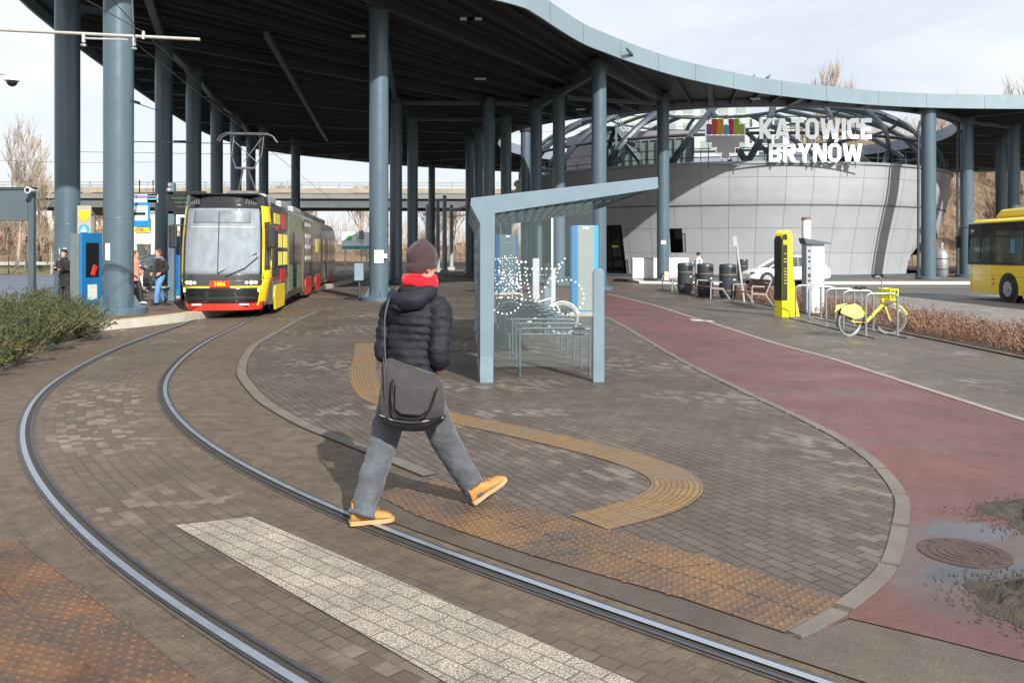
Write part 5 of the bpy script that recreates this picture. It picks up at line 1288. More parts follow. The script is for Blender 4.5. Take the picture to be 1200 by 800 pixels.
# electrical cabinets by the drum
def cabinet(label, x, y, w_, h, d=.6):
    t = thing('utility_cabinet', label, 'cabinet', (x, y, .12), -.03, 'white utility cabinets by the drum')
    mb = MB(); mb.box((0, 0, h/2+.06), (w_, d, h-.12)); mb.build('body', whited, t, bevel=.01)
    mb = MB(); mb.box((0, 0, .04), (w_-.04, d-.04, .08)); mb.build('plinth', grey, t)
    mb = MB(); mb.box((0, 0, h+.012), (w_+.05, d+.05, .03)); mb.build('lid', whited, t)
    n = max(1, round(w_/.65))
    for k in range(n):
        x_ = -w_/2+(k+.5)*w_/n; mb = MB(); mb.box((x_, -d/2-.012, h/2+.06), (w_/n-.05, .02, h-.24)); dr = mb.build('door', white, t, bevel=.004)
        mb = MB(); mb.box((x_+.2*(1 if k % 2 == 0 else -1), -d/2-.03, h/2+.15), (.04, .02, .14)); mb.build('handle', grey, dr)
cabinet('white double door cabinet left of the canopy column at the drum entrance', (752-600)*.0505, 50.5, 1.15, 1.3)
cabinet('slim white cabinet touching the double one on its right', (766-600)*.0505, 50.8, .45, 1.3)
cabinet('white cabinet just right of the canopy column by the drum window', (795-600)*.0508, 50.9, 1.15, 1.3)
t = tag(MB().box((0, 0, .28), (.28, .3, .56), taper=.9).build('stone_bollard', M('cream_stone', (.55, .50, .40), .8), bevel=.03, loc=((782-600)*.048, 48.4, .12)), 'small cream stone bollard at the foot of the column by the cabinets', 'bollard')
# cooling unit and tank at right of drum
t = thing('ventilation_unit', 'grey louvred ventilation unit beside the drum near the bus', 'ventilation unit', (31.3, 58.2, .12))
mb = MB(); mb.box((0, 0, 1.2), (1.4, 1.2, 2.4)); mb.build('casing', M('unit_grey', (.42, .43, .43), .5), t, bevel=.02)
mb = MB()
for k in range(6): mb.box((.0, -.63, 1.1+k*.16), (.7, .06, .07), rx=.4)
mb.build('louvre', black, t)
mb = MB(); mb.box((-.1, .4, 2.9), (.9, .5, 1.0)); mb.build('top_box', M('unit_blue', (.16, .24, .30), .5), t)
t = thing('storage_tank', 'small dark ribbed metal tank between the drum and the ventilation unit', 'tank', (28.7, 57.0, .12))
mb = MB(); mb.lathe([(.3, 0), (.42, .15), (.42, 1.5), (.3, 1.75), (.12, 1.9), (.12, 2.3)], 24); mb.build('vessel', galv, t, smooth=40)
for z in (.5, 1.2): mb = MB(); mb.lathe([(.42, z), (.45, z), (.45, z+.06), (.42, z+.06)], 24, cap=False); mb.build('hoop_band', steel_d, t)
# downpipes against the canopy columns on the right
for (X, Y), l in ((CP[22], 'the large canopy column right of the drum sign'), (CP[23], 'the canopy column nearest the bus')):
    mb = MB(); x = X-.62; mb.tube([(x, Y, .12), (x, Y, 9.3), (x+.1, Y, 9.75), (x+.35, Y, 10.0)], .075, 10); tag(mb.build('downpipe', steel_d, smooth=50), 'dark downpipe running up beside '+l, 'downpipe')
# notices taped on the columns
def notice(x, y, w_, h, Y, r, lab, tabw=0, z=None):
    p = P(x, y, Y-r-.012); mb = MB(); mb.box((0, 0, 0), (w_, .004, h))
    if tabw: mb.box((w_/2+tabw/2+.001, .0, .02), (tabw, .004, h*.35))
    o = mb.build('paper_notice', white, loc=p); tag(o, lab, 'notice')
notice(444, 300.5, .33, .46, 31, .35, 'white paper notice taped on the column behind the walking man', .13)
notice(128, 295, .19, .42, 21.7, .34, 'white sheet stuck on the left side of the big column at the platform end')
notice(73.5, 294, .22, .17, 26.3, .34, 'white paper above the head of the woman in black')
notice(777.5, 284, .28, .22, 49, .35, 'small white notice on the column by the drum window')
# blue totem booth in the square
def kiosk(name, label, x, y, w_, d, h, rz, cm, em_, z=0):
    t = thing(name, label, 'kiosk', (x, y, z), rz)
    mb = MB(); c = .13; pts = [(-w_/2+c, -d/2), (w_/2-c, -d/2), (w_/2, -d/2+c), (w_/2, d/2-c), (w_/2-c, d/2), (-w_/2+c, d/2), (-w_/2, d/2-c), (-w_/2, -d/2+c)]
    mb.prism(pts, .10, h); mb.build('body', em_, t, bevel=.006)
    mb = MB(); mb.box((0, -d/2-.012, h/2+.07), (w_-.30, .03, h-.16)); f = mb.build('front_panel', cm, t, bevel=.01)
    mb = MB(); mb.box((0, -d/2-.03, h-.07), (.16, .01, .05)); mb.build('label_plate', white, f)
    mb = MB(); mb.box((0, -d/2-.029, h-.34), (w_-.30, .006, .008)); mb.build('panel_gap', grey, f)
    mb = MB(); mb.box((0, 0, .05), (w_+.2, d+.25, .10)); mb.build('base_slab', M('slab_pale', (.32, .30, .27), .8), t)
    return t
kiosk('ticket_kiosk', 'tall kiosk with pale grey front and light blue edges behind the cycle shelter', (683.5-600)*.0238+.03, 23.9, .74, .7, 2.5, .05, M('kiosk_front', (.21, .24, .235), .4, 0, .03, 1), lblue)
q_ = G(592, 345); kiosk('ticket_kiosk', 'dim blue sided kiosk seen through the shelter glass, its colours darkened as if in shade', -.3, 36, 1.0, .8, 2.5, .3, M('kiosk_front_shaded', (.05, .09, .11), .4), M('kiosk_blue_shaded', (.01, .09, .24), .4))  # both kiosk colours are darkened to stand in for shade
for px, Yp, h in ((628, 30, 1.55), (646, 30.5, 1.2)):
    p = (px-600)*Yp/1000; o = MB().box((0, 0, h/2), (.24 if h > 1.3 else .3, .12, h)).build('barrier_post', M('post_pale', (.38, .44, .47), .5), bevel=.03, loc=(p, Yp, 0)); tag(o, 'pale %s flat post seen through the shelter glass' % ('taller' if h > 1.3 else 'shorter'), 'post')
tp = MB().lathe([(.04, 0), (.04, 3.3)], 10).build('marker_pole', white, loc=((647-600)*.031, 31, 0), smooth=50); tag(tp, 'thin white pole seen through the shelter roof behind the glass', 'pole')
# grey control cabinet on a leg beside the main column, signal on pole
t = thing('signal_box', 'grey box on a thin leg with a small signal post beside the main column', 'signal box', (-5.55, 31.0, 0))
mb = MB(); mb.box((0, 0, 1.05), (.32, .2, .62)); mb.build('box', M('box_steel', (.17, .24, .29), .5), t, bevel=.01)
mb = MB(); mb.tube([(0, 0, 0), (0, 0, .75)], .04, 8); mb.tube([(.08, 0, 1.3), (.08, 0, 2.3)], .02, 6); mb.build('leg', steel_d, t)
mb = MB(); mb.box((.08, 0, 2.4), (.16, .1, .3)); mb.build('signal_head', black, t, bevel=.01)
# ---- left side: notice frame, loudspeaker, white post, camera
t = thing('display_frame', 'large blank slate panel hung between posts at the left edge', 'display frame', (-13.6, 23.5, 0))
Yf = 24.0; o_ = Vector((13.6, -23.5, 0))
mb = MB(); a, b = P(-90, 222, Yf), P(33, 259, Yf); mb.box(((a.x+b.x)/2+13.6, .5, (a.z+b.z)/2), (b.x-a.x, .10, a.z-b.z)); mb.build('panel', M('slate_panel', (.075, .10, .12), .5, .1, .04, 1), t, bevel=.01)
for px in (37.5, -95):
    a = P(px, 219, Yf); mb = MB(); mb.box((a.x+13.6, .5, a.z/2), (.16, .16, a.z)); mb.build('post', M('post_slate', (.06, .085, .10), .5), t, bevel=.008)
mb = MB(); a = P(-95, 221, Yf); b = P(41, 221, Yf); mb.beam(a+o_, b+o_, .16, .07); mb.build('top_rail', steel_d, t)
a = P(35, 223, 23.7); t = thing('loudspeaker', 'small round loudspeaker on top of the slate display frame', 'loudspeaker', a)
mb = MB(); mb.tube([(0, -.12, 0), (0, .0, 0), (0, .14, 0)], [.085, .075, .05], 18); mb.build('horn', white, t, smooth=50)
mb = MB(); mb.tube([(0, -.125, 0), (0, -.11, 0)], .065, 16); mb.build('mouth', black, t); mb = MB(); mb.tube([(.03, .06, 0), (.16, .1, 0)], .02, 6); mb.build('bracket', galv, t)
t = thing('platform_post', 'square pale grey post cut by the left edge of the picture', 'post', (G(3, 395).x-.1, 16.8, 0)); 
mb = MB(); mb.box((0, 0, .70), (.24, .14, 1.4)); mb.build('shaft', M('post_pale2', (.42, .46, .49), .4, .2), t, bevel=.01); mb = MB(); mb.box((0, 0, 1.408), (.25, .15, .02)); mb.build('cap', galv, t)
# surveillance camera hanging from an arm off frame
a = P(14, 92, 9.0); t = thing('security_camera', 'white dome security camera on a bracket high at the left edge', 'security camera', a)
mb = MB(); mb.tube([(-.6, .02, .06), (-.12, 0, .06), (-.03, 0, .05), (0, 0, -.0)], .022, 8); mb.build('bracket', white, t, smooth=60)
mb = MB(); mb.lathe([(.02, .07), (.055, .055), (.072, .01), (.075, -.025), (.068, -.03)], 20); mb.build('housing', white, t, smooth=50)
mb = MB(); mb.ball((0, 0, -.032), (.055, .055, .055), 16, 10); mb.build('dome', blackp, t, smooth=90)
# ticket machine on the platform
t = thing('ticket_machine', 'bright blue ticket machine with grey flank beside the left column on the platform', 'ticket machine', (-12.05, 23.9, .20), radians(76))
mb = MB(); mb.box((0, -.08, 1.06), (.75, .30, 2.04)); mb.build('cabinet', M('machine_grey', (.12, .155, .16), .5), t, bevel=.015)
mb = MB(); mb.box((0, -.31, 1.08), (.80, .07, 2.04)); f = mb.build('front', blue, t, bevel=.012)
mb = MB(); mb.box((0, -.35, 1.35), (.5, .02, .95)); mb.build('screen', blackp, f)
mb = MB(); mb.box((.05, -.37, 1.05), (.12, .03, .3), ry=.4); mb.build('sticker', red, f)
mb = MB(); mb.box((0, -.35, .45), (.34, .02, .42)); mb.build('instruction_plate', whited, f)
mb = MB(); mb.box((0, 0, .03), (.9, .8, .06)); mb.build('plinth', concrete, t)
mb = MB(); c_ = P(100, 250, 24.3)-Vector((-11.9, 23.9, .2))
o = thing('tram_stop_notice', 'board with yellow arrow and blue badge above the ticket machine', 'board', P(99, 262, 25.0))
mb = MB(); mb.box((0, 0, .1), (.40, .04, .85)); mb.build('board', M('board_beige', (.36, .33, .25), .5), o)
mb = MB(); mb.plate([Vector((-.15, -.03, .20)), Vector((0, -.03, .05)), Vector((.15, -.03, .20)), Vector((.15, -.03, .38)), Vector((-.15, -.03, .38))], -.01, (0, 1, 0)); mb.build('arrow', yellow, o)
mb = MB(); mb.tube([(0, -.02, -.17), (0, -.035, -.17)], .16, 20); b_ = mb.build('badge', lblue, o); mb = MB(); mb.plate([Vector((-.09, -.045, -.24)), Vector((.09, -.045, -.24)), Vector((0, -.045, -.07))], .005, (0, -1, 0)); mb.build('badge_symbol', white, b_)
mb = MB(); mb.tube([(0, .03, .5), (0, .03, -2.4)], .03, 8); mb.build('pole', steel_d, o)
# stop sign with bus symbol
t = thing('stop_sign', 'blue tram stop sign with white panel and a yellow ZTM strip', 'stop sign', (P(164, 252, 26.5).x, 26.5, .2))
zc = P(164, 252, 26.5).z-.2
mb = MB(); mb.box((0, 0, zc), (.62, .05, .74)); s1 = mb.build('sign_panel', M('sign_blue', (.01, .20, .62), .4), t, bevel=.01)
mb = MB(); mb.box((0, -.03, zc+.06), (.50, .01, .46)); s2 = mb.build('white_field', white, s1)
mb = MB(); mb.box((0, -.03, zc-.46), (.62, .04, .14)); s3 = mb.build('name_strip', yellow, t); txt('ZTM', .13, (.0, -.054, zc-.46), M('ztm_red', (.6, .12, .03), .5), s3, bold=.006)
mb = MB(); mb.box((0, -.04, zc+.04), (.38, .008, .09)); mb.box((0, -.04, zc+.13), (.30, .008, .012))
for k in (-.12, 0, .12): mb.box((k, -.046, zc+.05), (.08, .008, .03), mi=0)
mb.build('tram_symbol', black, t)
mb = MB(); mb.tube([(-.33, .03, 0), (-.33, .03, zc+.75)], .045, 10); mb.build('pole', steel_d, t, smooth=50)
for px, w_, lab, m in ((163, 1.2, 'violet route board above the blue stop sign', M('violet_board', (.22, .16, .38), .5)), (179, .34, 'small green and white square board beside the violet route board', M('green_board', (.10, .45, .35), .5))):
    o = thing('route_board', lab, 'board', P(px, 232.5, 28)); mb = MB(); mb.box((0, 0, 0), (w_, .05, .26)); mb.build('board', white, o)
    mb = MB(); mb.box((0, -.03, .05 if w_ > 1 else 0), (w_-.06, .01, .09)); mb.build('stripe', m, o); mb = MB(); mb.tube([(0, .03, 0), (0, .03, .6)], .02, 6); mb.build('hanger', steel_d, o)
# departures display, camera pole, blue box beside the tram
t = thing('departure_display', 'dark departure board on a slate pole left of the tram nose', 'departure display', (P(208, 300, 27.5).x, 27.5, .2))
mb = MB(); mb.box((.28, 0, 3.15), (1.25, .2, .75)); d_ = mb.build('display_case', M('case_dark', (.02, .03, .03), .4), t, bevel=.02)
mb = MB(); mb.box((.28, -.105, 3.15), (1.1, .01, .55)); mb.build('screen', black, d_); mb = MB()
for k in range(3): mb.box((.1+.1*k, -.115, 3.3-.14*k), (.5, .006, .035))
mb.build('screen_text', M('led_green', (.05, .12, .04), .5), d_)
mb = MB(); mb.box((-.18, 0, 1.9), (.2, .2, 3.8)); mb.build('pole', M('pole_slate', (.10, .15, .18), .45), t, bevel=.02)
mb = MB(); mb.ball((-.22, -.12, 3.55), .09, 12, 8); mb.box((-.2, -.05, 3.72), (.1, .2, .1)); mb.build('camera_dome', galv, t, smooth=60)
t = thing('blue_cabinet', 'narrow blue cabinet on the platform just left of the tram', 'cabinet', (P(206, 300, 29.5).x, 29.5, .2))
mb = MB(); mb.box((.02, 0, 1.05), (.45, .5, 2.1)); mb.build('casing', blue, t, bevel=.02); mb = MB(); mb.box((.02, -.26, 1.1), (.3, .02, 1.6)); mb.build('front', M('blue_dark', (.01, .10, .30), .3), t); mb = MB(); mb.box((.02, 0, .03), (.6, .65, .06)); mb.build('plinth', concrete, t)
# platform bench
t = thing('platform_bench', 'slim grey bench on the platform behind the seated child in white', 'bench', (P(166, 350, 27).x, 27.2, .2))
mb = MB(); mb.box((0, 0, .45), (1.5, .42, .05)); mb.build('seat', grey, t, bevel=.01)
for x in (-.65, .6): mb = MB(); mb.box((x, 0, .21), (.05, .36, .43)); mb.build('leg', galv, t)
# ================================================================ PEOPLE
skin = M('skin', (.50, .27, .19), .55, 0, .06, 20)
def V(*a): return Vector(a)
def bone(mb, pts, rad_, n=14, ref=(0, 1, 0)): mb.tube(pts, rad_, n, ref=ref)
def smoothpath(pts, rs, k=4):
    P3 = catmull(pts, k); R3 = []
    rr = [r if isinstance(r, tuple) else (r, r) for r in rs]
    for i in range(len(pts)-1):
        for j in range(k): t = j/k; t = t*t*(3-2*t); R3.append((rr[i][0]+(rr[i+1][0]-rr[i][0])*t, rr[i][1]+(rr[i+1][1]-rr[i][1])*t))
    R3.append(rr[-1]); return P3, R3
def hand(mb, w_, d, palm, s=1):
    """w_: wrist, d: pointing direction, palm: palm normal"""
    d = d.normalized(); palm = (palm-d*palm.dot(d)).normalized(); side = d.cross(palm)*s
    mb.tube([w_, w_+d*.04, w_+d*.09], [(.028, .018), (.040, .016), (.038, .014)], 10, ref=tuple(palm))
    for i, L in enumerate((.062, .072, .068, .052)):
        b = w_+d*.085+side*(.028-.0187*i); c = b+d*L*.5+palm*.006; e = c+d*L*.35+palm*.022
        mb.tube([b, c, e], [.0085, .008, .0065], 7)
    b = w_+d*.03+side*.03; mb.tube([b, b+side*.03+d*.03+palm*.01, b+side*.035+d*.06+palm*.018], [.011, .010, .008], 7)
def head(mb, c, f, up=V(0, 0, 1), s=1.0):
    """c: centre of the head, f: facing direction"""
    f = f.normalized(); r = f.cross(up).normalized(); Rm = Matrix((r, f, up)).transposed()
    mb.ball(c+up*.025*s, (.077*s, .095*s, .098*s), 20, 14, R=Rm)
    mb.ball(c+f*.022*s-up*.045*s, (.058*s, .070*s, .075*s), 16, 10, R=Rm)
    mb.ball(c+f*.098*s-up*.012*s, (.012*s, .020*s, .026*s), 8, 6, R=Rm)
    mb.ball(c+f*.085*s-up*.058*s, (.024*s, .010*s, .009*s), 8, 6, R=Rm)
    mb.ball(c+f*.075*s-up*.098*s, (.026*s, .022*s, .018*s), 8, 6, R=Rm)
    for q in (-1, 1): mb.ball(c+r*q*.079*s-up*.008*s-f*.008*s, (.010*s, .020*s, .031*s), 8, 6, R=Rm)
def face(parent, c, f, s=1.0, up=V(0, 0, 1)):
    f = f.normalized(); r = f.cross(up).normalized(); mb = MB()
    for q in (-1, 1): mb.ball(c+f*.088*s+r*q*.030*s+up*.010*s, (.010*s, .010*s, .006*s), 8, 6)
    mb.build('eyes', M('eye_dark', (.03, .02, .015), .2), parent, smooth=80)
    mb = MB()
    for q in (-1, 1): mb.ball(c+f*.090*s+r*q*.030*s+up*.030*s, (.018*s, .010*s, .004*s), 8, 5)
    mb.build('eyebrows', M('brow', (.06, .035, .02), .8), parent, smooth=80)
    mb = MB(); mb.ball(c+f*.091*s-up*.058*s, (.021*s, .009*s, .005*s), 10, 6); mb.build('lips', M('lip', (.38, .12, .10), .5), parent, smooth=80)
def remesh(o, v):
    m = o.modifiers.new('r', 'REMESH'); m.mode = 'VOXEL'; m.voxel_size = v; m.use_smooth_shade = True
    s = o.modifiers.new('sm', 'SMOOTH'); s.iterations = 3; s.factor = .5
def cloth(name, col, rough=.85, var=.18, bump=.35, bs=9, weave=True, spec=.2, coat=0):
    t = NT(name); co = t.coord()
    c = t.ramp(t.noise(co, bs, 6, .65), .3, .7, tuple(x*(1-var) for x in col), tuple(min(1, x*(1+var)) for x in col))
    f = t.noise(co, 420, 2, .7); c = t.mix(1.0, c, t.ramp(f, .3, .7, (.88,)*3, (1.12,)*3), 'MULTIPLY')
    t.l(c, t.b.inputs['Base Color']); t.b.inputs['Roughness'].default_value = rough; t.b.inputs['Specular IOR Level'].default_value = spec
    t.b.inputs['Sheen Weight'].default_value = .15 if weave else 0
    t.bump(t.noise(co, bs*2.5, 5, .6), bump, .02); return t.m
def wrinkled(mb, amp, fr, seed=0):
    """cloth folds as real relief on the collected vertices"""
    from mathutils import noise as mn
    for i, v in enumerate(mb.v):
        d = mn.noise_vector(Vector((v.x*fr, v.y*fr, v.z*fr*1.6))+Vector((seed, 0, 0))); mb.v[i] = v+d*amp
    return mb
def shoe(mb, heel, toe, up=V(0, 0, 1), s=1.0, h=.12):
    """boot from heel ground point to toe ground point"""
    d = (toe-heel).normalized(); L = (toe-heel).length; r = d.cross(up).normalized(); up = r.cross(d).normalized()
    st = [(-.01, .028, .030, .05), (.02, .036, .05, h), (.18, .038, .062, h), (.34, .040, .062, h*.86), (.50, .042, .05, .088), (.68, .048, .04, .070), (.84, .046, .035, .060), (.96, .034, .028, .045), (1.02, .014, .018, .03)]
    n = 14; vs = []
    for t, wd, _, hh in st:
        c = heel+d*(L*t)+up*.022
        for k in range(n):
            a = 2*pi*k/n; x = cos(a); z = sin(a); zz = (hh-.02)*.5*(1+z) if z > 0 else (hh-.02)*.5*(1+z*1.0)
            vs.append(c+r*wd*s*(abs(x)**.75)*(1 if x > 0 else -1)+up*zz)
    N = len(st); mb.add(vs, [(j*n+k, j*n+(k+1) % n, (j+1)*n+(k+1) % n, (j+1)*n+k) for j in range(N-1) for k in range(n)]+[tuple(range(n))[::-1], tuple(range((N-1)*n, N*n))])
def sole(mb, heel, toe, up=V(0, 0, 1), s=1.0):
    d = (toe-heel).normalized(); L = (toe-heel).length; r = d.cross(up).normalized(); up = r.cross(d).normalized()
    pts = [(-.03, .030), (.0, .040), (.2, .043), (.4, .038), (.6, .048), (.8, .052), (.95, .040), (1.04, .018)]
    lo = [heel+d*(L*t)+r*w_*s for t, w_ in pts]+[heel+d*(L*t)-r*w_*s for t, w_ in reversed(pts)]
    mb.plate(lo, .028, tuple(up))

# ---------------------------------------------------------------- the walking man
man = thing('person', 'man in navy quilted jacket, brown beanie, red scarf and tan boots striding across the tracks', 'person', (-.68, 5.62, 0))
O = V(-.68, 5.62, 0)
Rt = V(.87, -.5, 0); Fw = V(.5, .87, 0)
hipC = V(-.675, 5.65, .88); LH = hipC-Rt*.085+V(0, 0, -.02); RH = hipC+Rt*.085+V(0, 0, -.02)
LK = V(-.86, 5.60, .46); LA = V(-.955, 5.47, .10); RK = V(-.44, 5.75, .47); RA = V(-.262, 5.89, .125)
chest = V(-.655, 5.69, 1.28); neck = V(-.635, 5.72, 1.47); hd = V(-.605, 5.735, 1.655)
LS = V(-.80, 5.80, 1.39); RS = V(-.485, 5.63, 1.39)
LE = V(-.86, 5.76, 1.09); RE = V(-.475, 5.57, 1.07); LW = V(-.72, 5.96, .97); RW = V(-.50, 5.80, 1.0)
look = V(.74, .67, -.08)
L_ = lambda pts: [p-O for p in pts]
mb = MB()
head(mb, hd-O, look, s=1.0)
bone(mb, L_([chest, neck, hd-V(0, 0, .03)]), [.09, .058, .055])
bone(mb, L_([hipC, chest-V(0, 0, .1), chest+V(0, 0, .1)]), [(.13, .09), (.13, .09), (.15, .08)], ref=tuple(Fw))
for a, b, c in ((LS, LE, LW), (RS, RE, RW)): bone(mb, L_([chest+V(0, 0, .06), a, b, c]), [.05, .045, .036, .026])
for a, b, c in ((LH, LK, LA), (RH, RK, RA)): bone(mb, L_([a, b, c]), [.07, .05, .035])
hand(mb, LW-O, Fw*.6+V(0, 0, -.6)+Rt*.3, Rt, 1); hand(mb, RW-O, Fw*.6+V(0, 0, -.6)-Rt*.3, -Rt, -1)
body = mb.build('body', skin, man); remesh(body, .007)
face(man, hd-O, look)
# jeans
denim = cloth('grey_denim', (.075, .083, .098), .9, .42, .6, 7)
mb = MB()
for H_, K_, A_, sgn in ((LH, LK, LA, -1), (RH, RK, RA, 1)):
    sh_ = (A_-K_).normalized()
    ps, rs = smoothpath([H_+V(0, 0, .10)-Rt*sgn*.01, H_, H_.lerp(K_, .5), K_, K_.lerp(A_, .45), A_-sh_*.03, A_+sh_*.035], [(.110, .118), (.116, .118), (.104, .104), (.092, .092), (.086, .086), (.083, .083), (.092, .094)], 9)
    # break of the hem: a few horizontal folds near the ankle
    n_ = len(rs); rs = [(a*(1+.07*sin(i*1.25)*max(0, (i-n_*.62)/(n_*.38))), b*(1+.07*sin(i*1.25+.8)*max(0, (i-n_*.62)/(n_*.38)))) for i, (a, b) in enumerate(rs)]
    mb.tube(L_(ps), rs, 28, ref=tuple(Fw))
mb.tube(L_([hipC+V(0, 0, .14), hipC+V(0, 0, .04), hipC-V(0, 0, .09)]), [(.155, .115), (.175, .125), (.15, .11)], 28, ref=tuple(Fw))
wrinkled(mb, .010, 8, 3); wrinkled(mb, .007, 24, 8)
jeans = mb.build('jeans', denim, man, smooth=60); remesh(jeans, .009)
# boots
tanm = cloth('tan_nubuck', (.42, .21, .065), .8, .14, .25, 22, weave=False); solem = M('gum_sole', (.40, .26, .13), .7, 0, .1, 10)
lh, lt_ = V(-1.03, 5.44, 0.016), V(-.775, 5.53, .016)
rh_, rt_ = V(-.262, 5.845, .03), V(-.045, 5.945, .165)
for h_, t_, u_, lab in ((lh, lt_, V(0, 0, 1), 'boot'), (rh_, rt_, V(0, 0, 1), 'boot')):
    mb = MB(); shoe(mb, h_-O, t_-O, u_, 1.12, .150); d = (t_-h_).normalized(); r = d.cross(u_).normalized(); uu = r.cross(d)
    mb.tube([h_-O+d*.060+uu*.07, h_-O+d*.060+uu*.125], [(.048, .055), (.052, .060)], 18, ref=tuple(d))
    bt = mb.build('boot', tanm, man, smooth=60); remesh(bt, .007)
    mb = MB(); mb.tube([h_-O+d*.062+uu*.115, h_-O+d*.064+uu*.150], [(.054, .060), (.050, .056)], 18, ref=tuple(d)); mb.build('collar', M('padded_brown', (.10, .04, .015), .8), bt, smooth=60)
    mb = MB(); sole(mb, h_-O-uu*.0, t_-O-uu*.0, u_, 1.05); mb.build('sole', solem, bt, bevel=.004)
    mb = MB()
    for k in range(4): c = h_-O+d*(.10+.025*k)+uu*(.135-.016*k); mb.tube([c-r*.03, c+uu*.008, c+r*.03], .004, 5)
    mb.build('laces', M('lace', (.35, .2, .08), .8), bt)
# jacket: quilted rings
navy = cloth('navy_quilt', (.009, .010, .017), .65, .3, .45, 28, weave=False, spec=.32)
def quilt(base, path, ring_len=.058, amp=.013, n=40, ref=(0, 1, 0), power=.55):
    """densely resampled tube whose radius puffs between seams"""
    ps, rs = smoothpath(path, base, 14); out = MB(); acc = 0; RR = []
    for i, p in enumerate(ps):
        if i: acc += (p-ps[i-1]).length
        q = abs(sin(pi*acc/ring_len))**power; RR.append((rs[i][0]+amp*(q-.75), rs[i][1]+amp*(q-.75)))
    out.tube(ps, RR, n, ref=ref); return out
def stitchnoise(mb, seed):
    from mathutils import noise as mn
    for i, v in enumerate(mb.v):
        k = mn.noise(Vector((v.x*38, v.y*38, v.z*14+seed))); k2 = mn.noise(Vector((v.x*10, v.y*10, v.z*9+seed)))
        mb.v[i] = v+Vector((mn.noise(v*30+Vector((seed, 0, 0))), mn.noise(v*30+Vector((0, seed, 0))), 0))*.009+Vector((k2*.014, k2*.014, 0))
    return mb
tor = quilt([(.170, .120), (.180, .135), (.178, .135), (.185, .135), (.198, .135), (.195, .125), (.14, .10), (.085, .08)], L_([V(-.672, 5.655, .795), V(-.674, 5.655, .90), V(-.668, 5.665, 1.03), V(-.66, 5.68, 1.18), V(-.652, 5.69, 1.30), V(-.645, 5.70, 1.385), V(-.64, 5.71, 1.45), V(-.635, 5.715, 1.50)]), .052, .011, 48, ref=tuple(Fw))
stitchnoise(tor, 1); jk = tor.build('jacket', navy, man, smooth=70)
for s_, a, b, c in ((-1, LS, LE, LW), (1, RS, RE, RW)):
    ar = quilt([(.075, .075), (.082, .085), (.076, .080), (.070, .074), (.064, .066), (.054, .054)], L_([a+V(0, 0, .02)-Rt*s_*.045, a+V(0, 0, -.03)+Rt*s_*.008, a.lerp(b, .5)+Rt*s_*.012, b, b.lerp(c, .5), c]), .050, .010, 30, ref=tuple(Fw))
    stitchnoise(ar, 3+s_); ar.build('sleeve', navy, jk, smooth=70)
# hood lying on the back and shoulder + collar
bk = -Fw
mb = MB(); hc = V(-.675, 5.66, 1.455)
mb.tube(catmull(L_([V(-.53, 5.70, 1.49), V(-.56, 5.60, 1.47), V(-.66, 5.555, 1.435), V(-.77, 5.62, 1.44), V(-.80, 5.73, 1.47)]), 6), [(.03+.03*sin(pi*i/24), .035+.032*sin(pi*i/24)) for i in range(25)], 16)
mb.ball(V(-.745, 5.585, 1.40)-O, (.055, .05, .045), 14, 10); wrinkled(mb, .014, 16, 5)
mb.build('hood', navy, jk, smooth=80)
mb = MB(); mb.tube(catmull([V(.105*cos(a), .095*sin(a), 0)+V(-.632, 5.715, 1.50)-O for a in [2*pi*i/12 for i in range(12)]], 3, True)+[], .030, 10, cap=False); mb.build('collar', navy, jk, smooth=80)
# scarf
redm = cloth('red_scarf', (.62, .012, .022), .9, .12, .4, 18)
mb = MB(); ring_ = [V(.100*cos(a), .088*sin(a), .008*sin(2*a)+.0)+V(-.620, 5.722, 1.555)-O for a in [2*pi*i/14 for i in range(15)]]
mb.tube(catmull(ring_, 3), [(.028, .036) for _ in range(43)], 12, cap=False, ref=(0, 0, 1)); mb.tube(catmull([p+V(0, 0, .022)+V(.004, 0, 0) for p in ring_], 3), [(.020, .024) for _ in range(43)], 12, cap=False, ref=(0, 0, 1))
wrinkled(mb, .016, 16, 2); mb.build('scarf', redm, man, smooth=80)
# beanie
bean = cloth('brown_beanie', (.050, .030, .034), .95, .15, .4, 40)
f = look.normalized(); r = f.cross(V(0, 0, 1)).normalized(); f2 = V(0, 0, 1).cross(r)
mb = MB(); vs = []; prof_ = [(-.035, .094), (-.03, .099), (.0, .101), (.03, .101), (.034, .096), (.04, .098), (.075, .095), (.11, .082), (.135, .062), (.155, .036), (.163, .012)]
n = 28
for z, rr_ in prof_:
    for k in range(n):
        a = 2*pi*k/n; tilt = .028*sin(a); sl = 1+.05*sin(5*a)*max(0, z-.04)*12
        vs.append(hd-O+r*rr_*.92*cos(a)*sl+f2*(rr_*1.10*sin(a)*sl)+V(0, 0, z+tilt*(1 if z < .05 else .4)+.018)-f2*max(0, z-.05)*.12)
mb.add(vs, [(j*n+k, j*n+(k+1) % n, (j+1)*n+(k+1) % n, (j+1)*n+k) for j in range(len(prof_)-1) for k in range(n)]+[tuple(range((len(prof_)-1)*n, len(prof_)*n))])
wrinkled(mb, .006, 22, 4); hat = mb.build('beanie', bean, man, smooth=80); 
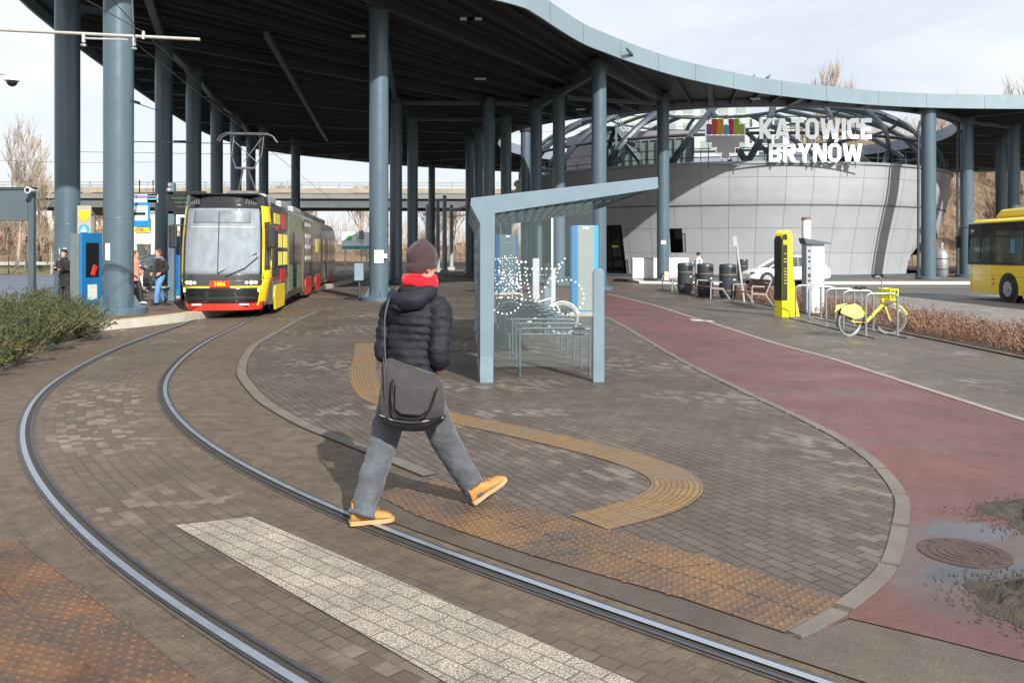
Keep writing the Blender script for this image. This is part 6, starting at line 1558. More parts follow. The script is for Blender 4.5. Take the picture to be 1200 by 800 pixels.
# ---------------------------------------------------------------- shoulder bag
bag = thing('shoulder_bag', 'grey brown messenger bag with black base hanging at the walking man\'s hip', 'bag', (-.63, 5.42, .84))
bagm = cloth('bag_canvas', (.042, .036, .039), .7, .12, .3, 12); bagd = M('bag_black', (.012, .012, .013), .35, 0, .2, 20)
def bagshape(zlist, dy=0, mi=0):
    mb = MB(); n = 36; vs = []
    for z, wx, wy, cx, cy, tz in zlist:
        for k in range(n):
            a = 2*pi*k/n; c_, s_ = cos(a), sin(a); x = wx*(abs(c_)**.55)*(1 if c_ > 0 else -1); y = wy*(abs(s_)**.7)*(1 if s_ > 0 else -1)
            vs.append(V(x+cx, y+cy, z+tz*x/wx-.10*(x/.22)**2*(.25 if z < -.1 else .0)*-1))
    N = len(zlist); mb.add(vs, [(j*n+k, j*n+(k+1) % n, (j+1)*n+(k+1) % n, (j+1)*n+k) for j in range(N-1) for k in range(n)]+[tuple(range(n))[::-1], tuple(range((N-1)*n, N*n))]); return mb
mb = bagshape([(-.165, .19, .078, 0, 0, -.0), (-.13, .205, .088, 0, 0, -.005), (-.04, .212, .092, 0, 0, -.02), (.06, .205, .085, -.0, .01, -.035), (.13, .19, .065, -.01, .02, -.045), (.175, .165, .035, -.02, .03, -.045), (.185, .12, .012, -.02, .03, -.045)])
wrinkled(mb, .016, 9, 6); mb.build('bag_body', bagm, bag, smooth=70, bevel=0)
mb = bagshape([(-.215, .10, .045, 0, .0, 0), (-.205, .16, .07, 0, 0, 0), (-.175, .198, .088, 0, 0, 0), (-.135, .211, .096, 0, 0, -.004)]); wrinkled(mb, .010, 9, 6); mb.build('base_panel', bagd, bag, smooth=60)
mb = MB(); pts = [V(-.10, -.105, .10), V(.15, -.10, .06), (V(.11, -.125, -.07)), V(.06, -.135, -.10), V(-.06, -.135, -.09), V(-.10, -.125, -.06)]
mb.plate(pts, .022, (0, 1, 0)); mb.build('front_pocket', bagm, bag, bevel=.012)
mb = MB(); mb.tube(catmull([V(-.115, -.10, .12), V(-.115, -.125, -.0), V(-.085, -.14, -.10), V(.06, -.145, -.115), V(.12, -.135, -.06), V(.165, -.11, .07)], 5), .008, 6); mb.build('pocket_zip', bagd, bag, smooth=60)
mb = MB(); mb.tube(catmull([V(-.20, -.055, -.11), V(-.10, -.10, -.135), V(.03, -.105, -.145), V(.2, -.06, -.125)], 8), .004, 5); mb.build('piping', M('piping_grey', (.3, .3, .31), .5), bag)
mb = MB(); mb.tube(catmull([V(-.18, .03, .11), V(-.172, -.01, .20), V(-.178, .0, .36), V(-.185, .06, .50), V(-.168, .18, .615), V(-.12, .28, .665), V(-.05, .36, .64), V(.03, .40, .5)], 8), .021, 8, flat=.2, ref=(1, 0, 0)); mb.build('strap', M('strap_webbing', (.10, .10, .12), .7), bag, smooth=60)
mb = MB(); mb.tube(catmull([V(-.185, .0, .24), V(-.172, -.045, .10), V(-.165, -.06, .0)], 5), .030, 8, flat=.15, ref=(1, 0, 0)); mb.build('strap_tab', bagm, bag, smooth=60)

# ---------------------------------------------------------------- other people (local frame: faces +y)
def figure(label, loc, rz, H_, top, legs, hair_m=None, hairstyle='short', pose='stand', coat_len=.62, walk=0, hat=None, hold=None, shoes=None, hidden_legs=False, sit=False):
    t = thing('person', label, 'person', loc, rz); k = H_/1.72; v = lambda x, y, z: V(x*k, y*k, z*k)
    z0 = -.42 if sit else 0
    hip = v(0, 0, .90+z0); ch = v(0, .01, 1.27+z0); nk = v(0, .02, 1.44+z0); h = v(0, .04, 1.585+z0)
    if sit: F_ = [(v(-.09, .0, .88+z0), v(-.10, .40, .48), v(-.10, .42, .08)), (v(.09, 0, .88+z0), v(.10, .40, .48), v(.10, .42, .08))]
    else: F_ = [(v(-.09, 0, .88), v(-.10, walk*.16+.02, .48), v(-.10, walk*.28-.04*abs(walk), .085)), (v(.09, 0, .88), v(.10, -walk*.10+.03, .48), v(.10, -walk*.28-.04*abs(walk), .085+.04*abs(walk)))]
    sh_ = [v(-.18, .0, 1.39+z0), v(.18, 0, 1.39+z0)]
    if hold == 'phone': arms = [(sh_[0], v(-.25, .02, 1.12), v(-.10, .24, 1.12)), (sh_[1], v(.25, .02, 1.12), v(.13, .24, 1.16))]
    elif hold == 'pocket': arms = [(sh_[0], v(-.27, -.06, 1.12+z0), v(-.19, .12, .98+z0)), (sh_[1], v(.27, -.06, 1.12+z0), v(.19, .12, .98+z0))]
    else: arms = [(sh_[0], v(-.24, -.02-walk*.1, 1.10+z0), v(-.24, .08-walk*.22, .87+z0)), (sh_[1], v(.24, -.02+walk*.1, 1.10+z0), v(.24, .08+walk*.22, .87+z0))]
    mb = MB(); head(mb, h, V(0, 1, -.25 if hold == 'phone' else 0), s=k); bone(mb, [ch, nk, h-V(0, 0, .03)], [.08*k, .053*k, .05*k])
    bone(mb, [hip, ch-v(0, 0, .1), ch+v(0, 0, .08)], [(.13*k, .085*k), (.12*k, .085*k), (.14*k, .07*k)], ref=(0, 1, 0))
    for a, b, c in arms: bone(mb, [ch+v(0, 0, .07), a, b, c], [.05*k, .042*k, .034*k, .025*k])
    for a, b, c in F_: bone(mb, [a, b, c, c+v(0, .10, -.05)], [.08*k, .052*k, .036*k, .03*k])
    for i, (a, b, c) in enumerate(arms): hand(mb, c, (c-b), V(0, 0, -1) if hold == 'phone' else V((1, -1)[i], 0, 0), 1 if i else -1)
    o = mb.build('body', skin, t); remesh(o, .009); face(t, h, V(0, 1, -.1), k)
    mb = MB()
    for a, b, c in F_:
        ps, rs = smoothpath([a+v(0, 0, .06), a, b, c+v(0, 0, .0)], [.10*k, .098*k, .078*k, .070*k], 6); mb.tube(ps, rs, 18, ref=(0, 1, 0))
    wrinkled(mb, .010, 12, H_); o = mb.build('trousers', legs, t, smooth=60)
    mb = MB(); zb_ = max(.9+z0-(coat_len-.55), .5) if not sit else .42
    ps, rs = smoothpath([v(0, 0, zb_), v(0, 0, 1.0+z0), v(0, .0, 1.2+z0), v(0, .01, 1.34+z0), v(0, .02, 1.44+z0), v(0, .02, 1.48+z0)], [(.185*k, .14*k), (.175*k, .135*k), (.185*k, .14*k), (.19*k, .125*k), (.10*k, .09*k), (.07*k, .07*k)], 6); mb.tube(ps, rs, 26, ref=(0, 1, 0))
    for a, b, c in arms: ps, rs = smoothpath([a+v(0, 0, .0), a.lerp(b, .5), b, c-(c-b).normalized()*.01], [.075*k, .066*k, .06*k, .045*k], 6); mb.tube(ps, rs, 16)
    wrinkled(mb, .012, 13, H_*2); mb.build('coat', top, t, smooth=60)
    shm = shoes or M('shoe_dark', (.02, .02, .022), .5)
    for a, b, c in F_:
        mb = MB(); g = V(c.x, c.y-.05, max(0.003, c.z-.085*k)); shoe(mb, g, g+v(0, .25, .0), s=.9, h=.09); sh2 = mb.build('shoe', shm, t, smooth=60)
    if hat: mb = MB(); mb.ball(h+v(0, -.012, .055), (.092*k, .108*k, .085*k), 18, 12); mb.lathe([(.098*k, .0), (.104*k, .02), (.098*k, .045)], 20, h+v(0, -.012, .02), cap=False); mb.build('knitted_hat', hat, t, smooth=70)
    elif hair_m:
        mb = MB(); mb.ball(h+v(0, -.018, .042), (.092*k, .102*k, .092*k), 18, 12)
        if hairstyle == 'long': mb.tube([h+v(0, -.05, .03), h+v(0, -.07, -.06), h+v(0, -.06, -.16)], [(.088*k, .06*k), (.085*k, .05*k), (.05*k, .03*k)], 14)
        if hairstyle == 'bob': mb.tube([h+v(0, -.045, .03), h+v(0, -.05, -.07)], [(.10*k, .075*k), (.085*k, .06*k)], 16)
        wrinkled(mb, .008, 20, 3); mb.build('hair', hair_m, t, smooth=70)
    return t
blk = cloth('black_coat', (.014, .015, .018), .6, .2, .3, 12); hairb = cloth('black_hair', (.012, .009, .008), .5, .3, .4, 60); hairbr = cloth('brown_hair', (.12, .055, .022), .6, .3, .4, 60)
pa = P(76, 360, 24.2)
w1 = figure('woman in a long black coat looking at her phone beside the left column', (pa.x, 24.2, .2), radians(172), 1.66, blk, M('trousers_black', (.015, .015, .017), .7), hairb, 'bob', coat_len=.85, hold='phone')
mb = MB(); mb.box((0, 0, 0), (.075, .14, .012)); o = mb.build('mobile_phone', blackp, bevel=.003, loc=(pa.x+.10, 24.2-.31, .2+1.13)); tag(o, 'small dark phone held by the woman in black', 'phone')
hb_ = thing('handbag', 'black handbag hanging at the side of the woman in the black coat', 'handbag', (pa.x+.40, 24.15, .2))
mb = MB(); mb.box((0, 0, .95), (.30, .14, .30)); mb.build('bag_body', blk, hb_, bevel=.04); mb = MB(); mb.tube(catmull([(-.12, 0, 1.08), (-.13, 0, 1.3), (-.16, 0, 1.42), (-.05, 0, 1.3), (.10, 0, 1.08)], 5), .012, 6); mb.build('strap', blk, hb_)
w2 = figure('woman in dark jacket and blue jeans walking along the platform', (P(187, 350, 25.2).x, 25.2, .2), radians(150), 1.66, cloth('dark_jacket', (.022, .020, .020), .75), cloth('blue_denim', (.10, .24, .46), .85, .2, .4, 8), hairbr, 'bob', coat_len=.6, walk=.8, hold='pocket')
mb = MB(); mb.tube(catmull([V(.085*cos(a), .08*sin(a)+.02, 1.40) for a in [2*pi*i/10 for i in range(11)]], 3), .035, 10, cap=False); mb.build('scarf', cloth('grey_scarf', (.22, .24, .26), .9), w2, smooth=70)
w3 = figure('person in a salmon pink jacket half hidden behind the big column', (P(157.5, 350, 25.6).x, 25.6, .2), radians(-100), 1.62, cloth('pink_jacket', (.68, .25, .20), .8), M('leggings_black', (.015, .015, .016), .7), hairbr, 'short', coat_len=.7, walk=.7, hold='pocket', shoes=white)
w4 = figure('seated child in a white jacket on the platform bench', (P(166, 350, 27).x+.05, 27.05, .17), radians(160), 1.45, cloth('white_jacket', (.66, .66, .66), .8), M('trousers_grey', (.1, .1, .11), .7), hairb, 'short', hold='pocket', sit=True)
bp = thing('backpack', 'dark green backpack beside the child in white', 'backpack', (P(174, 350, 26.9).x, 26.85, .66)); mb = MB(); mb.box((0, 0, .28), (.28, .2, .45)); mb.build('bag_body', cloth('green_pack', (.03, .04, .035), .7), bp, bevel=.06); mb = MB(); mb.box((0, -.11, .2), (.2, .05, .2)); mb.build('pocket', blk, bp, bevel=.02)
w5 = figure('person in white jacket and black knitted hat standing behind the litter bins', (P(818, 330, 41).x, 41.0, 0), radians(-60), 1.78, cloth('white_anorak', (.72, .72, .73), .75), M('trousers_slate', (.05, .05, .06), .7), None, coat_len=.72, hat=blk, hold='pocket')
w6 = figure('tram driver in a white shirt seated behind the windscreen', (T0.x+.05-1.6*.135, T0.y+1.55, .55), radians(188), 1.75, cloth('shirt', (.55, .56, .58), .8), blk, hairbr, 'short', hold='phone', sit=True)
# ================================================================ BACKGROUND
# overpass
ov = thing('overpass', 'long grey concrete road overpass crossing behind the canopy', 'bridge', (0, 0, 0))
oc = M('overpass_concrete', (.19, .185, .175), .85, 0, .15, .25, dirt=(.20, .17, .14)); og = M('overpass_girder', (.085, .095, .105), .7, 0, .2, .3)
def ox(x): return Vector((x, 101+.03*(x+20), 0))
a, b = ox(-170), ox(22)
mb = MB(); mb.beam(a+V(0, 0, 8.15), b+V(0, 0, 8.15), 9, .6); mb.build('deck', oc, ov)
mb = MB()
for dy in (-3.8, 0, 3.8): mb.beam(a+V(0, dy, 7.35), b+V(0, dy, 7.35), .7, 1.0)
mb.build('girders', og, ov)
mb = MB(); mb.beam(a+V(0, -4.55, 8.75), b+V(0, -4.55, 8.75), .25, .5); mb.build('edge_beam', M('edge_tan', (.28, .235, .18), .8, 0, .25, .8), ov)
for z in (9.35, 9.65): mb = MB(); mb.beam(a+V(0, -4.5, z), b+V(0, -4.5, z), .08, .12); mb.build('guard_rail', galv, ov)
for k in range(90):
    p = a.lerp(b, (k+.5)/90); mb = MB(); mb.box(p+V(0, -4.5, 9.3), (.12, .12, .9)); mb.build('rail_post', galv, ov)
for x in (-120, -95, -70, -48, -26, -2):
    for dy in (-3, 3):
        mb = MB(); p = ox(x)+V(0, dy, 0); mb.tube([p, p+V(0, 0, 6.5)], .55, 16); mb.build('pier', oc, ov, smooth=50)
    mb = MB(); mb.beam(ox(x)+V(0, -4.2, 6.5), ox(x)+V(0, 4.2, 6.5), 1.1, .8); mb.build('pier_cap', oc, ov)
# hills
hm = NT('leaf_litter'); _c = hm.coord()
_a = hm.ramp(hm.noise(_c, .35, 8, .75), .3, .7, (.12, .075, .045), (.27, .185, .115)); _a = hm.mix(hm.ramp(hm.noise(_c, .06, 4), .55, .7), _a, (.10, .10, .05))
hm.l(_a, hm.b.inputs['Base Color']); hm.b.inputs['Roughness'].default_value = .95; hm.bump(hm.noise(_c, 1.5, 6, .8), 1, .3); hm = hm.m
from mathutils import noise as mnoise
def hill(name, x0, x1, y0, y1, h, nx=60, ny=24, f=lambda u, v: v):
    mb = MB(); vs = []
    for j in range(ny+1):
        for i in range(nx+1):
            x = x0+(x1-x0)*i/nx; y = y0+(y1-y0)*j/ny; z = -.04+h*f(i/nx, j/ny)
            if j > 0: z += mnoise.noise(Vector((x*.08, y*.08, 0)))*h*.10
            vs.append((x, y, z))
    mb.add(vs, [(j*(nx+1)+i, j*(nx+1)+i+1, (j+1)*(nx+1)+i+1, (j+1)*(nx+1)+i) for j in range(ny) for i in range(nx)])
    return struct(name, mb, hm, smooth=80, normals=False)
hill('hillside', 25, 260, 112, 190, 24, f=lambda u, v: min(1, v*1.5)**.9*min(1, u*6+.02))
hill('embankment', -150, 40, 112, 150, 3.0, f=lambda u, v: min(1, v*1.5))
# bare trees
bark_b = M('bark_brown', (.14, .10, .075), .9, 0, .25, 2, island=.2); bark_p = M('bark_pale', (.30, .25, .20), .9, 0, .25, 2, island=.2)
twig_b = M('twig_brown', (.20, .135, .095), .9, 0, .3, 1, island=.35); twig_p = M('twig_pale', (.27, .215, .16), .9, 0, .25, 1, island=.3)
def bare(seed, H_, spread, tw, depth=5, upright=.5, r0=.16, nl=None):
    rd = random.Random(seed); tr, cr = MB(), MB()
    def grow(p, d, L, r, lev, mb_):
        seg = 3; pts = [p]; q = p; dd = d
        for _ in range(seg):
            dd = (dd+Vector((rd.gauss(0, .10), rd.gauss(0, .10), rd.gauss(.03, .06)))).normalized(); q = q+dd*(L/seg); pts.append(q)
        mb_.tube(pts, [r, r*.9, r*.78, r*.62], 6 if lev < 2 else 3, cap=False)
        if lev >= depth: return
        n = (3 if lev < 1 else rd.choice((3, 4, 4, 5)))
        for k in range(n):
            t = rd.uniform(.35, 1.0) if k else 1.0; i = min(seg-1, int(t*seg)); s_ = pts[i].lerp(pts[i+1], t*seg-i)
            ax = Vector((rd.gauss(0, 1), rd.gauss(0, 1), rd.gauss(0, .4))).normalized()
            nd = (dd*(1.0)+ax*spread*(1 if k else .4)+Vector((0, 0, upright))).normalized()
            grow(s_, nd, L*rd.uniform(.55, .80), max(tw, r*.5), lev+1, cr)
    grow(Vector((0, 0, -.1)), Vector((rd.gauss(0, .05), rd.gauss(0, .05), 1)), H_*.30, r0, 0, tr)
    return tr, cr
protos = []
for i, (H_, sp_, up_, tw, pale) in enumerate([(11, .8, .45, .022, 0), (13, .7, .6, .022, 0), (10, .95, .3, .017, 1), (15, .6, .8, .017, 1), (7, .9, .35, .018, 0)]):
    protos.append((bare(i+11, H_, sp_, tw, 5, up_), pale, H_))
pm = []
for (tr, cr), pale, H_ in protos: pm.append((tr, cr, pale, H_, [None, None]))
tlab = {0: 'bare brown broadleaf tree', 1: 'pale bare broadleaf tree'}
def place_tree(i, x, y, z, s, rz, label, group='bare trees in the background'):
    tr, cr, pale, H_, cache = pm[i]
    t = thing('bare_tree', label, 'tree', (x, y, z), rz, group); t.scale = (s, s, s*random.uniform(.9, 1.1))
    if cache[0] is None:
        a_ = tr.build('trunk', bark_p if pale else bark_b, t, smooth=60, normals=False); b_ = cr.build('crown', twig_p if pale else twig_b, t, normals=False)
        cache[0], cache[1] = a_.data, b_.data
    else:
        for nm, me in (('trunk', cache[0]), ('crown', cache[1])): o = bpy.data.objects.new(nm, me); C.objects.link(o); o.parent = t
rd = random.Random(21)
for k in range(34):        # behind the overpass
    x = -118+k*4.1+rd.uniform(-1.5, 1.5); y = rd.uniform(112, 140); i = rd.choice((0, 1, 4, 0, 2)); place_tree(i, x, y, .5, rd.uniform(.75, 1.12), rd.uniform(0, 6), nth(k+1)+' bare tree from the left beyond the overpass')
for k in range(46):        # wooded hillside at the right
    x = 38+(k % 23)*5.2+rd.uniform(-2, 2); y = 112+(k//23)*16+rd.uniform(0, 10); v = (y-112)/63; v = (y-112)/78; z = 24*min(1, v*1.5)**.9*min(1, (x-25)/235*6+.02)-.6; i = rd.choice((0, 1, 4, 0, 1, 2)); place_tree(i, x, y, z, rd.uniform(.7, 1.0), rd.uniform(0, 6), nth(k % 23+1)+' bare tree from the left in the '+('lower', 'upper')[k//23]+' row on the brown hillside')
for k in range(9):
    x = 16+k*4.5; i = rd.choice((0, 1)); place_tree(i, x, 118+rd.uniform(0, 14), 2, rd.uniform(1.0, 1.3), rd.uniform(0, 6), nth(k+1)+' bare tree from the left behind the ribs of the dome')
for px, Y, s, i, lab in ((18, 74, .95, 3, 'tall pale bare tree at the far left beyond the road'), (48, 82, .95, 3, 'pale bare tree left of the outer column'), (-8, 66, .9, 2, 'pale bare tree cut by the left edge'), (30, 95, .9, 2, 'spreading pale tree behind the slate frame'), (60, 70, .55, 2, 'small bare tree beside the slate frame post')):
    place_tree(i, (px-600)*Y/1000, Y, 0, s, rd.uniform(0, 6), lab)
for px, Y, s, i, lab in ((968, 130, 1.95, 3, 'tall upright poplar rising above the canopy'), (984, 132, 1.8, 3, 'second poplar just right of the tallest'), (1102, 140, 1.85, 3, 'treetop poking over the canopy right of the sign'), (1190, 135, 1.9, 3, 'treetop at the right edge above the canopy')):
    place_tree(i, (px-600)*Y/1000, Y, 3, s, rd.uniform(0, 6), lab)
for px, Y, s, l_ in ((330, 112, 1.2, 'bare tree over the overpass parapet right of the tram pantograph'), (318, 116, 1.1, 'bare tree over the parapet just left of its neighbour by the pantograph'), (500, 120, 1.15, 'bare tree over the overpass parapet above the man in the beanie')): place_tree(1, (px-600)*Y/1000, Y, 0, s, rd.uniform(0, 6), l_)
# far wood: nobody could count its stems
mb = MB(); rw = random.Random(77)
for k in range(15000):
    x = rw.uniform(-150, 60); y = rw.uniform(122, 150); zt = 5.5+3.5*mnoise.noise(Vector((x*.07, 0, 3)))+rw.uniform(-2.5, 2.5); z0 = rw.uniform(0, zt*.8); l = rw.uniform(1, 3.2); dx = rw.gauss(0, .8); w_ = rw.uniform(.03, .075)
    mb.add([(x, y, z0+.5), (x+w_, y+w_, z0+.5), (x+dx+w_*.4, y+rw.gauss(0, .5), z0+l+.5)], [(0, 1, 2)])
for k in range(42000):
    x = rw.uniform(38, 180); y = rw.uniform(113, 175); v = (y-112)/78; zb = 24*min(1, v*1.5)**.9*min(1, (x-25)/235*6+.02); z0 = zb+rw.uniform(-.3, 3.6); l = rw.uniform(.5, 2.2); dx = rw.gauss(0, .8); w_ = rw.uniform(.04, .12)
    mb.add([(x, y, z0), (x+w_, y+w_, z0), (x+dx+w_*.4, y+rw.gauss(0, .5), z0+l)], [(0, 1, 2)])
o = mb.build('far_wood', M('far_wood_brown', (.27, .20, .14), .9, 0, .3, .2, island=.65), normals=False); tag(o, 'brown leafless thicket on the slopes beyond the overpass and the bus', 'wood', kind='stuff')
# two unseen bare trees added behind the viewer to shade the lower left tracks
place_tree(0, 1.5, -8.5, 0, 1.05, 1.0, 'unseen bare tree added behind the viewer to cast shade, first one', 'unseen trees added behind the viewer for shade'); place_tree(1, -1.2, -7.5, 0, .85, 2.0, 'unseen bare tree added behind the viewer to cast shade, second one', 'unseen trees added behind the viewer for shade')
# conifers
need = M('spruce_needles', (.030, .045, .018), .8, 0, .3, 3, island=.35)
def conifer(label, x, y, H_, seed):
    t = thing('young_conifer', label, 'tree', (x, y, -.04), 0, 'young conifers on the verge'); rd = random.Random(seed)
    mb = MB(); mb.tube([(0, 0, 0), (0, 0, H_*.95)], [.06, .015], 6); mb.build('trunk', bark_b, t)
    mb = MB()
    for k in range(900):
        h = rd.uniform(.06, 1)**.9; r = (1-h)*H_*.30*rd.uniform(.3, 1); a = rd.uniform(0, 6.28); c = V(r*cos(a), r*sin(a), h*H_); d = V(cos(a), sin(a), rd.uniform(-.3, .5)).normalized()*rd.uniform(.12, .28); s_ = d.cross(V(0, 0, 1)).normalized()*.035
        mb.add([c-s_, c+s_, c+d], [(0, 1, 2)])
    mb.build('crown', need, t, normals=False)
for k, (px, Y, H_, lab) in enumerate(((10, 72, 3.9, 'small dark conifer on the verge left of the slate frame post'), (31, 76, 3.2, 'small dark conifer just left of the slate post'), (56, 74, 4.4, 'dark conifer beside the outer column'), (46, 80, 2.6, 'lowest young conifer on the verge'))): conifer(lab, (px-600)*Y/1000, Y, H_, k)
# crash barrier along the left road
gr_ = thing('crash_barrier', 'long galvanised crash barrier along the far side of the left road', 'crash barrier'); mb = MB(); mb.beam((-75, 62, .75), (-36, 84, .75), .06, .3); mb.build('rail', galv, gr_)
for k in range(14): p = Vector((-75, 62.1, .36)).lerp(Vector((-36, 84.1, .36)), k/13); mb = MB(); mb.box(p, (.1, .1, .75)); mb.build('post', galv, gr_)
# buildings
def block(label, x, y, w_, d, h, wall_m, rz=0, floors=None, bays=None, roof_c=None, win=None, z=0):
    t = thing('apartment_block', label, 'building', (x, y, z), rz); floors = floors or int(h/3); bays = bays or int(w_/3.2)
    mb = MB(); mb.box((0, 0, h/2), (w_, d, h)); mb.build('wall', wall_m, t)
    mb = MB(); mb.box((0, 0, h+.2), (w_+.4, d+.4, .4)); mb.build('roof', roof_c or grey, t)
    wi = 0
    for f_ in range(floors):
        for b_ in range(bays):
            if wi >= 98: break
            wi += 1; cx = -w_/2+(b_+.5)*w_/bays; cz = (f_+.55)*h/floors
            mb = MB(); mb.box((cx, -d/2-.01, cz), (w_/bays*.55, .12, h/floors*.5)); wo = mb.build('window', win or M_win, t)
            mb = MB(); mb.box((cx, -d/2-.08, cz-h/floors*.28), (w_/bays*.62, .2, .1)); mb.build('sill', whited, wo)
    return t
M_win = M('block_window', (.06, .075, .085), .12, 0, .3, .3)
pale = M('block_pale', (.36, .39, .39), .8, 0, .06, .1); teal = M('block_teal', (.42, .52, .50), .8, 0, .06, .1); brick = M('block_brick', (.30, .11, .07), .85, 0, .15, .3); cream = M('block_cream', (.55, .50, .42), .8, 0, .1, .2)
block('pale green and white apartment block seen through the top of the dome', 27, 150, 26, 14, 27, pale, -.05, 9, 9, win=M('pale_glass', (.22, .28, .28), .3))
block('teal grey apartment slab right of the pale block above the drum', 49, 165, 20, 14, 27, teal, .05, 9, 7)
block('low red brick house beyond the road at the left edge', -92, 150, 16, 10, 8, brick, .2, 2, 4)
block('cream house with rows of windows behind the stop sign', -66, 155, 30, 12, 13, cream, .1, 4, 9)
block('white shed under the overpass left of the tram', -50, 128, 18, 8, 7.5, whited, .05, 2, 5)
block('red brick shed with railings far behind the shelter', -3.5, 150, 12, 8, 3.4, brick, 0, 1, 3)
# billboard
t = thing('billboard', 'white billboard with a green emblem and teal strip behind the tram tail', 'billboard', P(417, 282, 95)); t.location.z = 0
zc = P(417, 282, 95).z; mb = MB(); mb.box((0, 0, zc), (3.1, .12, 1.9)); p_ = mb.build('panel', white, t)
mb = MB(); mb.box((0, -.08, zc-.76), (3.0, .02, .34)); mb.build('teal_strip', M('teal', (.02, .32, .33), .5), p_)
mb = MB(); mb.tube([(-.75, -.07, zc+.3), (-.75, -.10, zc+.3)], .32, 16); mb.build('emblem', M('emblem_green', (.12, .50, .12), .5), p_)
mb = MB()
for k in range(3): mb.box((.55, -.08, zc+.5-.28*k), (1.1-.2*k, .02, .09))
mb.build('text_lines', M('text_green', (.15, .35, .3), .5), p_)
for x in (-1.2, 1.2): mb = MB(); mb.box((x, .05, zc/2-.4), (.14, .14, zc-.8)); mb.build('post', galv, t)
o = thing('road_sign', 'white square road panel on the overpass left of the tram roof', 'road sign', P(172, 225, 97)); mb = MB(); mb.box((0, 0, 0), (3.2, .1, 1.5)); mb.build('panel', white, o); mb = MB(); mb.box((0, .1, -.3), (.15, .1, 2.2)); mb.build('post', galv, o); mb = MB(); mb.box((.9, -.06, 0), (.9, .02, .7)); mb.build('green_field', M('sign_green', (.1, .4, .2), .5), o)
# masts far behind
for px, Y, zt, lab in ((513, 78, 233, 'first pale mast in the group beyond the shelter'), (521, 72, 229, 'thickest dark and pale mast beyond the shelter'), (529, 86, 240, 'rightmost pale mast beyond the shelter'), (500.5, 90, 240, 'leftmost thin mast beyond the canopy column')):
    zz = HC+(HOR-zt)*Y/1000; t = thing('catenary_mast', lab, 'mast', ((px-600)*Y/1000, Y, 0), 0, 'tram line masts in the distance'); mb = MB(); mb.tube([(0, 0, 0), (0, 0, zz)], [.22, .16], 12); mb.build('pole', M('mast_pale', (.30, .35, .39), .5, .2), t, smooth=50); mb = MB(); mb.box((0, 0, .15), (.7, .7, .3)); mb.build('footing', concrete, t)
    mb = MB(); mb.beam((0, 0, zz-1.2), (2.2, 0, zz-1.0), .07, .07); mb.build('bracket', galv, t)
fn = thing('mesh_fence', 'light mesh fence far beyond the forecourt behind the shelter', 'fence'); fy = 98
for k in range(30): mb = MB(); mb.box((-14+k*.62, fy, .8), (.06, .06, 1.6)); mb.build('post', galv, fn)
for z in (.3, .9, 1.55): mb = MB(); mb.beam((-14, fy, z), (4, fy, z), .03, .04); mb.build('rail', galv, fn)
# ================================================================ JUNIPERS
ng = NT('juniper_needles'); _g = ng.n('NewGeometry').outputs['Random Per Island']; _c = ng.coord()
_a = ng.ramp(_g, 0, 1, (.018, .036, .016), (.095, .115, .038)); _a = ng.mix(ng.ramp(ng.noise(_c, 2.2, 3), .48, .7), _a, (.17, .14, .04)); ng.l(_a, ng.b.inputs['Base Color']); ng.b.inputs['Roughness'].default_value = .7; ng = ng.m
def juniper(seed, R_, H_, n=900):
    rd = random.Random(seed); mb = MB(); st = MB()
    for k in range(24):
        a = rd.uniform(0, 6.28); e = rd.uniform(.3, 1.4); L = (R_*cos(e)+H_*sin(e))*rd.uniform(.75, 1.05); d = V(cos(a)*cos(e), sin(a)*cos(e), sin(e)); tip = d*L
        st.tube([V(0, 0, 0), tip*.55+V(0, 0, .04), tip], [.014, .009, .004], 4, cap=False)
        for j in range(int(n/24)):
            t = rd.uniform(.25, 1.05); c = tip*t+V(rd.gauss(0, .05), rd.gauss(0, .05), rd.gauss(0, .045)); 
            if c.z < .02: c.z = .03
            sd = (d+V(rd.gauss(0, .5), rd.gauss(0, .5), rd.gauss(.25, .4))).normalized(); Ls = rd.uniform(.04, .08)
            st_ = c; en = c+sd*Ls
            for m in range(9):
                f_ = m/9; b_ = st_.lerp(en, f_); nd = (sd*.8+V(rd.gauss(0, .7), rd.gauss(0, .7), rd.gauss(0, .7))).normalized()*rd.uniform(.018, .034); w_ = nd.cross(sd).normalized()*.0075 if nd.cross(sd).length > 1e-4 else V(.006, 0, 0)
                mb.add([b_-w_, b_+w_, b_+nd], [(0, 1, 2)])
    return mb, st
jp = [juniper(3, .55, .60, 1500), juniper(4, .65, .66, 1700), juniper(5, .5, .52, 1400)]; jc = {}
jl = [('low juniper at the front right tip of the bed', 92, 398, 0, 1.0), ('yellow green juniper left of the bed tip', 66, 404, 1, 1.05), ('olive juniper at the middle front of the bed', 38, 414, 1, 1.0), ('nearest juniper at the left edge', 5, 428, 0, 1.05), ('tall shoot juniper behind the front row', 62, 388, 1, 1.0), ('juniper behind the pale square post', 28, 396, 2, 1.25), ('rear juniper below the woman in black', 84, 386, 0, .95), ('rear left juniper beside the pale post', -8, 408, 1, 1.15), ('leftmost of the rear row of junipers', -35, 398, 0, 1.2), ('front juniper cut by the left edge', -25, 440, 2, 1.1), ('rear juniper between the post and the frame', 45, 383, 2, 1.3)]
for lab, px, py, i, s in jl:
    g_ = G(px, py); t = thing('juniper_shrub', lab, 'shrub', (g_.x, g_.y, .03), rd.uniform(0, 6), 'juniper shrubs in the planting bed'); t.scale = (s, s, s)
    if i not in jc:
        a_ = jp[i][0].build('foliage', ng, t, normals=False); b_ = jp[i][1].build('stems', bark_b, t, normals=False); jc[i] = (a_.data, b_.data)
    else:
        for nm, me in zip(('foliage', 'stems'), jc[i]): o = bpy.data.objects.new(nm, me); C.objects.link(o); o.parent = t
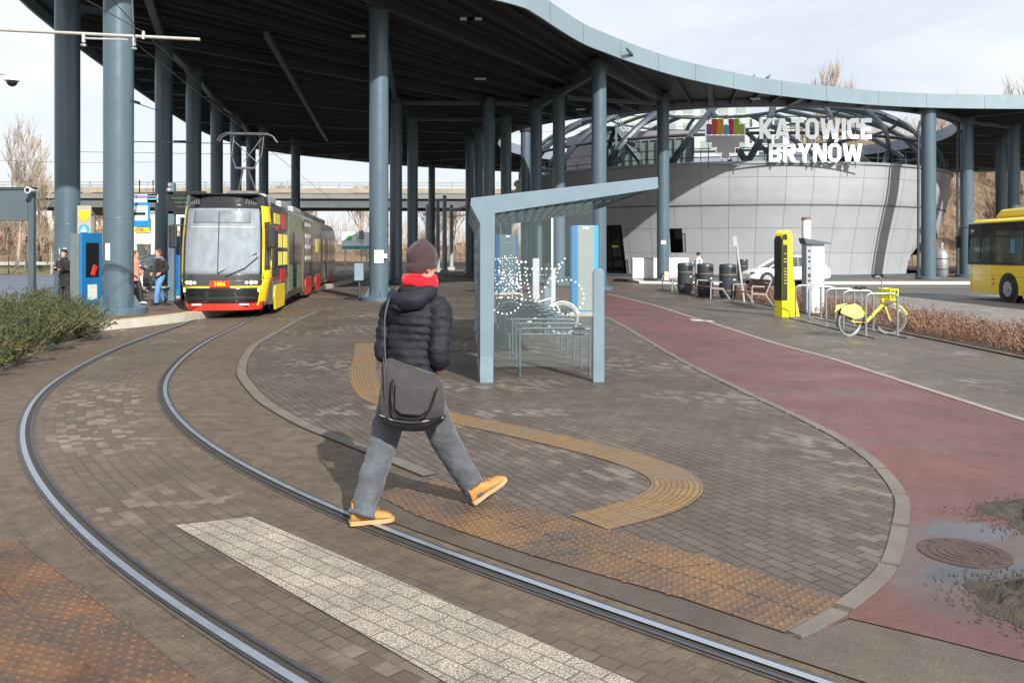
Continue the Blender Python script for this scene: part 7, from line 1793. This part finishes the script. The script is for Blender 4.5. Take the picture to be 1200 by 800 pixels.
# ================================================================ BARBERRY HEDGE
hb = NT('barberry_twigs'); _g = hb.n('NewGeometry').outputs['Random Per Island']; _c = hb.coord()
_a = hb.ramp(_g, 0, 1, (.09, .04, .028), (.32, .20, .13)); _a = hb.mix(hb.ramp(hb.noise(_c, 1.2, 4), .52, .72), _a, (.22, .06, .045)); hb.l(_a, hb.b.inputs['Base Color']); hb.b.inputs['Roughness'].default_value = .85; hb = hb.m
mb = MB(); rd = random.Random(9); red_i = 0
sheet('hedge_soil', [(8.5, 6), (10.2, 6), (10.2, 33), (10.8, 41), (8.6, 35)], .03, M('hedge_soil', (.10, .06, .04), .95, 0, .4, 12, 1, 40, dirt=(.20, .08, .04)), th=.05)
for k in range(26000):
    y = 12.5+22.5*(rd.random()**1.25); x = rd.uniform(8.58, 10.15); h = .42*(1-.25*abs((x-9.35)/.8)**3)*rd.uniform(.35, 1.1)*(1+.18*sin(y*2.1)+.1*sin(y*5.3+x*4)); a = rd.uniform(0, 6.28); l = rd.uniform(.1, .35)
    z0 = rd.uniform(.02, h); p0 = V(x, y, z0); p1 = p0+V(cos(a)*l*.45, sin(a)*l*.45, min(h-z0+.06, l*rd.uniform(.1, .9))); w_ = V(sin(a), -cos(a), .3).normalized()*rd.uniform(.003, .007)
    mb.add([p0-w_, p0+w_, p1+w_*.5, p1-w_*.5], [(0, 1, 2, 3)])
    if k % 3 == 0:
        for q in (.4, .8): c = p0.lerp(p1, q); e = V(rd.gauss(0, .018), rd.gauss(0, .018), rd.gauss(0, .015)); e2 = V(rd.gauss(0, .012), rd.gauss(0, .012), .012); mb.add([c, c+e, c+e+e2, c+e2], [(0, 1, 2, 3)])
o = mb.build('barberry_hedge', hb, normals=False); tag(o, 'low tangled red brown barberry hedge between the outdoor hoops and the bus road', 'hedge', kind='stuff')
# leaf litter and grit on the ground
mb = MB(); rd = random.Random(4)
for k in range(700):
    x, y = (rd.uniform(-6, 8), rd.uniform(3.5, 22)) if k % 3 else (8.3+rd.gauss(-.15, .12), rd.uniform(10, 34))
    s = rd.uniform(.004, .012); mb.add([V(x+rd.uniform(-s, s), y+rd.uniform(-s, s), .021+rd.uniform(0, s*.6)) for _ in range(4)], [(0, 1, 2), (0, 2, 3), (0, 1, 3)])
o = mb.build('ground_litter', M('litter_brown', (.26, .20, .13), .9, 0, .4, 30, island=.5), normals=False); o['kind'] = 'stuff'; tag(o, 'scattered grit and leaf crumbs over the paving', 'litter')

# pigeons on the fascia
for px, lab in ((882, 'pigeon standing on the canopy edge, leftmost of the pair'), (900, 'pigeon standing on the canopy edge just right of the first')):
    Y = 47.4; t = thing('pigeon', lab, 'bird', ((px-600)*Y/1000, Y, ZT), .3, 'pigeons on the canopy edge'); mb = MB()
    mb.ball((0, 0, .14), (.15, .07, .075), 12, 8, R=Matrix.Rotation(-.5, 3, 'Y')); mb.ball((.12, 0, .27), (.04, .035, .045), 10, 7); mb.tube([(.08, 0, .18), (.12, 0, .27)], [.05, .03], 8); mb.tube([(.15, 0, .27), (.19, 0, .26)], [.012, .004], 6); mb.tube([(-.10, 0, .10), (-.24, 0, .03)], [.045, .03], 8, flat=.4)
    for s_ in (-.03, .03): mb.tube([(0, s_, 0), (0, s_, .09)], .008, 5)
    b_ = mb.build('body', M('pigeon_grey', (.10, .11, .13), .7), t, smooth=80)
